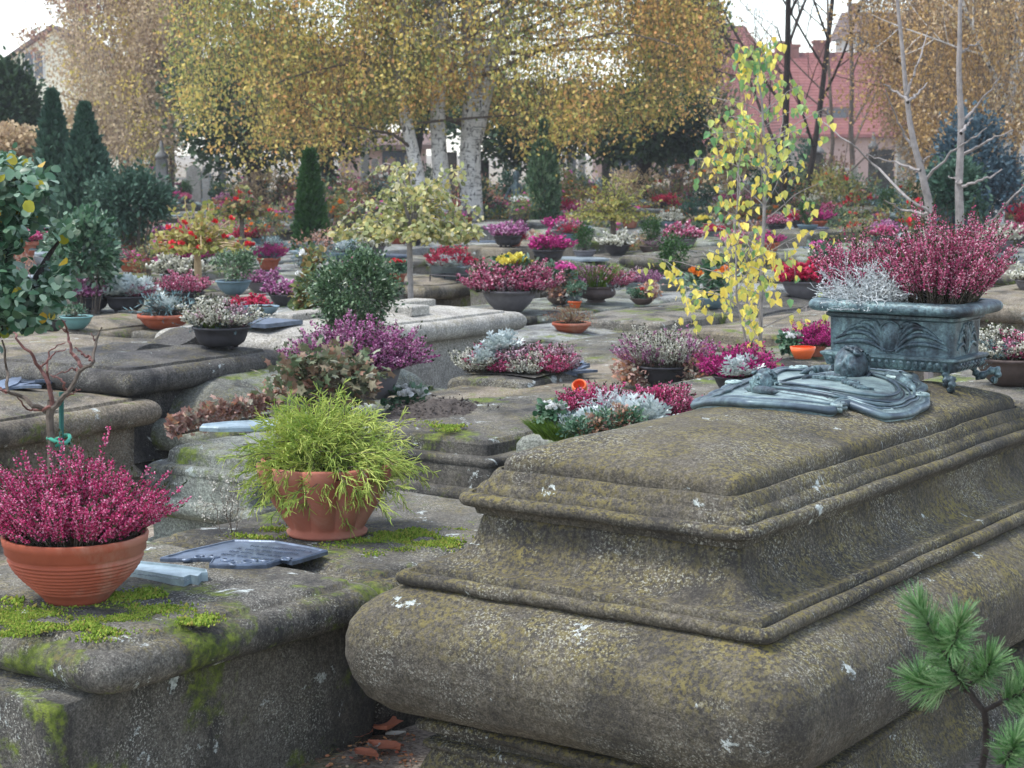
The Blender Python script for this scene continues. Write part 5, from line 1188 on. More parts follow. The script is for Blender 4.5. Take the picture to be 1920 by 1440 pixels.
mb = MB(); mb.tubes(np.array([[W3(116, 1100, 5.96), W3(115, 735, 5.96)]]), np.full((1, 2), .008), 8, 0, True); mb.obj('stake', M['green_pot'], o)
mb = MB(); t_ = np.linspace(0, 2 * PI, 40); c = W3(106, 826); P = np.stack([c[0] + .034 * np.cos(t_), c[1] + .03 + .045 * np.sin(t_), c[2] + .008 * np.sin(t_ * 2)], 1); mb.tubes(P[None], np.full((1, 40), .006), 8); c = W3(108, 840); P = np.stack([c[0] + .03 * np.cos(t_ * .6), c[1] + .03 + .04 * np.sin(t_ * .6), c[2] + .01 - .02 * t_ / 6], 1); mb.tubes(P[None], np.full((1, 40), .005), 8); mb.obj('tie', M['tie'], o)

# --- pale twiggy shrublet in front of the pale slab
o = empty('dry_twigs', at(437, 990, .46), 0, 'sprig of pale dry twigs left of the fluted pot', 'twigs'); rs = np.random.RandomState(8); mb = MB(); tips = []
for a in (-.9, -.4, .1, .5, .8): bare(mb, (0, 0, -.05), (a * .7, 0, 1), .17, .0016, rs, 2, 0, .2, nb=4, tips=tips, ang=.9)
p, d = on_tips(tips, 420, rs, .003); mb.scatter(T_LEAF, frames(rs.normal(size=(420, 3)), rs, sc=.009), p, 1); mb.obj('twigs', [M['bark'], M['lichwhite']], o)

# --- pine branch, lower right
def pine():
    base = at_d(1830, 1560, 2.75); o = empty('pine_branch', base, 0, 'green pine branch with long needles reaching into the lower right corner', 'pine')
    b0 = np.array(base); W = lambda x, y, d: np.array(at_d(x, y, d)) - b0
    mb = MB(); nd = MB(); rs = np.random.RandomState(3)
    def shoot(pts, r0, r1, cover=0, per=420, nl=.037):
        P = np.array([W(*p) for p in pts]); t0 = np.linspace(0, len(P) - 1, 20); Q = np.stack([np.interp(t0, range(len(P)), P[:, k]) for k in range(3)], 1)
        for _ in range(2): Q[1:-1] = (Q[:-2] + 2 * Q[1:-1] + Q[2:]) / 4
        Q += rs.normal(size=Q.shape) * .0008
        mb.tubes(Q[None], np.linspace(r0, r1, 20)[None], 8, 0, True)
        if cover < 1:
            n = per; f = cover + (1 - cover) * rs.rand(n); k = np.minimum((f * 19).astype(int), 18); u = (f * 19 - k)[:, None]; T = Q[k] * (1 - u) + Q[k + 1] * u
            ax = nrm(Q[k + 1] - Q[k]); rd = rs.normal(size=(n, 3)); rd -= ax * (rd * ax).sum(1)[:, None]; rd = nrm(rd)
            d = nrm(rd + ax * (.5 + 1.2 * np.clip((f - .8) * 5, 0, 1))[:, None] + rs.normal(size=(n, 3)) * .12); S = 4; Ln = nl * rs.uniform(.75, 1.1, n)
            N_ = np.stack([T + d * (Ln * t)[:, None] + ax * (Ln * .18 * t * t)[:, None] for t in np.linspace(0, 1, S)], 1); nd.tubes(N_, np.array([.0006, .00065, .00055, .0003]), 3, 0)
    shoot([(1830, 1500, 2.75), (1850, 1330 + 60, 2.72), (1848, 1335, 2.7), (1810, 1290, 2.7)], .006, .0045, 1)
    shoot([(1810, 1290, 2.7), (1795, 1270, 2.68), (1770, 1220, 2.68), (1745, 1180, 2.68), (1720, 1135, 2.68)], .0045, .002, .12, 700)
    shoot([(1770, 1225, 2.68), (1790, 1205, 2.63), (1800, 1165, 2.62)], .0035, .002, .25, 320)
    shoot([(1812, 1288, 2.7), (1840, 1270, 2.68), (1860, 1240, 2.66)], .0035, .002, .3, 320)
    shoot([(1812, 1292, 2.7), (1780, 1290, 2.72), (1735, 1285, 2.75), (1718, 1270, 2.75)], .003, .002, .35, 320, .042)
    shoot([(1845, 1333, 2.7), (1880, 1315, 2.68), (1915, 1300, 2.66), (1950, 1260, 2.66)], .004, .003, .35, 420)
    shoot([(1850, 1480, 2.7), (1880, 1440, 2.62), (1900, 1405, 2.6), (1905, 1385, 2.6)], .004, .003, .4, 360)
    shoot([(1900, 1420, 2.7), (1915, 1350, 2.7), (1925, 1310, 2.7), (1930, 1280, 2.7)], .0035, .002, .4, 300)
    mb.obj('branch', M['darkbark'], o, True); nd.obj('needles', M['pine'], o)
pine()

# --- glossy large-leaved shrub at the left edge
def glossy():
    dpt = 6.6; b = at_d(20, 700, dpt); b0 = np.array((b.x, b.y, 0.)); o = empty('glossy_shrub', b0, 0, 'large-leaved glossy green shrub with some yellow leaves at the left edge', 'shrub')
    W = lambda x, y, d=dpt: np.array(at_d(x, y, d)) - b0; mb = MB(); lf = MB(); yl = MB(); rs = np.random.RandomState(2)
    limbs = [[(-60, 1150), (-40, 900), (-20, 650), (15, 480), (40, 430), (50, 370), (60, 330)], [(-10, 490), (20, 470), (45, 425), (60, 400)], [(-30, 640), (40, 600), (65, 555), (85, 520), (110, 500)], [(0, 600), (60, 540), (90, 480), (120, 440)], [(-30, 420), (10, 350), (20, 310), (30, 295)]]
    for L_ in limbs:
        P = np.array([W(*p, dpt + .1 * math.sin(p[0])) for p in L_]); t0 = np.linspace(0, len(P) - 1, 18); Q = np.stack([np.interp(t0, range(len(P)), P[:, k]) for k in range(3)], 1); mb.tubes(Q[None], np.linspace(.02, .004, 18)[None], 7)
    blobs = [(-60, 360, 70, 70), (-90, 480, 80, 70), (-70, 580, 70, 50), (20, 330, 55, 40), (50, 365, 38, 38), (15, 400, 50, 38), (62, 345, 20, 20), (25, 440, 30, 25), (115, 425, 25, 14), (30, 545, 38, 28), (95, 515, 30, 24), (110, 535, 28, 26), (40, 580, 50, 26), (15, 600, 38, 22), (85, 560, 32, 26), (65, 600, 22, 18), (0, 505, 30, 30)]
    T = []; 
    for x, y, rx, ry in blobs:
        n = int(rx * ry / 5.5); q = rs.normal(size=(n, 2)) * .5; d_ = dpt + rs.normal(size=n) * .13
        T += [W(x + a * rx, y + b * ry, dd) for (a, b), dd in zip(q, d_)]
    T = np.array(T); n = len(T); d = rs.normal(size=(n, 3)) + np.array([.2, -.3, -.15]); y_ = rs.rand(n) < .025
    lf.scatter(T_OVAL, frames(d[~y_], rs, ref=(0, -.5, 1), flat=.45, sc=.043 * rs.uniform(.6, 1.15, (~y_).sum())), T[~y_], 0)
    lf.scatter(T_OVAL, frames(d[y_] + np.array([0, 0, -1.]), rs, ref=(0, -1, .3), flat=.3, sc=.05 * rs.uniform(.7, 1.1, y_.sum())), T[y_], 1)
    mb.obj('branches', M['darkbark'], o); lf.obj('leaves', [M['camel'], M['yleaf']], o, True)
glossy()

# --- middle-distance shrubs and small trees
def bush(name, px, ytop, ybot, w, depth, n, size, tm, mats, label, cat='bush', seed=0, extra=None, **k):
    o, mb, rs, cc, r, hz = mass(name, px, (ytop + ybot) / 2, w, ybot - ytop, depth, n, size, tm, None, label, cat, seed, base=0, **k)
    if extra: blossoms(mb, rs, cc, extra[1], extra[2], 2, .03, 8)
    mb.obj('leaves', [M[x] for x in mats] + ([M[extra[0]]] if extra else []), o); return o
bush('laurel_bush', 162, 412, 525, 105, 12.5, 2200, .055, T_LEAF, ['camel', 'bark'], 'rounded dark green laurel bush behind the silver-leaf pot', seed=11, K=26)
def standard(name, px, ybase, ytrunk, ytop, w, depth, tr, n, size, tm, mat, label, bark='bark', droop=.25, seed=0, extra=None, flat=.45, cat='small tree'):
    """a grafted standard: straight stem, dense umbrella of drooping shoots"""
    b = at_d(px, ybase, depth); o = empty(name, (b.x, b.y, 0), 0, label, cat); mb = MB(); rs = np.random.RandomState(seed)
    zt = at_d(px, ytrunk, depth).z; ztop = at_d(px, ytop, depth).z; R = w * depth / F_PX / 2
    P = np.array([(0.004 * math.sin(k * 5), 0, zt * k) for k in np.linspace(0, 1, 8)]); mb.tubes(P[None], np.linspace(tr * 1.15, tr, 8)[None], 8); mb.obj('trunk', M[bark], o)
    mb = MB(); N = 110; S = 9; a = rs.rand(N) * 2 * PI; el = rs.uniform(.1, 1.3, N); d = np.stack([np.cos(el) * np.cos(a), np.cos(el) * np.sin(a), np.sin(el)], 1)
    Q = np.zeros((N, S, 3)); Q[:, 0] = np.array([0, 0, zt - .02]); H_ = ztop - zt; L0 = rs.uniform(.6, 1.25, N) * R * 1.12
    for s_ in range(1, S): d = nrm(d + np.array([0, 0, -droop]) + rs.normal(size=(N, 3)) * .16); Q[:, s_] = Q[:, s_ - 1] + d * (L0 / (S - 1))[:, None]
    Q[:, :, 2] = zt + (Q[:, :, 2] - zt) * (H_ / max(.01, Q[:, :, 2].max() - zt)) * 1
    Q[:, :, 2] = np.where(Q[:, :, 2] < zt, zt + (Q[:, :, 2] - zt) * .10, Q[:, :, 2])
    mb.tubes(Q, np.linspace(tr * .33, tr * .09, S), 4, 1)
    p, dd = on_tips(list(Q), n, rs, R * .035, .25)
    mb.scatter(tm, frames(dd * .4 + rs.normal(size=(n, 3)) * .7 + np.array([0, 0, -.2]), rs, sc=size * rs.uniform(.55, 1.2, n)), p, 0)
    mats = [M[mat], M[bark]]
    if extra: blossoms(mb, rs, p[rs.randint(0, n, 60)] * 1.03, extra[1], extra[2], 2, .02, 8); mats.append(M[extra[0]])
    mb.obj('crown', mats, o); return o
standard('weeping_willow_standard', 770, 560, 428, 306, 290, 11.6, .017, 5200, .038, T_OVAL, 'willow', 'umbrella-shaped weeping willow standard with fading pale leaves', 'greybark', .30, 5)
standard('rose_standard', 372, 520, 462, 365, 150, 14.5, .028, 1300, .045, T_OVAL, 'olive', 'rose standard with yellowing leaves and bright red blooms', 'cane', .12, 6, extra=('f_red', 26, .036), cat='rose')
standard('olive_small_tree', 1150, 480, 405, 322, 150, 20, .03, 2600, .045, T_LEAF, 'olive', 'small spreading tree with fine olive and orange leaves', 'bark', .10, 7)
standard('rose_standard', 455, 470, 400, 330, 90, 17, .02, 420, .05, T_OVAL, 'rosegrn', 'thin rose standard with a few red blooms right of the bright red one', 'bark', .1, 8, extra=('f_red', 12, .036), cat='rose')
def cone(name, px, ytop, ybot, w, depth, n, size, mat, label, seed=0, col=False, cat='conifer'):
    c = at_d(px, ybot, depth); b = at_d(px, ytop, depth); R = w * depth / F_PX / 2; H_ = b.z; rs = np.random.RandomState(seed); o = empty(name, (c.x, c.y, 0), 0, label, cat); mb = MB()
    t_ = rs.rand(n) ** .8; a = rs.rand(n) * 6.3; prof = (np.sin(np.clip(t_ * 1.05 + .12, 0, 1) * PI) ** .35 if col else (1 - t_) ** (1.0 if mat == 'jun' else .75)) * (1 + (.10 + .12 * (mat == 'jun')) * np.sin(a * 5 + t_ * 14) * (1 if mat != 'jun' else np.cos(t_ * 23 + a * 2)) + (.08 + .14 * (mat == 'jun')) * rs.normal(size=n)); q = R * prof * rs.uniform(.75, 1.02, n)
    T = np.stack([q * np.cos(a), q * np.sin(a), t_ * H_ + .02], 1); d = np.stack([np.cos(a) * .7, np.sin(a) * .7, np.ones(n)], 1) + rs.normal(size=(n, 3)) * .35
    mb.scatter(T_LEAF, frames(d, rs, sc=size * rs.uniform(.6, 1.2, n)), T, 0); mb.obj('foliage', M[mat], o)
    mb = MB(); mb.tubes(np.array([[(0, 0, 0), (0, 0, H_ * .8)]]), np.array([[R * .12, R * .03]]), 6); mb.obj('trunk', M['bark'], o); return o
cone('arborvitae', 583, 292, 445, 74, 21, 5200, .09, 'thuja', 'narrow dark green cone-shaped arborvitae left of the weeping willow', 1)
cone('ivy_column', 1018, 232, 385, 56, 29, 4200, .09, 'box', 'ivy-covered dark column between the birch trunks and the olive small tree', 2, True, 'ivy')
cone('juniper', 105, 178, 420, 150, 22, 7500, .09, 'jun', 'tall pointed juniper at the left, nearer the edge', 3)
cone('juniper', 165, 205, 425, 185, 21, 8500, .09, 'jun', 'broader pointed juniper right beside the tall one', 4)
bush('dark_yew', 250, 322, 440, 120, 20, 9000, .055, T_LEAF, ['jun', 'bark'], 'low dark spreading yew right of the junipers', seed=12)
bush('dark_conifer_mass', 12, 138, 300, 125, 34, 14000, .12, T_LEAF, ['dkgreen', 'bark'], 'big dark evergreen at the top left edge', seed=13, K=30, cat='evergreen')
bush('autumn_shrub', 30, 245, 330, 110, 27, 5000, .07, T_OVAL, ['beige', 'bark'], 'brownish autumn shrub under the dark evergreen at the left edge', seed=14)
bush('blue_spruce_tree', 1825, 225, 400, 125, 25, 9000, .07, T_DIAM, ['bluedk', 'bark'], 'blue spruce behind the white birch trunk on the right', seed=15, cat='spruce')
bush('dark_shrub', 1790, 300, 400, 90, 20, 2600, .07, T_LEAF, ['jun', 'bark'], 'dark rounded shrub under the blue spruce', seed=16)
mb = MB(); P = at(236, 462, .45); o = empty('bamboo_cane', P, 0, 'bamboo cane stuck in the terracotta bowl with grass tufts', 'cane'); mb.tubes(np.array([[(0, 0, 0), (-.035, 0, .42)]]), np.full((1, 2), .007), 6, 0, True); mb.obj('cane', M['cane'], o)

# --- young birch with yellow leaves
def young_birch():
    dpt = 9.2; b = at_d(1432, 650, dpt); b0 = np.array((b.x, b.y, 0.)); o = empty('young_birch', b0, 0, 'slender young birch with sparse yellow and green heart-shaped leaves', 'birch')
    W = lambda x, y, d=dpt: np.array(at_d(x, y, d)) - b0; rs = np.random.RandomState(9); mb = MB(); tips = []
    def stem(pts, r0, r1):
        P = np.array([W(*p) for p in pts]); P[0][2] = min(P[0][2], .1) if r0 > .008 else P[0][2]; t0 = np.linspace(0, len(P) - 1, 24); Q = np.stack([np.interp(t0, range(len(P)), P[:, k]) for k in range(3)], 1); Q += rs.normal(size=Q.shape) * .003; mb.tubes(Q[None], np.linspace(r0, r1, 24)[None], 8); return Q
    m = stem([(1428, 660), (1427, 560), (1430, 450), (1436, 340), (1432, 230), (1425, 130), (1420, 90)], .012, .003); tips.append(m[::4][:6] if False else m[np.linspace(10, 23, 7).astype(int)])
    s2 = stem([(1402, 660), (1382, 560), (1378, 470), (1382, 360), (1390, 260), (1400, 200)], .006, .002); tips.append(s2[np.linspace(6, 23, 7).astype(int)])
    for Q, lo, hi, nn in ((m, 3, 23, 44), (s2, 4, 22, 18)):
        for i in range(nn):
            k = rs.randint(lo, hi); p = Q[k]; f = (k - lo) / (hi - lo); a = rs.rand() * 6.3; L_ = (.66 - .52 * f) * rs.uniform(.6, 1.0)
            d = np.array([math.cos(a), math.sin(a), .75]); B = bough(p, d, L_, rs, 7, .12, (0, 0, -.06)); mb.tubes(B[None], np.linspace(.003, .001, 7)[None], 4); tips.append(B)
            for _ in range(3): j = rs.randint(2, 6); B2 = bough(B[j], rs.normal(size=3) * .6 + np.array([0, 0, -.5]), L_ * .4, rs, 7, .15, (0, 0, -.15)); mb.tubes(B2[None], np.linspace(.0015, .0008, 7)[None], 3); tips.append(B2)
    mb.obj('trunk', M['greybark'], o)
    n = 2100; p, d = on_tips(tips, n, rs, .018, .15); zz = (p[:, 2] - .5) / 1.2; k = rs.rand(n) > np.clip(zz, 0, .75) * .8; p = p[k]; zz = zz[k]; n = len(p); g = rs.rand(n) < .08 + .55 * np.clip(zz, 0, 1) ** 1.6; lf = MB(); dd = rs.normal(size=(n, 3)) * .35 + np.array([0, 0, -1.])
    for q, mi in ((~g, 0), (g, 1)): lf.scatter(T_BIRCH, frames(dd[q], rs, ref=(.2, -1, .2), flat=.7, sc=.041 * rs.uniform(.55, 1.15, q.sum())), p[q], mi)
    lf.obj('crown', [M['ybirch'], M['gbirch']], o)
young_birch()
# --- two slender grey stems rising behind the planter
def sapling(pts, r0, label, side, depth=10.5):
    b = at_d(pts[0][0], 600, depth); b0 = np.array((b.x, b.y, 0.)); o = empty('slender_tree', b0, 0, label, 'tree'); W = lambda x, y, d=depth: np.array(at_d(x, y, d)) - b0
    mb = MB(); rs = np.random.RandomState(int(pts[0][0])); P = np.array([(0, 0, 0)] + [tuple(W(*p)) for p in pts]); t0 = np.linspace(0, len(P) - 1, 40); Q = np.stack([np.interp(t0, range(len(P)), P[:, k]) for k in range(3)], 1); Q[1:-1] += rs.normal(size=(38, 3)) * .004
    for _ in range(4): Q[1:-1] = (Q[:-2] + 2 * Q[1:-1] + Q[2:]) / 4
    mb.tubes(Q[None], np.linspace(r0 * 1.2, r0 * .4, 40)[None], 9)
    for s in side:
        P = np.array([W(x, y, depth + .2 * math.sin(i + x)) for i, (x, y) in enumerate(s)]); t0 = np.linspace(0, len(P) - 1, 16); Q = np.stack([np.interp(t0, range(len(P)), P[:, k]) for k in range(3)], 1); Q[1:] += rs.normal(size=(15, 3)) * .004; mb.tubes(Q[None], np.linspace(r0 * .42, r0 * .12, 16)[None], 6)
    mb.obj('trunk', M['greybark'], o); return o
sapling([(1745, 410), (1738, 360), (1722, 300), (1712, 250), (1700, 190), (1693, 100), (1680, -30)], .023, 'slender grey leafless stem behind the bronze planter, the left one, with long side shoots',
        [[(1745, 400), (1700, 370), (1640, 310), (1590, 265), (1530, 222)], [(1726, 320), (1680, 305), (1625, 290)], [(1716, 280), (1690, 245), (1660, 165)], [(1702, 190), (1670, 165), (1655, 158)], [(1702, 192), (1740, 155)], [(1722, 315), (1745, 290)], [(1730, 340), (1780, 290), (1850, 240)], [(1700, 180), (1720, 120), (1740, 60)], [(1745, 400), (1690, 395), (1660, 375)]])
sapling([(1800, 420), (1799, 340), (1803, 250), (1798, 150), (1800, 60), (1800, -40)], .024, 'straight slender grey stem behind the bronze planter, nearer the white birch',
        [[(1800, 235), (1830, 200), (1880, 140)], [(1802, 250), (1822, 220)], [(1805, 290), (1850, 265), (1900, 242)], [(1803, 350), (1850, 335), (1880, 320)], [(1803, 345), (1780, 330)], [(1800, 100), (1840, 75)], [(1800, 440), (1840, 430), (1900, 370), (1925, 340)]])
# ------------------------------------------------------------------ big weeping birch clump
def hang(o, x0, x1, env, Y, dY, ztop, N, per, sz, mats, seed, hole=-.25, run=1.6, matw=(1,), tail=.12, ctr=None, spr=1.5, nz=.5):
    """weeping foliage: strands of small leaves hanging in clumps, with gaps, down to an uneven lower edge"""
    rs = np.random.RandomState(seed); b = np.array(o.location); k = F_PX / Y
    X = rs.uniform((x0 - 960) / k, (x1 - 960) / k, N) if ctr is None else (ctr - 960) / k + rs.normal(size=N) * spr; Yw = Y + rs.normal(size=N) * dY
    pxw = 960 + X * F_PX / Yw; bot = np.interp(pxw, env[0], env[1], left=-200, right=-200)
    low = CH - (bot - HOR) * Yw / F_PX + nz * fbm(np.stack([X, Yw * .5, 0 * X], 1), seed, 4, .9) + rs.normal(size=N) * .12 - tail * 3 * (rs.rand(N) < .08) * rs.rand(N)
    zt = low + (ztop - low) * rs.rand(N) ** .9; keep = (ztop - low > .2) & (low > .3); Ln = np.minimum(zt - low, rs.uniform(.4, run, N)) + .15
    zb = zt - Ln; hol = fbm(np.stack([X * 1.0, Yw * .7, (zt + zb) * .5 * 1.3], 1), seed + 9, 4, .75); keep &= (hol > hole) & (zb > .3)
    X, Yw, zt, Ln, hol = X[keep], Yw[keep], zt[keep], Ln[keep], hol[keep]; N = len(X); S = 6; t_ = np.linspace(0, 1, S); sw = rs.normal(size=(N, 2)) * .16
    P = np.zeros((N, S, 3)); P[:, :, 0] = (X - b[0])[:, None] + sw[:, :1] * t_ ** 1.5 - sw[:, :1] * .8 * (1 - t_); P[:, :, 1] = (Yw - b[1])[:, None] + sw[:, 1:] * t_; P[:, :, 2] = zt[:, None] - Ln[:, None] * t_
    lf, tw = MB(), MB(); tw.tubes(P, np.linspace(.004, .0015, S), 3, 0)
    i_ = np.repeat(np.arange(N), per); f = rs.rand(N * per) * (S - 1.01); q = f.astype(int); u = (f - q)[:, None]; T = P[i_, q] * (1 - u) + P[i_, q + 1] * u; T = T + rs.normal(size=T.shape) * np.array([.13, .13, .08])
    kp = rs.rand(len(T)) < np.clip(.45 + hol[i_] * 1.3, .15, 1); T = T[kp]; n = len(T); cl = fbm(T + b, seed + 20, 3, .8) + rs.normal(size=n) * .16; mi = np.clip(np.digitize(cl, (-.14, .38)), 0, 2) if len(mats) == 3 else np.zeros(n, int)
    F_ = frames(rs.normal(size=(n, 3)) * .7 + np.array([0, 0, -.8]), rs, sc=sz * rs.uniform(.45, 1.35, n))
    for m in range(len(mats)): lf.scatter(T_DIAM, F_[mi == m], T[mi == m], m)
    cr = lf.obj('crown', [M[x] for x in mats], o); tw.obj('twigs', M['bark'], cr)

def birch_clump():
    Y0 = 31.0; px = lambda x, Y=Y0: (x - 960) / F_PX * Y
    rs = np.random.RandomState(4)
    stems = [(806, 765, -.10, .105, 'left leaning white birch trunk of the big group, with ochre hanging foliage'), (832, 824, .0, .135, 'middle birch trunk of the big group, heavily black-patched'), (884, 884, .02, .18, 'right forked birch trunk of the big group, widest at the base')]
    env = ([325, 360, 420, 500, 560, 650, 750, 840, 920, 1000, 1080, 1160, 1220, 1270, 1330, 1345], [90, 215, 255, 275, 292, 262, 225, 180, 200, 250, 262, 235, 210, 180, 140, 20])
    roots = []
    for i, (xb, xt, lean, r, lab) in enumerate(stems):
        b = np.array([px(xb), Y0 + (i - 1) * .45, 0.]); o = empty('birch_tree', b, 0, lab, 'birch', 'big weeping birches'); roots.append(o); mb = MB()
        P = [np.array([0, 0, -.1])]; n = 18
        for k in range(1, n): z = 6.6 * k / (n - 1); P.append(np.array([(px(xt) - px(xb)) * min(1, z / 2.4) + lean * z * .12 + .03 * math.sin(z * 2 + i), .02 * math.cos(z * 3), z]))
        P = np.array(P); mb.tubes(P[None], (r * np.linspace(1.1, .6, n))[None], 14, 0); tips = []
        if i == 2: Q = bough(P[4], (.35, 0, 1), 4.2, rs, 12, .05, (.01, 0, .02)); mb.tubes(Q[None], np.linspace(r * .85, r * .45, 12)[None], 12)
        for k in range(15):
            z = rs.uniform(1.7, 6.2); j = min(16, int(z / 6.6 * 17)); sgn = (-1, 1, -1, 1)[k % 4] if i != 1 else (1, -1)[k % 2]; a = rs.uniform(-1.2, 1.2)
            if k == 0 and i != 1: z, j, a = 2.0 + .25 * i, 5, 0
            if i == 0: sgn = -1 if k % 4 else 1
            if i == 2: sgn = 1 if k % 4 else -1
            L_ = rs.uniform(2.5, 4.9); Q = bough(P[j], (sgn * math.cos(a), math.sin(a), .35 if k else .02), L_, rs, 12, .10, (0, 0, -.015)); mb.tubes(Q[None], np.linspace(r * .26, r * .05, 12)[None], 6, 1); tips.append(Q)
        mb.obj('trunk', [M['birch'], M['bark']], o)
        hang(o, 0, 0, env, Y0, 1.5, 6.4, (2300, 3900, 2300)[i], 34, .064, ['birchgrn', 'bigbirch', 'birchor'], 3 + i, hole=(-.2, -.36, -.24)[i], run=1.5, ctr=(460, 800, 1180)[i], spr=(1.35, 1.9, 1.4)[i])
birch_clump()

def leaf_tree(name, px, py, w, h, depth, n, size, mat, label, seed=0, trunk=None, K=34, tm=T_DIAM, bark='darkbark', cat='tree', group=None, tr=.18, **kw):
    c = at_d(px, py, depth); r = w * depth / F_PX / 2; hz = h * depth / F_PX / 2
    o = empty(name, (c.x, depth, 0), 0, label, cat, group)
    mb, rs, cc = clumpy(name, r, hz, n, size, tm, None, zc=c.z, K=K, seed=seed, stems=0, **kw); mb.obj('crown', M[mat], o)
    mb = MB(); t_ = np.linspace(0, 1, 8); P = np.stack([.1 * np.sin(t_ * 5 + seed), 0 * t_, t_ * c.z], 1); mb.tubes(P[None], np.linspace(tr, tr * .6, 8)[None], 9)
    for i in range(26): e = cc[i % len(cc)]; b = P[5]; Q = np.stack([b + (e - b) * k + np.array([0, 0, .1 * hz]) * math.sin(k * PI) for k in np.linspace(0, 1, 6)]); mb.tubes(Q[None], np.linspace(tr * .35, tr * .06, 6)[None], 5)
    mb.obj('trunk', M[bark], o); return o
leaf_tree('dark_tree', 475, 195, 250, 220, 37, 10000, .15, 'dkgreen', 'dark green tree behind the left half of the birch foliage', 1)
leaf_tree('dark_tree', 620, 190, 260, 190, 40, 8000, .15, 'dkgreen', 'dark green tree seen between the birch foliage and the cone-shaped arborvitae', 2)
leaf_tree('dark_tree', 1010, 225, 260, 150, 40, 9000, .15, 'dkgreen', 'dark low-crowned tree right of the birch trunks', 3)
leaf_tree('dark_tree', 1205, 222, 260, 130, 38, 12000, .14, 'dkgreen', 'bluish green tree with a spreading flat-bottomed crown before the pink wall', 4, tr=.17)
leaf_tree('dark_conifer', 1275, 60, 130, 260, 44, 8000, .16, 'dkgreen', 'tall dark conifer standing left of the red roofs', 5, cat='conifer')
leaf_tree('dark_tree', 780, 180, 340, 130, 46, 7000, .17, 'dkgreen', 'dark tree directly behind the birch trunks', 16)
leaf_tree('ochre_shrub_tree', 1375, 290, 90, 80, 40, 2600, .12, 'beige', 'small ochre tree in front of the pink wall', 6, bark='bark', tr=.06)
def bare_tree(name, px, depth, h, r, label, seed, depthrec=4, lean=(0, 0), L0=None, bark='bark', leaf=None, nleaf=0, lsz=.1, cat='tree', fork=.25, nb=5, mat2=None, hang=0, ang=.75):
    x = (px - 960) / F_PX * depth; o = empty(name, (x, depth, 0), 0, label, cat); rs = np.random.RandomState(seed); mb = MB(); tips = []
    bare(mb, (0, 0, -.1), (lean[0], lean[1], 1), h, r, rs, depthrec, 0, .05, (0, 0, .02), nb=nb, ratio=.56, ang=ang, tips=tips, k=9, first=fork); mb.obj('trunk', M[bark], o)
    if leaf:
        n = nleaf; p, d = on_tips(tips[len(tips) // 8:], n, rs, .12, .1); lf = MB()
        if hang: p[:, 2] -= rs.rand(n) ** 1.5 * hang
        p[:, 2] = np.maximum(p[:, 2], .5); lf.scatter(T_DIAM, frames(rs.normal(size=(n, 3)) + np.array([0, 0, -.8]), rs, sc=lsz * rs.uniform(.5, 1.2, n)), p, 0); lf.obj('crown', M[leaf], o)
    return o
bare_tree('bare_tree', 1455, 33, 6.4, .075, 'dark leafless tree with fine branches before the red roofs', 3, 4, (.02, 0), bark='darkbark', fork=.18, nb=6)
bare_tree('bare_tree', 1495, 36, 6.0, .07, 'second leafless dark tree leaning right in front of the dormer window', 5, 4, (.18, 0), bark='darkbark', fork=.2, nb=6)
bare_tree('bare_tree', 1600, 44, 6.4, .07, 'twiggy leafless tree before the upper grey houses', 6, 5, (-.03, 0), bark='bark', fork=.12, nb=5)
bare_tree('bare_tree', 1540, 40, 5.4, .05, 'finely branched leafless tree screening the dormer window', 66, 5, (.05, 0), bark='bark', fork=.12, nb=5)
bare_tree('autumn_birch', 1866, 27, 6.0, .085, 'white-stemmed birch with orange leaves at the right edge', 17, 3, (.01, 0), bark='birch', leaf='orleaf', nleaf=20000, lsz=.055, cat='birch', fork=.32, nb=6, hang=1.3)
bare_tree('autumn_tree', 1760, 32, 6.0, .08, 'orange-brown leaved tree behind the slender grey stems', 8, 4, (-.02, 0), leaf='orleaf', nleaf=20000, lsz=.06, fork=.25, nb=5, hang=1.7)
bare_tree('autumn_tree', 1900, 36, 6.5, .09, 'brown autumn tree at the top right corner', 18, 4, (.0, 0), leaf='orleaf', nleaf=20000, lsz=.065, fork=.28, nb=5, hang=1.5)
bare_tree('autumn_tree', 1895, 30, 5.0, .06, 'dark-stemmed tree beside the orange-leaved birch', 28, 3, (-.0, 0), bark='darkbark', fork=.5, nb=4)
bare_tree('twiggy_tree', 235, 49, 7.4, .075, 'pale twiggy birch with few beige leaves above the junipers', 9, 4, (.0, 0), bark='birch', leaf='beige', nleaf=12000, lsz=.10, fork=.22, nb=6, hang=1.6, cat='birch')
bare_tree('twiggy_tree', 255, 46, 6.2, .06, 'beige-leaved hazy tree in front of the cream gable house', 10, 4, (.05, 0), leaf='beige', nleaf=16000, lsz=.10, fork=.2, nb=6, hang=1.0)
bare_tree('twiggy_tree', 320, 48, 7.2, .09, 'brown beech-like tree between the pale birch and the dark green tree', 11, 4, (.0, 0), leaf='heuch', nleaf=14000, lsz=.12, fork=.2, nb=6)
leaf_tree('hedge_tree', 225, 235, 230, 170, 48, 12000, .095, 'beige', 'wide hazy beige thicket behind the junipers', 12, bark='bark', shell=.3)
leaf_tree('beech_tree', 290, 130, 200, 330, 46, 14000, .095, 'beige', 'broad russet-beige tree left of the dark green tree', 42, bark='bark', shell=.3, K=60)
leaf_tree('hedge_tree', 1640, 170, 300, 210, 62, 7000, .2, 'beige', 'thin brownish thicket before the second red roof', 13, bark='bark', shell=.4) if False else None

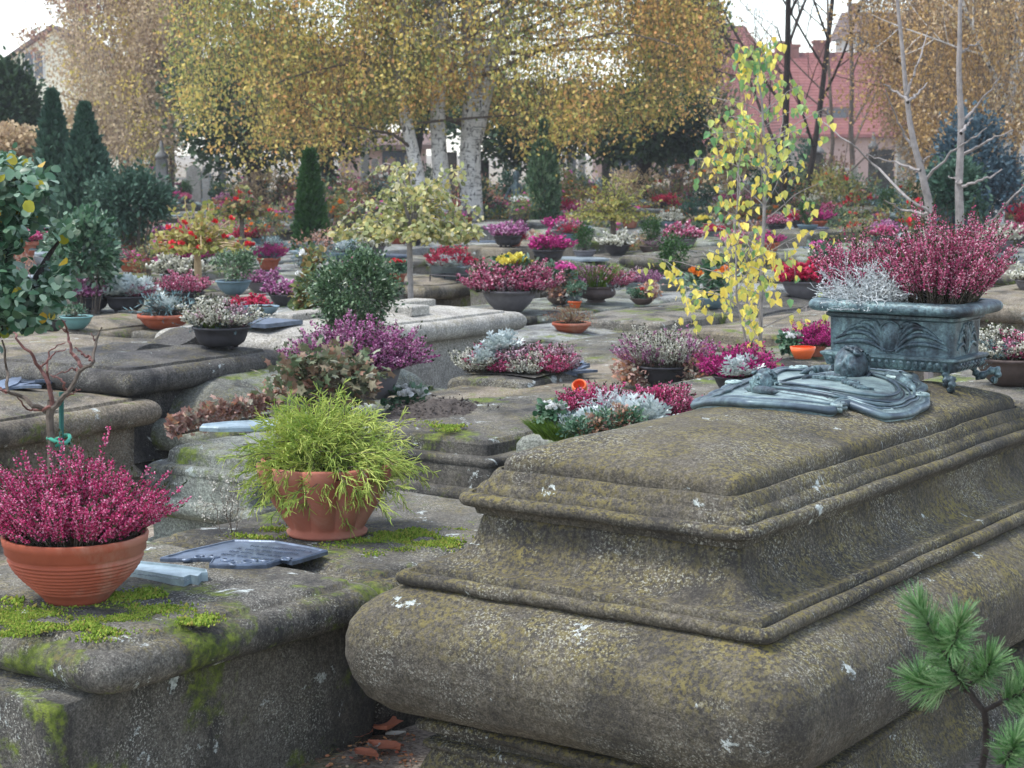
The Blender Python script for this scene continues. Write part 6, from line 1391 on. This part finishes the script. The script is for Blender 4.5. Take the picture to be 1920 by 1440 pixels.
t0_ = {o['label'][:20]: o for o in COL.objects if o.get('category') in ('birch', 'tree')}
hang(t0_['white-stemmed birch '], 1700, 1960, ([1690, 1750, 1800, 1850, 1900, 1960], [100, 215, 250, 235, 225, 260]), 27.5, 1.2, 4.6, 2000, 26, .055, ['beige', 'orleaf', 'orleaf'], 31, hole=-.05, nz=.4)
hang(t0_['orange-brown leaved '], 1600, 1860, ([1600, 1640, 1700, 1760, 1860], [60, 180, 250, 270, 250]), 32, 1.2, 5.2, 2500, 26, .06, ['beige', 'orleaf', 'orleaf'], 32, hole=-.10, nz=.5)
hang(t0_['pale twiggy birch wi'], 150, 340, ([140, 165, 200, 260, 340], [120, 260, 300, 290, 250]), 45, 1.5, 6.3, 1500, 24, .08, ['beige', 'beige', 'bigbirch'], 33, hole=-.08, nz=.5)
hang(t0_['dark leafless tree w'], 1310, 1420, ([1300, 1330, 1380, 1425], [40, 230, 240, 120]), 36, .6, 4.5, 260, 14, .055, ['beige', 'orleaf', 'bigbirch'], 34, hole=-.3, nz=.4)

# ------------------------------------------------------------------ buildings
t = NT('red_roof_tiles'); v = t.coord('Object', True); a = t.noise(v, 2.4, 8, .7)
wv = t.n('ShaderNodeTexWave'); wv.bands_direction = 'Z'; t.set(wv, 'Vector', v); t.set(wv, 'Scale', 2.2); t.set(wv, 'Distortion', .4)
c = t.ramp(a, [(.3, (.13, .042, .04)), (.5, (.19, .065, .058)), (.7, (.24, .10, .085))]); M['roof'] = t.out(c, .8, wv.outputs[0], .6, .04)
M['pinkwall'] = simple('pink_plaster', (.38, .26, .22), .9, .1, 1.2, .2)
M['cream'] = simple('cream_plaster', (.80, .75, .58), .9, .06, 1, .2)
M['greywall'] = simple('grey_beige_plaster', (.42, .38, .33), .9, .12, 1, .2)
M['brownroof'] = simple('brown_roof_tiles', (.15, .10, .085), .85, .2, 3, .5, bd=.03)
M['glass'] = simple('dark_window_glass', (.05, .06, .075), .15, .2, 2, .02, .6)
M['frame'] = simple('pale_window_frame', (.55, .53, .48), .6, .05, 3, .1)
M['brick'] = simple('brick_chimney', (.22, .09, .07), .9, .2, 6, .4, bd=.02)
M['stonegrey'] = stone('grey_headstone', (.30, .30, .29), (.20, .20, .20), .35, .05, .3, .1, 0, 1)
def box(mb, x0, x1, y0, y1, z0, z1, mat=0):
    mb.add([(x0, y0, z0), (x1, y0, z0), (x1, y1, z0), (x0, y1, z0), (x0, y0, z1), (x1, y0, z1), (x1, y1, z1), (x0, y1, z1)], [(0, 3, 2, 1), (4, 5, 6, 7), (0, 1, 5, 4), (1, 2, 6, 5), (2, 3, 7, 6), (3, 0, 4, 7)], mat)
def window(o, x, y, z, w, h):
    mb = MB(); f = .09
    for a in ((x - w / 2 - f, x - w / 2, z, z + h), (x + w / 2, x + w / 2 + f, z, z + h), (x - w / 2 - f, x + w / 2 + f, z - f, z), (x - w / 2 - f, x + w / 2 + f, z + h, z + h + f), (x - .03, x + .03, z, z + h)): box(mb, a[0], a[1], y - .06, y + .02, a[2], a[3])
    wn = mb.obj('window', M['frame'], o); m2 = MB(); box(m2, x - w / 2, x - .031, y - .025, y + .01, z, z + h); box(m2, x + .031, x + w / 2, y - .025, y + .01, z, z + h); m2.obj('pane', M['glass'], wn)
def house(name, pxl, pxr, Y, py_ridge, py_eave, depth, label, wall, roof, axis='x', wins=(), chims=(), hip=0, doors=(), base=0):
    """axis x: ridge runs across the view; axis y: the gable faces the camera"""
    k = Y / F_PX; x0, x1 = (pxl - 960) * k, (pxr - 960) * k; zr = CH - (py_ridge - HOR) * k; ze = CH - (py_eave - HOR) * k; cx = (x0 + x1) / 2; w = (x1 - x0) / 2
    o = empty(name, (cx, Y, 0), 0, label, 'house'); mb = MB()
    if axis == 'y':
        mb.add([(-w, 0, -.2), (w, 0, -.2), (w, 0, ze), (0, 0, zr), (-w, 0, ze), (-w, depth, -.2), (w, depth, -.2), (w, depth, ze), (0, depth, zr), (-w, depth, ze)], [(0, 1, 2, 3, 4), (6, 5, 9, 8, 7), (1, 6, 7, 2), (5, 0, 4, 9)]); mb.obj('wall', M[wall], o)
        mb = MB(); t_ = .22; ov = .35; sl = (zr - ze) / w
        for s in (-1, 1):
            mb.add([(0, -ov, zr + .05), (s * (w + ov), -ov, ze - sl * ov + .05), (s * (w + ov), depth + ov, ze - sl * ov + .05), (0, depth + ov, zr + .05), (0, -ov, zr + .05 + t_), (s * (w + ov), -ov, ze - sl * ov + .05 + t_), (s * (w + ov), depth + ov, ze - sl * ov + .05 + t_), (0, depth + ov, zr + .05 + t_)], [(0, 1, 2, 3), (4, 7, 6, 5), (0, 4, 5, 1), (1, 5, 6, 2), (2, 6, 7, 3)])
        rf = mb.obj('roof', M[roof], o)
    else:
        mb.add([(-w, 0, -.2), (w, 0, -.2), (w, 0, ze), (-w, 0, ze), (-w, depth, -.2), (w, depth, -.2), (w, depth, ze), (-w, depth, ze), (-w + hip, depth / 2, zr - .1), (w - hip, depth / 2, zr - .1)], [(0, 1, 2, 3), (5, 4, 7, 6), (1, 5, 6, 9, 2) if not hip else (1, 5, 6, 2), (4, 0, 3, 8, 7) if not hip else (4, 0, 3, 7)]); mb.obj('wall', M[wall], o)
        mb = MB(); ov = .4; sl = (zr - ze) / (depth / 2); t_ = .15; e = ze - sl * ov + .05
        V = [(-w - ov, -ov, e), (w + ov, -ov, e), (w + ov, depth + ov, e), (-w - ov, depth + ov, e), (-w - ov + (hip and hip + ov), depth / 2, zr + .05), (w + ov - (hip and hip + ov), depth / 2, zr + .05), (-w - ov, -ov, e - t_), (w + ov, -ov, e - t_), (w + ov, depth + ov, e - t_), (-w - ov, depth + ov, e - t_)]
        mb.add(V, [(0, 1, 5, 4), (2, 3, 4, 5), (1, 2, 5), (3, 0, 4), (0, 6, 7, 1), (1, 7, 8, 2), (2, 8, 9, 3), (3, 9, 6, 0)]); rf = mb.obj('roof', M[roof], o)
    for x, z, ww, hh in wins: window(o, (x - 960) * k - cx, -.005, CH - (z - HOR) * k, ww, hh)
    for x, ww, hh in doors: mb = MB(); box(mb, (x - 960) * k - cx - ww / 2, (x - 960) * k - cx + ww / 2, -.04, .02, 0, hh); mb.obj('door', M['glass'], o)
    for x, zt in chims:
        mb = MB(); xx = (x - 960) * k - cx; zz = CH - (zt - HOR) * k; yy = depth * .5
        box(mb, xx - .35, xx + .35, yy - .35, yy + .35, ze, zz); box(mb, xx - .42, xx + .42, yy - .42, yy + .42, zz, zz + .15); mb.obj('chimney', M['brick'], rf)
    return o
house('cream_house', -10, 235, 95, 62, 145, 9, 'cream gabled house with a small blue window, top left', 'cream', 'brownroof', 'y', wins=[(76, 150, .9, 1.3)])
house('red_roof_house', -60, 62, 110, 112, 150, 8, 'bit of red roof beyond the cream house at the top left', 'cream', 'roof', 'x')
house('red_roof_house', 1225, 1530, 100, 44, 255, 10, 'house with the big steep red hipped roof right of the birch foliage', 'pinkwall', 'roof', 'x', hip=3.4, doors=[(1270, 2.6, 1.9), (1330, 1.2, 2.0), (1240, 1.0, 2.0)], chims=[])
house('red_roof_house', 1475, 1790, 88, 95, 242, 9, 'long red-roofed pink house with a dormer window behind the leafless trees', 'pinkwall', 'roof', 'x', chims=[(1485, 78), (1502, 84), (1560, 76)], wins=[(1700, 285, .8, .9), (1740, 285, .8, .9)])
def dormer():
    Y = 88.0; k = Y / F_PX; o = [x for x in COL.objects if x.get('label', '').startswith('long red-roofed')][0]; cx = o.location.x
    x = (1566 - 960) * k - cx; z0 = CH - (226 - HOR) * k; z1 = CH - (202 - HOR) * k; mb = MB(); box(mb, x - .75, x + .75, .6, 3.0, z0, z1); dm = mb.obj('dormer', M['brownroof'], o)
    mb = MB(); box(mb, x - .45, x + .45, .56, .61, z0 + .1, z1 - .1); mb.obj('pane', M['glass'], dm)
dormer()
house('grey_house', 1600, 1745, 128, 22, 62, 9, 'tall grey-beige house above the red roofs', 'greywall', 'brownroof', 'x', wins=[(1612 + 22 * i, 110, 1.1, 1.4) for i in range(6)], chims=[(1612, 8)])
house('grey_house', 1730, 2050, 135, 10, 60, 9, 'wide beige house hidden behind the orange-brown trees', 'greywall', 'brownroof', 'x', wins=[(1760 + 34 * i, 110, 1.1, 1.4) for i in range(7)])
house('pink_outbuilding', 1120, 1228, 60, 255, 272, 4, 'low pink building with dark doorways behind the flat-crowned tree', 'pinkwall', 'brownroof', 'x', doors=[(1172, 1.0, 1.5), (1200, .3, 1.5)])
house('pink_outbuilding', 640, 790, 60, 250, 270, 4, 'low pink-grey building glimpsed left of the birch trunks', 'pinkwall', 'brownroof', 'x', doors=[(745, .9, 1.5)])

# ------------------------------------------------------------------ headstones far back
def headstone(kind, px, pyb, w, h, Y, label, mat='stonegrey'):
    k = Y / F_PX; x = (px - 960) * k; W_ = w * k; top = CH - (pyb - h - HOR) * k; o = empty('headstone', (x, Y, 0), rnd.uniform(-.2, .2), label, 'headstone', 'headstones at the far edge'); mb = MB(); d = .09
    n = 14; pts = [(-W_ / 2, 0)] + ([(-W_ / 2, top)] + [(W_ / 2, top)] if kind == 'slab' else [(-W_ / 2 * math.cos(PI * i / n), top - W_ / 2 + W_ / 2 * math.sin(PI * i / n)) for i in range(n + 1)]) + [(W_ / 2, 0)]
    m = len(pts); V = [(a, -d, b) for a, b in pts] + [(a, d, b) for a, b in pts]; mb.add(V, [tuple(range(m)), tuple(reversed(range(m, 2 * m)))] + [(i, m + i, m + (i + 1) % m, (i + 1) % m) for i in range(m)]); st = mb.obj('stone', M[mat], o)
    mb = MB(); box(mb, -W_ / 2 - .06, W_ / 2 + .06, -.2, .2, -.05, .22); mb.obj('base', M['stonegrey'], o)
    if kind == 'pillar': mb = MB(); lathe(mb, [(W_ * .6, top - .02), (W_ * .62, top + .05), (W_ * .3, top + .12), (W_ * .15, top + .28), (.02, top + .34)], 12); mb.obj('finial', M['stonegrey'], o, True)
for a in (('pillar', 308, 345, 20, 50, 38, 'narrow pillar monument with finial right of the dark yew'), ('arch', 367, 345, 26, 36, 40, 'white round-topped headstone right of the pillar monument', 'pale'),
          ('arch', 389, 335, 13, 24, 43, 'small pale stone just right of the white round-topped headstone', 'pale'), ('slab', 420, 335, 14, 40, 48, 'thin grey stone under the dark tree at the left'), ('slab', 686, 325, 16, 50, 50, 'tall pale stone left of the birches', 'pale'),
          ('arch', 705, 315, 11, 18, 46, 'tiny white stone left of the grey one by the birches', 'pale'), ('arch', 767, 318, 14, 30, 36, 'blue-grey rounded stone by the left birch trunk'), ('slab', 848, 335, 18, 50, 38, 'dark tilted stone between the middle and right birch trunks', 'dark'),
          ('slab', 735, 330, 14, 34, 44, 'pinkish stone behind the blue-grey rounded one', 'pinkwall'), ('arch', 1070, 320, 16, 46, 46, 'pale grey monument right of the ivy column'), ('arch', 1090, 318, 12, 46, 47, 'white patchy monument beside the pale grey one', 'pale'),
          ('slab', 1135, 325, 14, 22, 42, 'black stone under the flat-crowned tree', 'dark'), ('slab', 1598, 335, 12, 26, 40, 'small pale stone before the second red roof', 'pale'), ('pillar', 1632, 330, 16, 52, 40, 'dark pillar monument right of the pink house wall', 'dark'),
          ('slab', 1655, 330, 30, 50, 44, 'broad dark monument with pale columns', 'dark'), ('slab', 1690, 325, 30, 60, 42, 'white temple-like monument beside the broad dark one', 'pale'), ('pillar', 1530, 330, 18, 44, 42, 'dark pillar stone left of the pink house wall', 'dark'), ('slab', 1480, 330, 12, 50, 46, 'pale pillar among the young birch leaves', 'pale'), ('slab', 905, 330, 24, 30, 40, 'low dark stone right of the right birch trunk', 'dark')):
    headstone(*a)
P = at_d(968, 372, 30); o = empty('bronze_statue', (P.x, P.y, 0), .3, 'small green bronze figure among the far flowers left of the ivy column', 'statue'); mb = MB(); lathe(mb, [(.14, 0), (.16, .35), (.12, .55), (.10, .75), (.13, .95), (.05, 1.02), (.045, 1.05), (.07, 1.12), (.05, 1.2), (.0, 1.22)], 14, .8); mb.tubes(np.array([[(.1, 0, .92), (.2, -.05, .75), (.08, -.16, .68)], [(-.1, 0, .92), (-.2, -.05, .78), (-.05, -.16, .7)]]), np.full((2, 3), .035), 6); mb.obj('figure', M['verdigris'], o, True)

# ------------------------------------------------------------------ the field of graves behind
def region(px, P):
    z = 'midfield' if P.y < 16 else ('farther' if P.y < 24 else 'distant')
    for lim, s in ((230, 'below the cream house'), (420, 'below the twiggy birch'), (560, 'left of the arborvitae'), (760, 'below the left birch'), (930, 'below the birch trunks'), (1060, 'below the ivy column'), (1230, 'below the flat-crowned tree'), (1420, 'below the big red roof'), (1620, 'below the dormer window'), (1760, 'beyond the grey stems')):
        if px < lim: return z, s
    return z, 'at the right edge'
FILL = []       # (object, descriptor, depth, px)
for q_, o in enumerate(NEWG): o['label'] = 'x'; o['group'] = 'rows of old grave slabs'; FILL.append((o, 'worn slab under a pot', o.location.y, proj(o.location)[0]))
manual = [(c.copy(), ang, W, Ln) for c, ang, W, Ln, H in TOPS]
protos = {}
def field():
    r = random.Random(12); u, v = uv(TH); O = Vector((.3, 9.0, 0)); n = 0
    mats = ['low', 'warm', 'slate', 'greenish', 'mossy', 'low', 'slate', 'dark', 'slate', 'greenish']; desc = {'low': 'grey lichened', 'warm': 'brown sandstone', 'slate': 'pale grey', 'greenish': 'greenish weathered', 'mossy': 'mossy', 'dark': 'blackened'}
    stn = {'roll': 'bull-nosed slab', 'block': 'block-shaped slab', 'step': 'stepped slab', 'dome': 'domed slab', 'plate': 'flat slab'}
    for i in range(-26, 30):
        for j in range(-12, 26):
            P = O + v * (i * 1.22 + r.uniform(-.06, .06)) + u * (j * 2.5 + (i % 2) * .3 + r.uniform(-.12, .12)); r1 = r.random(); r2 = r.random(); r3 = r.random()
            if P.y < 7.6 or P.y > 50: continue
            px, py = proj((P.x, P.y, .4))
            if px < -120 - 900 / P.y or px > 2040 + 900 / P.y: continue
            bad = False
            for c, ang, W, Ln in manual:
                d = P - c
                if abs(d.dot(u)) < (Ln + 2.0) / 2 - .02 and abs(d.dot(v)) < (W + .95) / 2 - .04: bad = True; break
            if bad or r1 < .06: continue
            st = ('roll', 'block', 'step', 'plate', 'roll', 'dome')[int(r2 * 6)]; mt = mats[int(r3 * len(mats))]; H = (.30, .36, .42, .48)[int(r2 * 37) % 4] + (.0 if P.y < 30 else .04)
            o = grave(st, P, .94, 2.0, H, mt, 'x', TH + r.uniform(-.04, .04), seed=40 + int(r1 * 5), group='rows of old grave slabs'); n += 1
            FILL.append((o, f'{desc[mt]} {stn[st]}', P.y, px))
            if r.random() < .6 and P.y > 11:     # a small bronze plate on it
                k = ('plaque', 'paleplaque', 'zinc')[n % 3]; key = ('pl', k, n % 4, H)
                if key not in protos:
                    mb = MB(); m_ = 18; a_, b_ = .2 + .05 * (n % 3), .16; V = []
                    for z, s in ((0, 1), (.02, 1), (.022, .9)): V += [(a_ * s * (1 + .12 * math.cos(q * (3 + n % 4) * 2 * PI / m_)) * math.cos(2 * PI * q / m_), b_ * s * math.sin(2 * PI * q / m_) * 1.3 + .2, H + .012 + z) for q in range(m_)]
                    mb.add(V, [(q, (q + 1) % m_, m_ + (q + 1) % m_, m_ + q) for q in range(m_)] + [(m_ + q, m_ + (q + 1) % m_, 2 * m_ + (q + 1) % m_, 2 * m_ + q) for q in range(m_)] + [tuple(range(2 * m_, 3 * m_))]); protos[key] = mb.mesh('epitaph', [M[k]])
                link('epitaph', protos[key], o)
    return n
N_GR = field()
def far_pots():
    r = random.Random(5); u, v = uv(TH); cols = [('h_rose', 'dusky pink'), ('h_pink', 'pink-purple'), ('h_red', 'crimson'), ('h_mag', 'magenta'), ('h_white', 'white'), ('h_crim', 'dark red'), ('h_rose', 'dusky pink')]
    pots = [('terra_bowl', None, 'terracotta bowl'), ('bowl', 'darkpot', 'dark bowl'), ('bowl', 'greypot', 'grey bowl'), ('box', 'zinc', 'zinc trough'), ('dish', 'bluebowl', 'blue-grey dish'), ('terra_pot', None, 'terracotta pot'), ('footed', None, 'footed dark bowl')]
    near_px = [(proj(o.location), o.location.y) for o in COL.objects if o.parent is None and o.get('category') == 'potted plant']
    slots = [(c, a, W, Ln, H) for c, a, W, Ln, H in TOPS if c.y > 12.0]; r.shuffle(slots); n = 0
    for c, a, W, Ln, H in slots:
        u, v = uv(a)
        for q in range(2 if r.random() < .75 else 1):
            if r.random() < .06: continue
            P = c + u * r.uniform(-.75, .75) + v * r.uniform(-.2, .2) + Vector((0, 0, H + .006)); px, py = proj(P)
            if px < -20 or px > 1940: continue
            if P.y < 20 and any(abs(px - a_[0]) < 45 and abs(py - a_[1]) < 30 for a_, _ in near_px): continue
            near_px.append(((px, py), P.y))
            kind, mt, pn = pots[int(r.random() * len(pots))]; k = (.115, .14, .17)[int(r.random() * 3)]; s = k / .125; hc, cn = cols[int(r.random() * len(cols))]; t_ = r.random()
            if t_ < .55: pl = [('heather', HF[hc], (0, 0, 0), s * 1.05, r.uniform(0, 6))]; ds = f'{cn} heather in {pn}'; 
            elif t_ < .68: pl = [('heather', HF[hc], (.04, 0, 0), s * .8, 1), ('spruce', SPRF, (-.04, 0, 0), s * .9, 2)]; ds = f'{cn} heather and spruce in {pn}'
            elif t_ < .80: f_ = ('f_red', 'f_yel', 'f_white', 'f_or', 'f_pink')[int(r.random() * 5)]; pl = [('flowers', FL[f_], (0, 0, 0), s, 1)]; ds = {'f_red': 'red', 'f_yel': 'yellow', 'f_white': 'white', 'f_or': 'orange', 'f_pink': 'pink'}[f_] + f' flowers in {pn}'
            elif t_ < .90: pl = [('spruce', SPRF, (0, 0, 0), s * 1.1, 1), ('silver_leaves', SILV, (0, 0, .03), s * .8, 0)]; ds = f'blue-green sprays in {pn}'
            else: pl = [('conifer', CON, (0, 0, 0), s, 1)]; ds = f'dwarf conifer in {pn}'
            o = potted(kind, k, P, mt, 'x', pl, 'potted plant', 'potted_plant', r.uniform(0, 3), 'potted plants on the far graves'); FILL.append((o, ds, P.y, px)); n += 1
far_pots()
BUSH = []
for i, (mat, n_, sz, tm, r_, hz, fl, ds) in enumerate((('rosegrn', 520, .055, T_LEAF, .32, .30, 'f_red', 'thin rose bush with red blooms'), ('rosegrn', 520, .055, T_LEAF, .32, .32, 'f_pink', 'thin rose bush with pink blooms'), ('olive', 700, .05, T_LEAF, .34, .26, None, 'yellowing leafy shrub'), ('jun', 1100, .06, T_DIAM, .26, .30, None, 'dark green evergreen bush'),
        ('beige', 600, .055, T_LEAF, .34, .26, None, 'faded beige shrub'), ('box', 1400, .045, T_LEAF, .26, .24, None, 'clipped green bush'), ('spruce', 900, .06, T_DIAM, .28, .22, None, 'blue-grey dwarf conifer'), ('heuch', 600, .05, T_LEAF, .30, .22, None, 'brownish leafy shrub'), ('drybrown', 700, .045, T_LEAF, .34, .30, 'f_white', 'dry rose bush with a few white blooms'), ('rosegrn', 700, .05, T_LEAF, .36, .30, 'f_or', 'green bush with orange blooms'))):
    mb, rs, cc = clumpy('shrub', r_, hz, n_, sz, tm, None, seed=80 + i, K=14, clump=.3, lobes=.25, stems=26)
    if fl: blossoms(mb, rs, cc[cc[:, 2] > hz * .8], 10, .045, 2, .05, 7)
    BUSH.append((mb.mesh('shrub', [M[mat], M['bark']] + ([M[fl]] if fl else [])), ds))
def far_bushes():
    r = random.Random(8); n = 0; tries = 0; keep = [proj(o.location) for o in COL.objects if o.parent is None and o.get('category') in ('rose', 'small tree', 'conifer', 'bush')]
    while n < 265 and tries < 3000:
        tries += 1; Y = 15 + 33 * r.random() ** .75; px = r.uniform(-30, 1950); P = Vector(((px - 960) / F_PX * Y, Y, 0)); me, ds = BUSH[int(r.random() ** 1.0 * len(BUSH))]
        s = r.uniform(.55, 1.25) * (1.0 if Y > 24 else .62) * (1 if Y < 32 else 1.25); z = 0
        hit = False
        for c, a, W, Ln, H in TOPS:
            d = P - c; u, v = uv(a)
            if abs(d.dot(u)) < Ln / 2 and abs(d.dot(v)) < W / 2: hit = True; z = H; break
        if hit and Y < 30 and r.random() < .75: continue
        if Y < 21 and r.random() < .55: continue
        o = empty('shrub', (P.x, P.y, z if hit else 0), 0, 'x', 'shrub', 'shrubs among the far graves'); o.rotation_euler.z = r.uniform(0, 6); o.scale = (s, s, s * r.uniform(.8, 1.25)); link('foliage', me, o); FILL.append((o, ds, P.y, px)); n += 1
far_bushes()
# every distant repeat gets its own label: what it is, where it stands, and its order from near to far
NUM = ['', 'second ', 'third ', 'fourth ', 'fifth ', 'sixth ', 'seventh ', 'eighth ', 'ninth ', 'tenth ', 'eleventh ', 'twelfth ', 'thirteenth ', 'fourteenth ', 'fifteenth ', 'sixteenth ']
groups = {}
for o, ds, Y, px in FILL: groups.setdefault((ds,) + region(px, Vector((0, Y, 0))), []).append((Y, px, o))
for (ds, z, s), it in groups.items():
    it.sort(key=lambda a: a[0])
    for i, (Y, px, o) in enumerate(it):
        o['label'] = f'{z} {ds} {s}' if len(it) == 1 else f'{NUM[min(i, 15)]}nearest {z} {ds} {s}'
# flower specks: low flowers carpeting the far ground
def carpet():
    rs = np.random.RandomState(2); n = 9000; Y = 20 + 32 * rs.rand(n) ** .8; X = (rs.uniform(-40, 1960, n) - 960) / F_PX * Y; k = fbm(np.stack([X, Y, 0 * X], 1), 5, 3, .8)
    T = np.stack([X, Y, .02 + .12 * rs.rand(n)], 1)[k > -.1]; mb = MB(); m = len(T); mb.scatter(T_STAR, frames(rs.normal(size=(m, 3)) + np.array([0, 0, 1.]), rs, sc=.09 * rs.uniform(.5, 1.3, m)), T, 0)
    tag(mb.obj('ground_cover', M['rosegrn']), 'low leafy ground cover between the far graves', 'ground cover', kind='stuff')
carpet()
# fallen leaves and litter on the path beside the big tomb
rs = np.random.RandomState(6)
for i, (x, y, s, c, rz, lab) in enumerate(((712, 1362, .085, 'dead', .3, 'large curled orange-brown leaf against the foot of the big tomb'), (656, 1382, .065, 'dead', 2.0, 'reddish angular leaf left of the curled one on the path'), (720, 1402, .052, 'dead', 1.0, 'orange leaf lying flat below the curled leaf'), (688, 1416, .042, 'dead', 4.0, 'small dark red leaf lowest of those on the path'), (742, 1378, .028, 'lichwhite', 5.0, 'pale dry leaf touching the foot of the big tomb'), (700, 1398, .026, 'lichwhite', .5, 'pale curled leaf between the orange ones'))):
    P = at(x, y, .012); o = empty('fallen_leaf', P, rz, lab, 'leaf', 'fallen leaves on the path'); mb = MB(); n = 9; V = []; F = []
    for a in range(n):
        for b in range(5):
            t_ = a / (n - 1); w = .45 * math.sin(PI * min(1, t_ * 1.02) ** .8) * (1 + .25 * (a % 2)); q = (b - 2) / 2; V.append((q * w * s * 1.3, (t_ - .5) * s * 2, s * (.16 * q * q + .30 * (t_ - .5) ** 2 * (2 if i == 0 else .7)) + .002))
    for a in range(n - 1):
        for b in range(4): F.append((a * 5 + b, a * 5 + b + 1, a * 5 + b + 6, a * 5 + b + 5))
    mb.add(V, F); mb.obj('blade', M[c], o)
for i, (x, y, s, lab) in enumerate(((560, 1408, .5, 'grey-green leafy weed at the foot of the left foreground grave'), (610, 1402, .6, 'second grey-green weed, nearer the fallen leaves'))):
    P = at(x, y, 0); o = empty('weed', P, i, lab, 'weed', 'weeds on the path'); mb = MB(); m = 14; a = rs.rand(m) * 6.3; d = np.stack([np.cos(a), np.sin(a), .5 + rs.rand(m)], 1); mb.scatter(T_STAR, frames(d, rs, ref=(0, 0, 1), flat=.3, sc=.055 * rs.uniform(.6, 1.1, m)), rs.normal(size=(m, 3)) * np.array([.02, .02, .004]) + np.array([0, 0, .012]), 0); mb.obj('leaves', M['silver'] if False else M['box'], o)
n = 900; q = np.array([at(x, y, .003) for x, y in zip(rs.uniform(500, 780, n), rs.uniform(1375, 1440, n))]); mb = MB(); mb.scatter(T_NEED, frames(rs.normal(size=(n, 3)) * np.array([1, 1, .12]), rs, sc=.03 * rs.uniform(.4, 1.2, n)), q, 0); mb.scatter(T_LEAF, frames(rs.normal(size=(160, 3)) * np.array([1, 1, .15]), rs, sc=.014), q[:160] + np.array([0, 0, .004]), 1)
tag(mb.obj('litter', [M['drybrown'], M['dead']]), 'dry needles and crumbs scattered on the path', 'litter', kind='stuff')

# ------------------------------------------------------------------ thin autumn haze
mb = MB(); V = [(x, y, z) for z in (-2, 13.5) for y in (-60, 480) for x in (-440, 440)]
mb.add(V, [(0, 2, 3, 1), (4, 5, 7, 6), (0, 1, 5, 4), (1, 3, 7, 5), (3, 2, 6, 7), (2, 0, 4, 6)])
hm = D.materials.new('haze'); hm.use_nodes = True; ht = hm.node_tree; ht.nodes.clear(); pv = ht.nodes.new('ShaderNodeVolumePrincipled'); pv.inputs['Density'].default_value = .0009; pv.inputs['Color'].default_value = (.93, .95, 1, 1); pv.inputs['Anisotropy'].default_value = .2
ho = ht.nodes.new('ShaderNodeOutputMaterial'); ht.links.new(pv.outputs[0], ho.inputs['Volume']); tag(mb.obj('haze', hm), kind='stuff')

# ------------------------------------------------------------------ sky and light
w = D.worlds.new('World'); SC.world = w; w.use_nodes = True; nt = w.node_tree; nt.nodes.clear()
EL, AZ = math.radians(64), math.radians(-100)
sky = nt.nodes.new('ShaderNodeTexSky'); sky.sky_type = 'NISHITA'; sky.sun_disc = False; sky.sun_elevation = EL; sky.sun_rotation = AZ; sky.dust_density = .6; sky.air_density = 1.0; sky.ozone_density = 1
hs = nt.nodes.new('ShaderNodeHueSaturation'); hs.inputs['Saturation'].default_value = .6; nt.links.new(sky.outputs[0], hs.inputs['Color'])
bg = nt.nodes.new('ShaderNodeBackground'); bg.inputs[1].default_value = .15; nt.links.new(hs.outputs[0], bg.inputs[0]); wo = nt.nodes.new('ShaderNodeOutputWorld'); nt.links.new(bg.outputs[0], wo.inputs[0])
sl = D.lights.new('sun', 'SUN'); sl.energy = 1.5; sl.angle = math.radians(14); sl.color = (1, .97, .92); so = D.objects.new('sun', sl); COL.objects.link(so)
dirv = Vector((math.sin(AZ) * math.cos(EL), math.cos(AZ) * math.cos(EL), math.sin(EL))); so.rotation_euler = dirv.to_track_quat('Z', 'Y').to_euler()
SC.view_settings.view_transform = 'Standard'; SC.view_settings.look = 'None'; SC.view_settings.gamma = 1; SC.view_settings.exposure = 1.5
cy = SC.cycles; cy.max_bounces = 5; cy.diffuse_bounces = 3; cy.glossy_bounces = 2; cy.transmission_bounces = 3; cy.transparent_max_bounces = 4
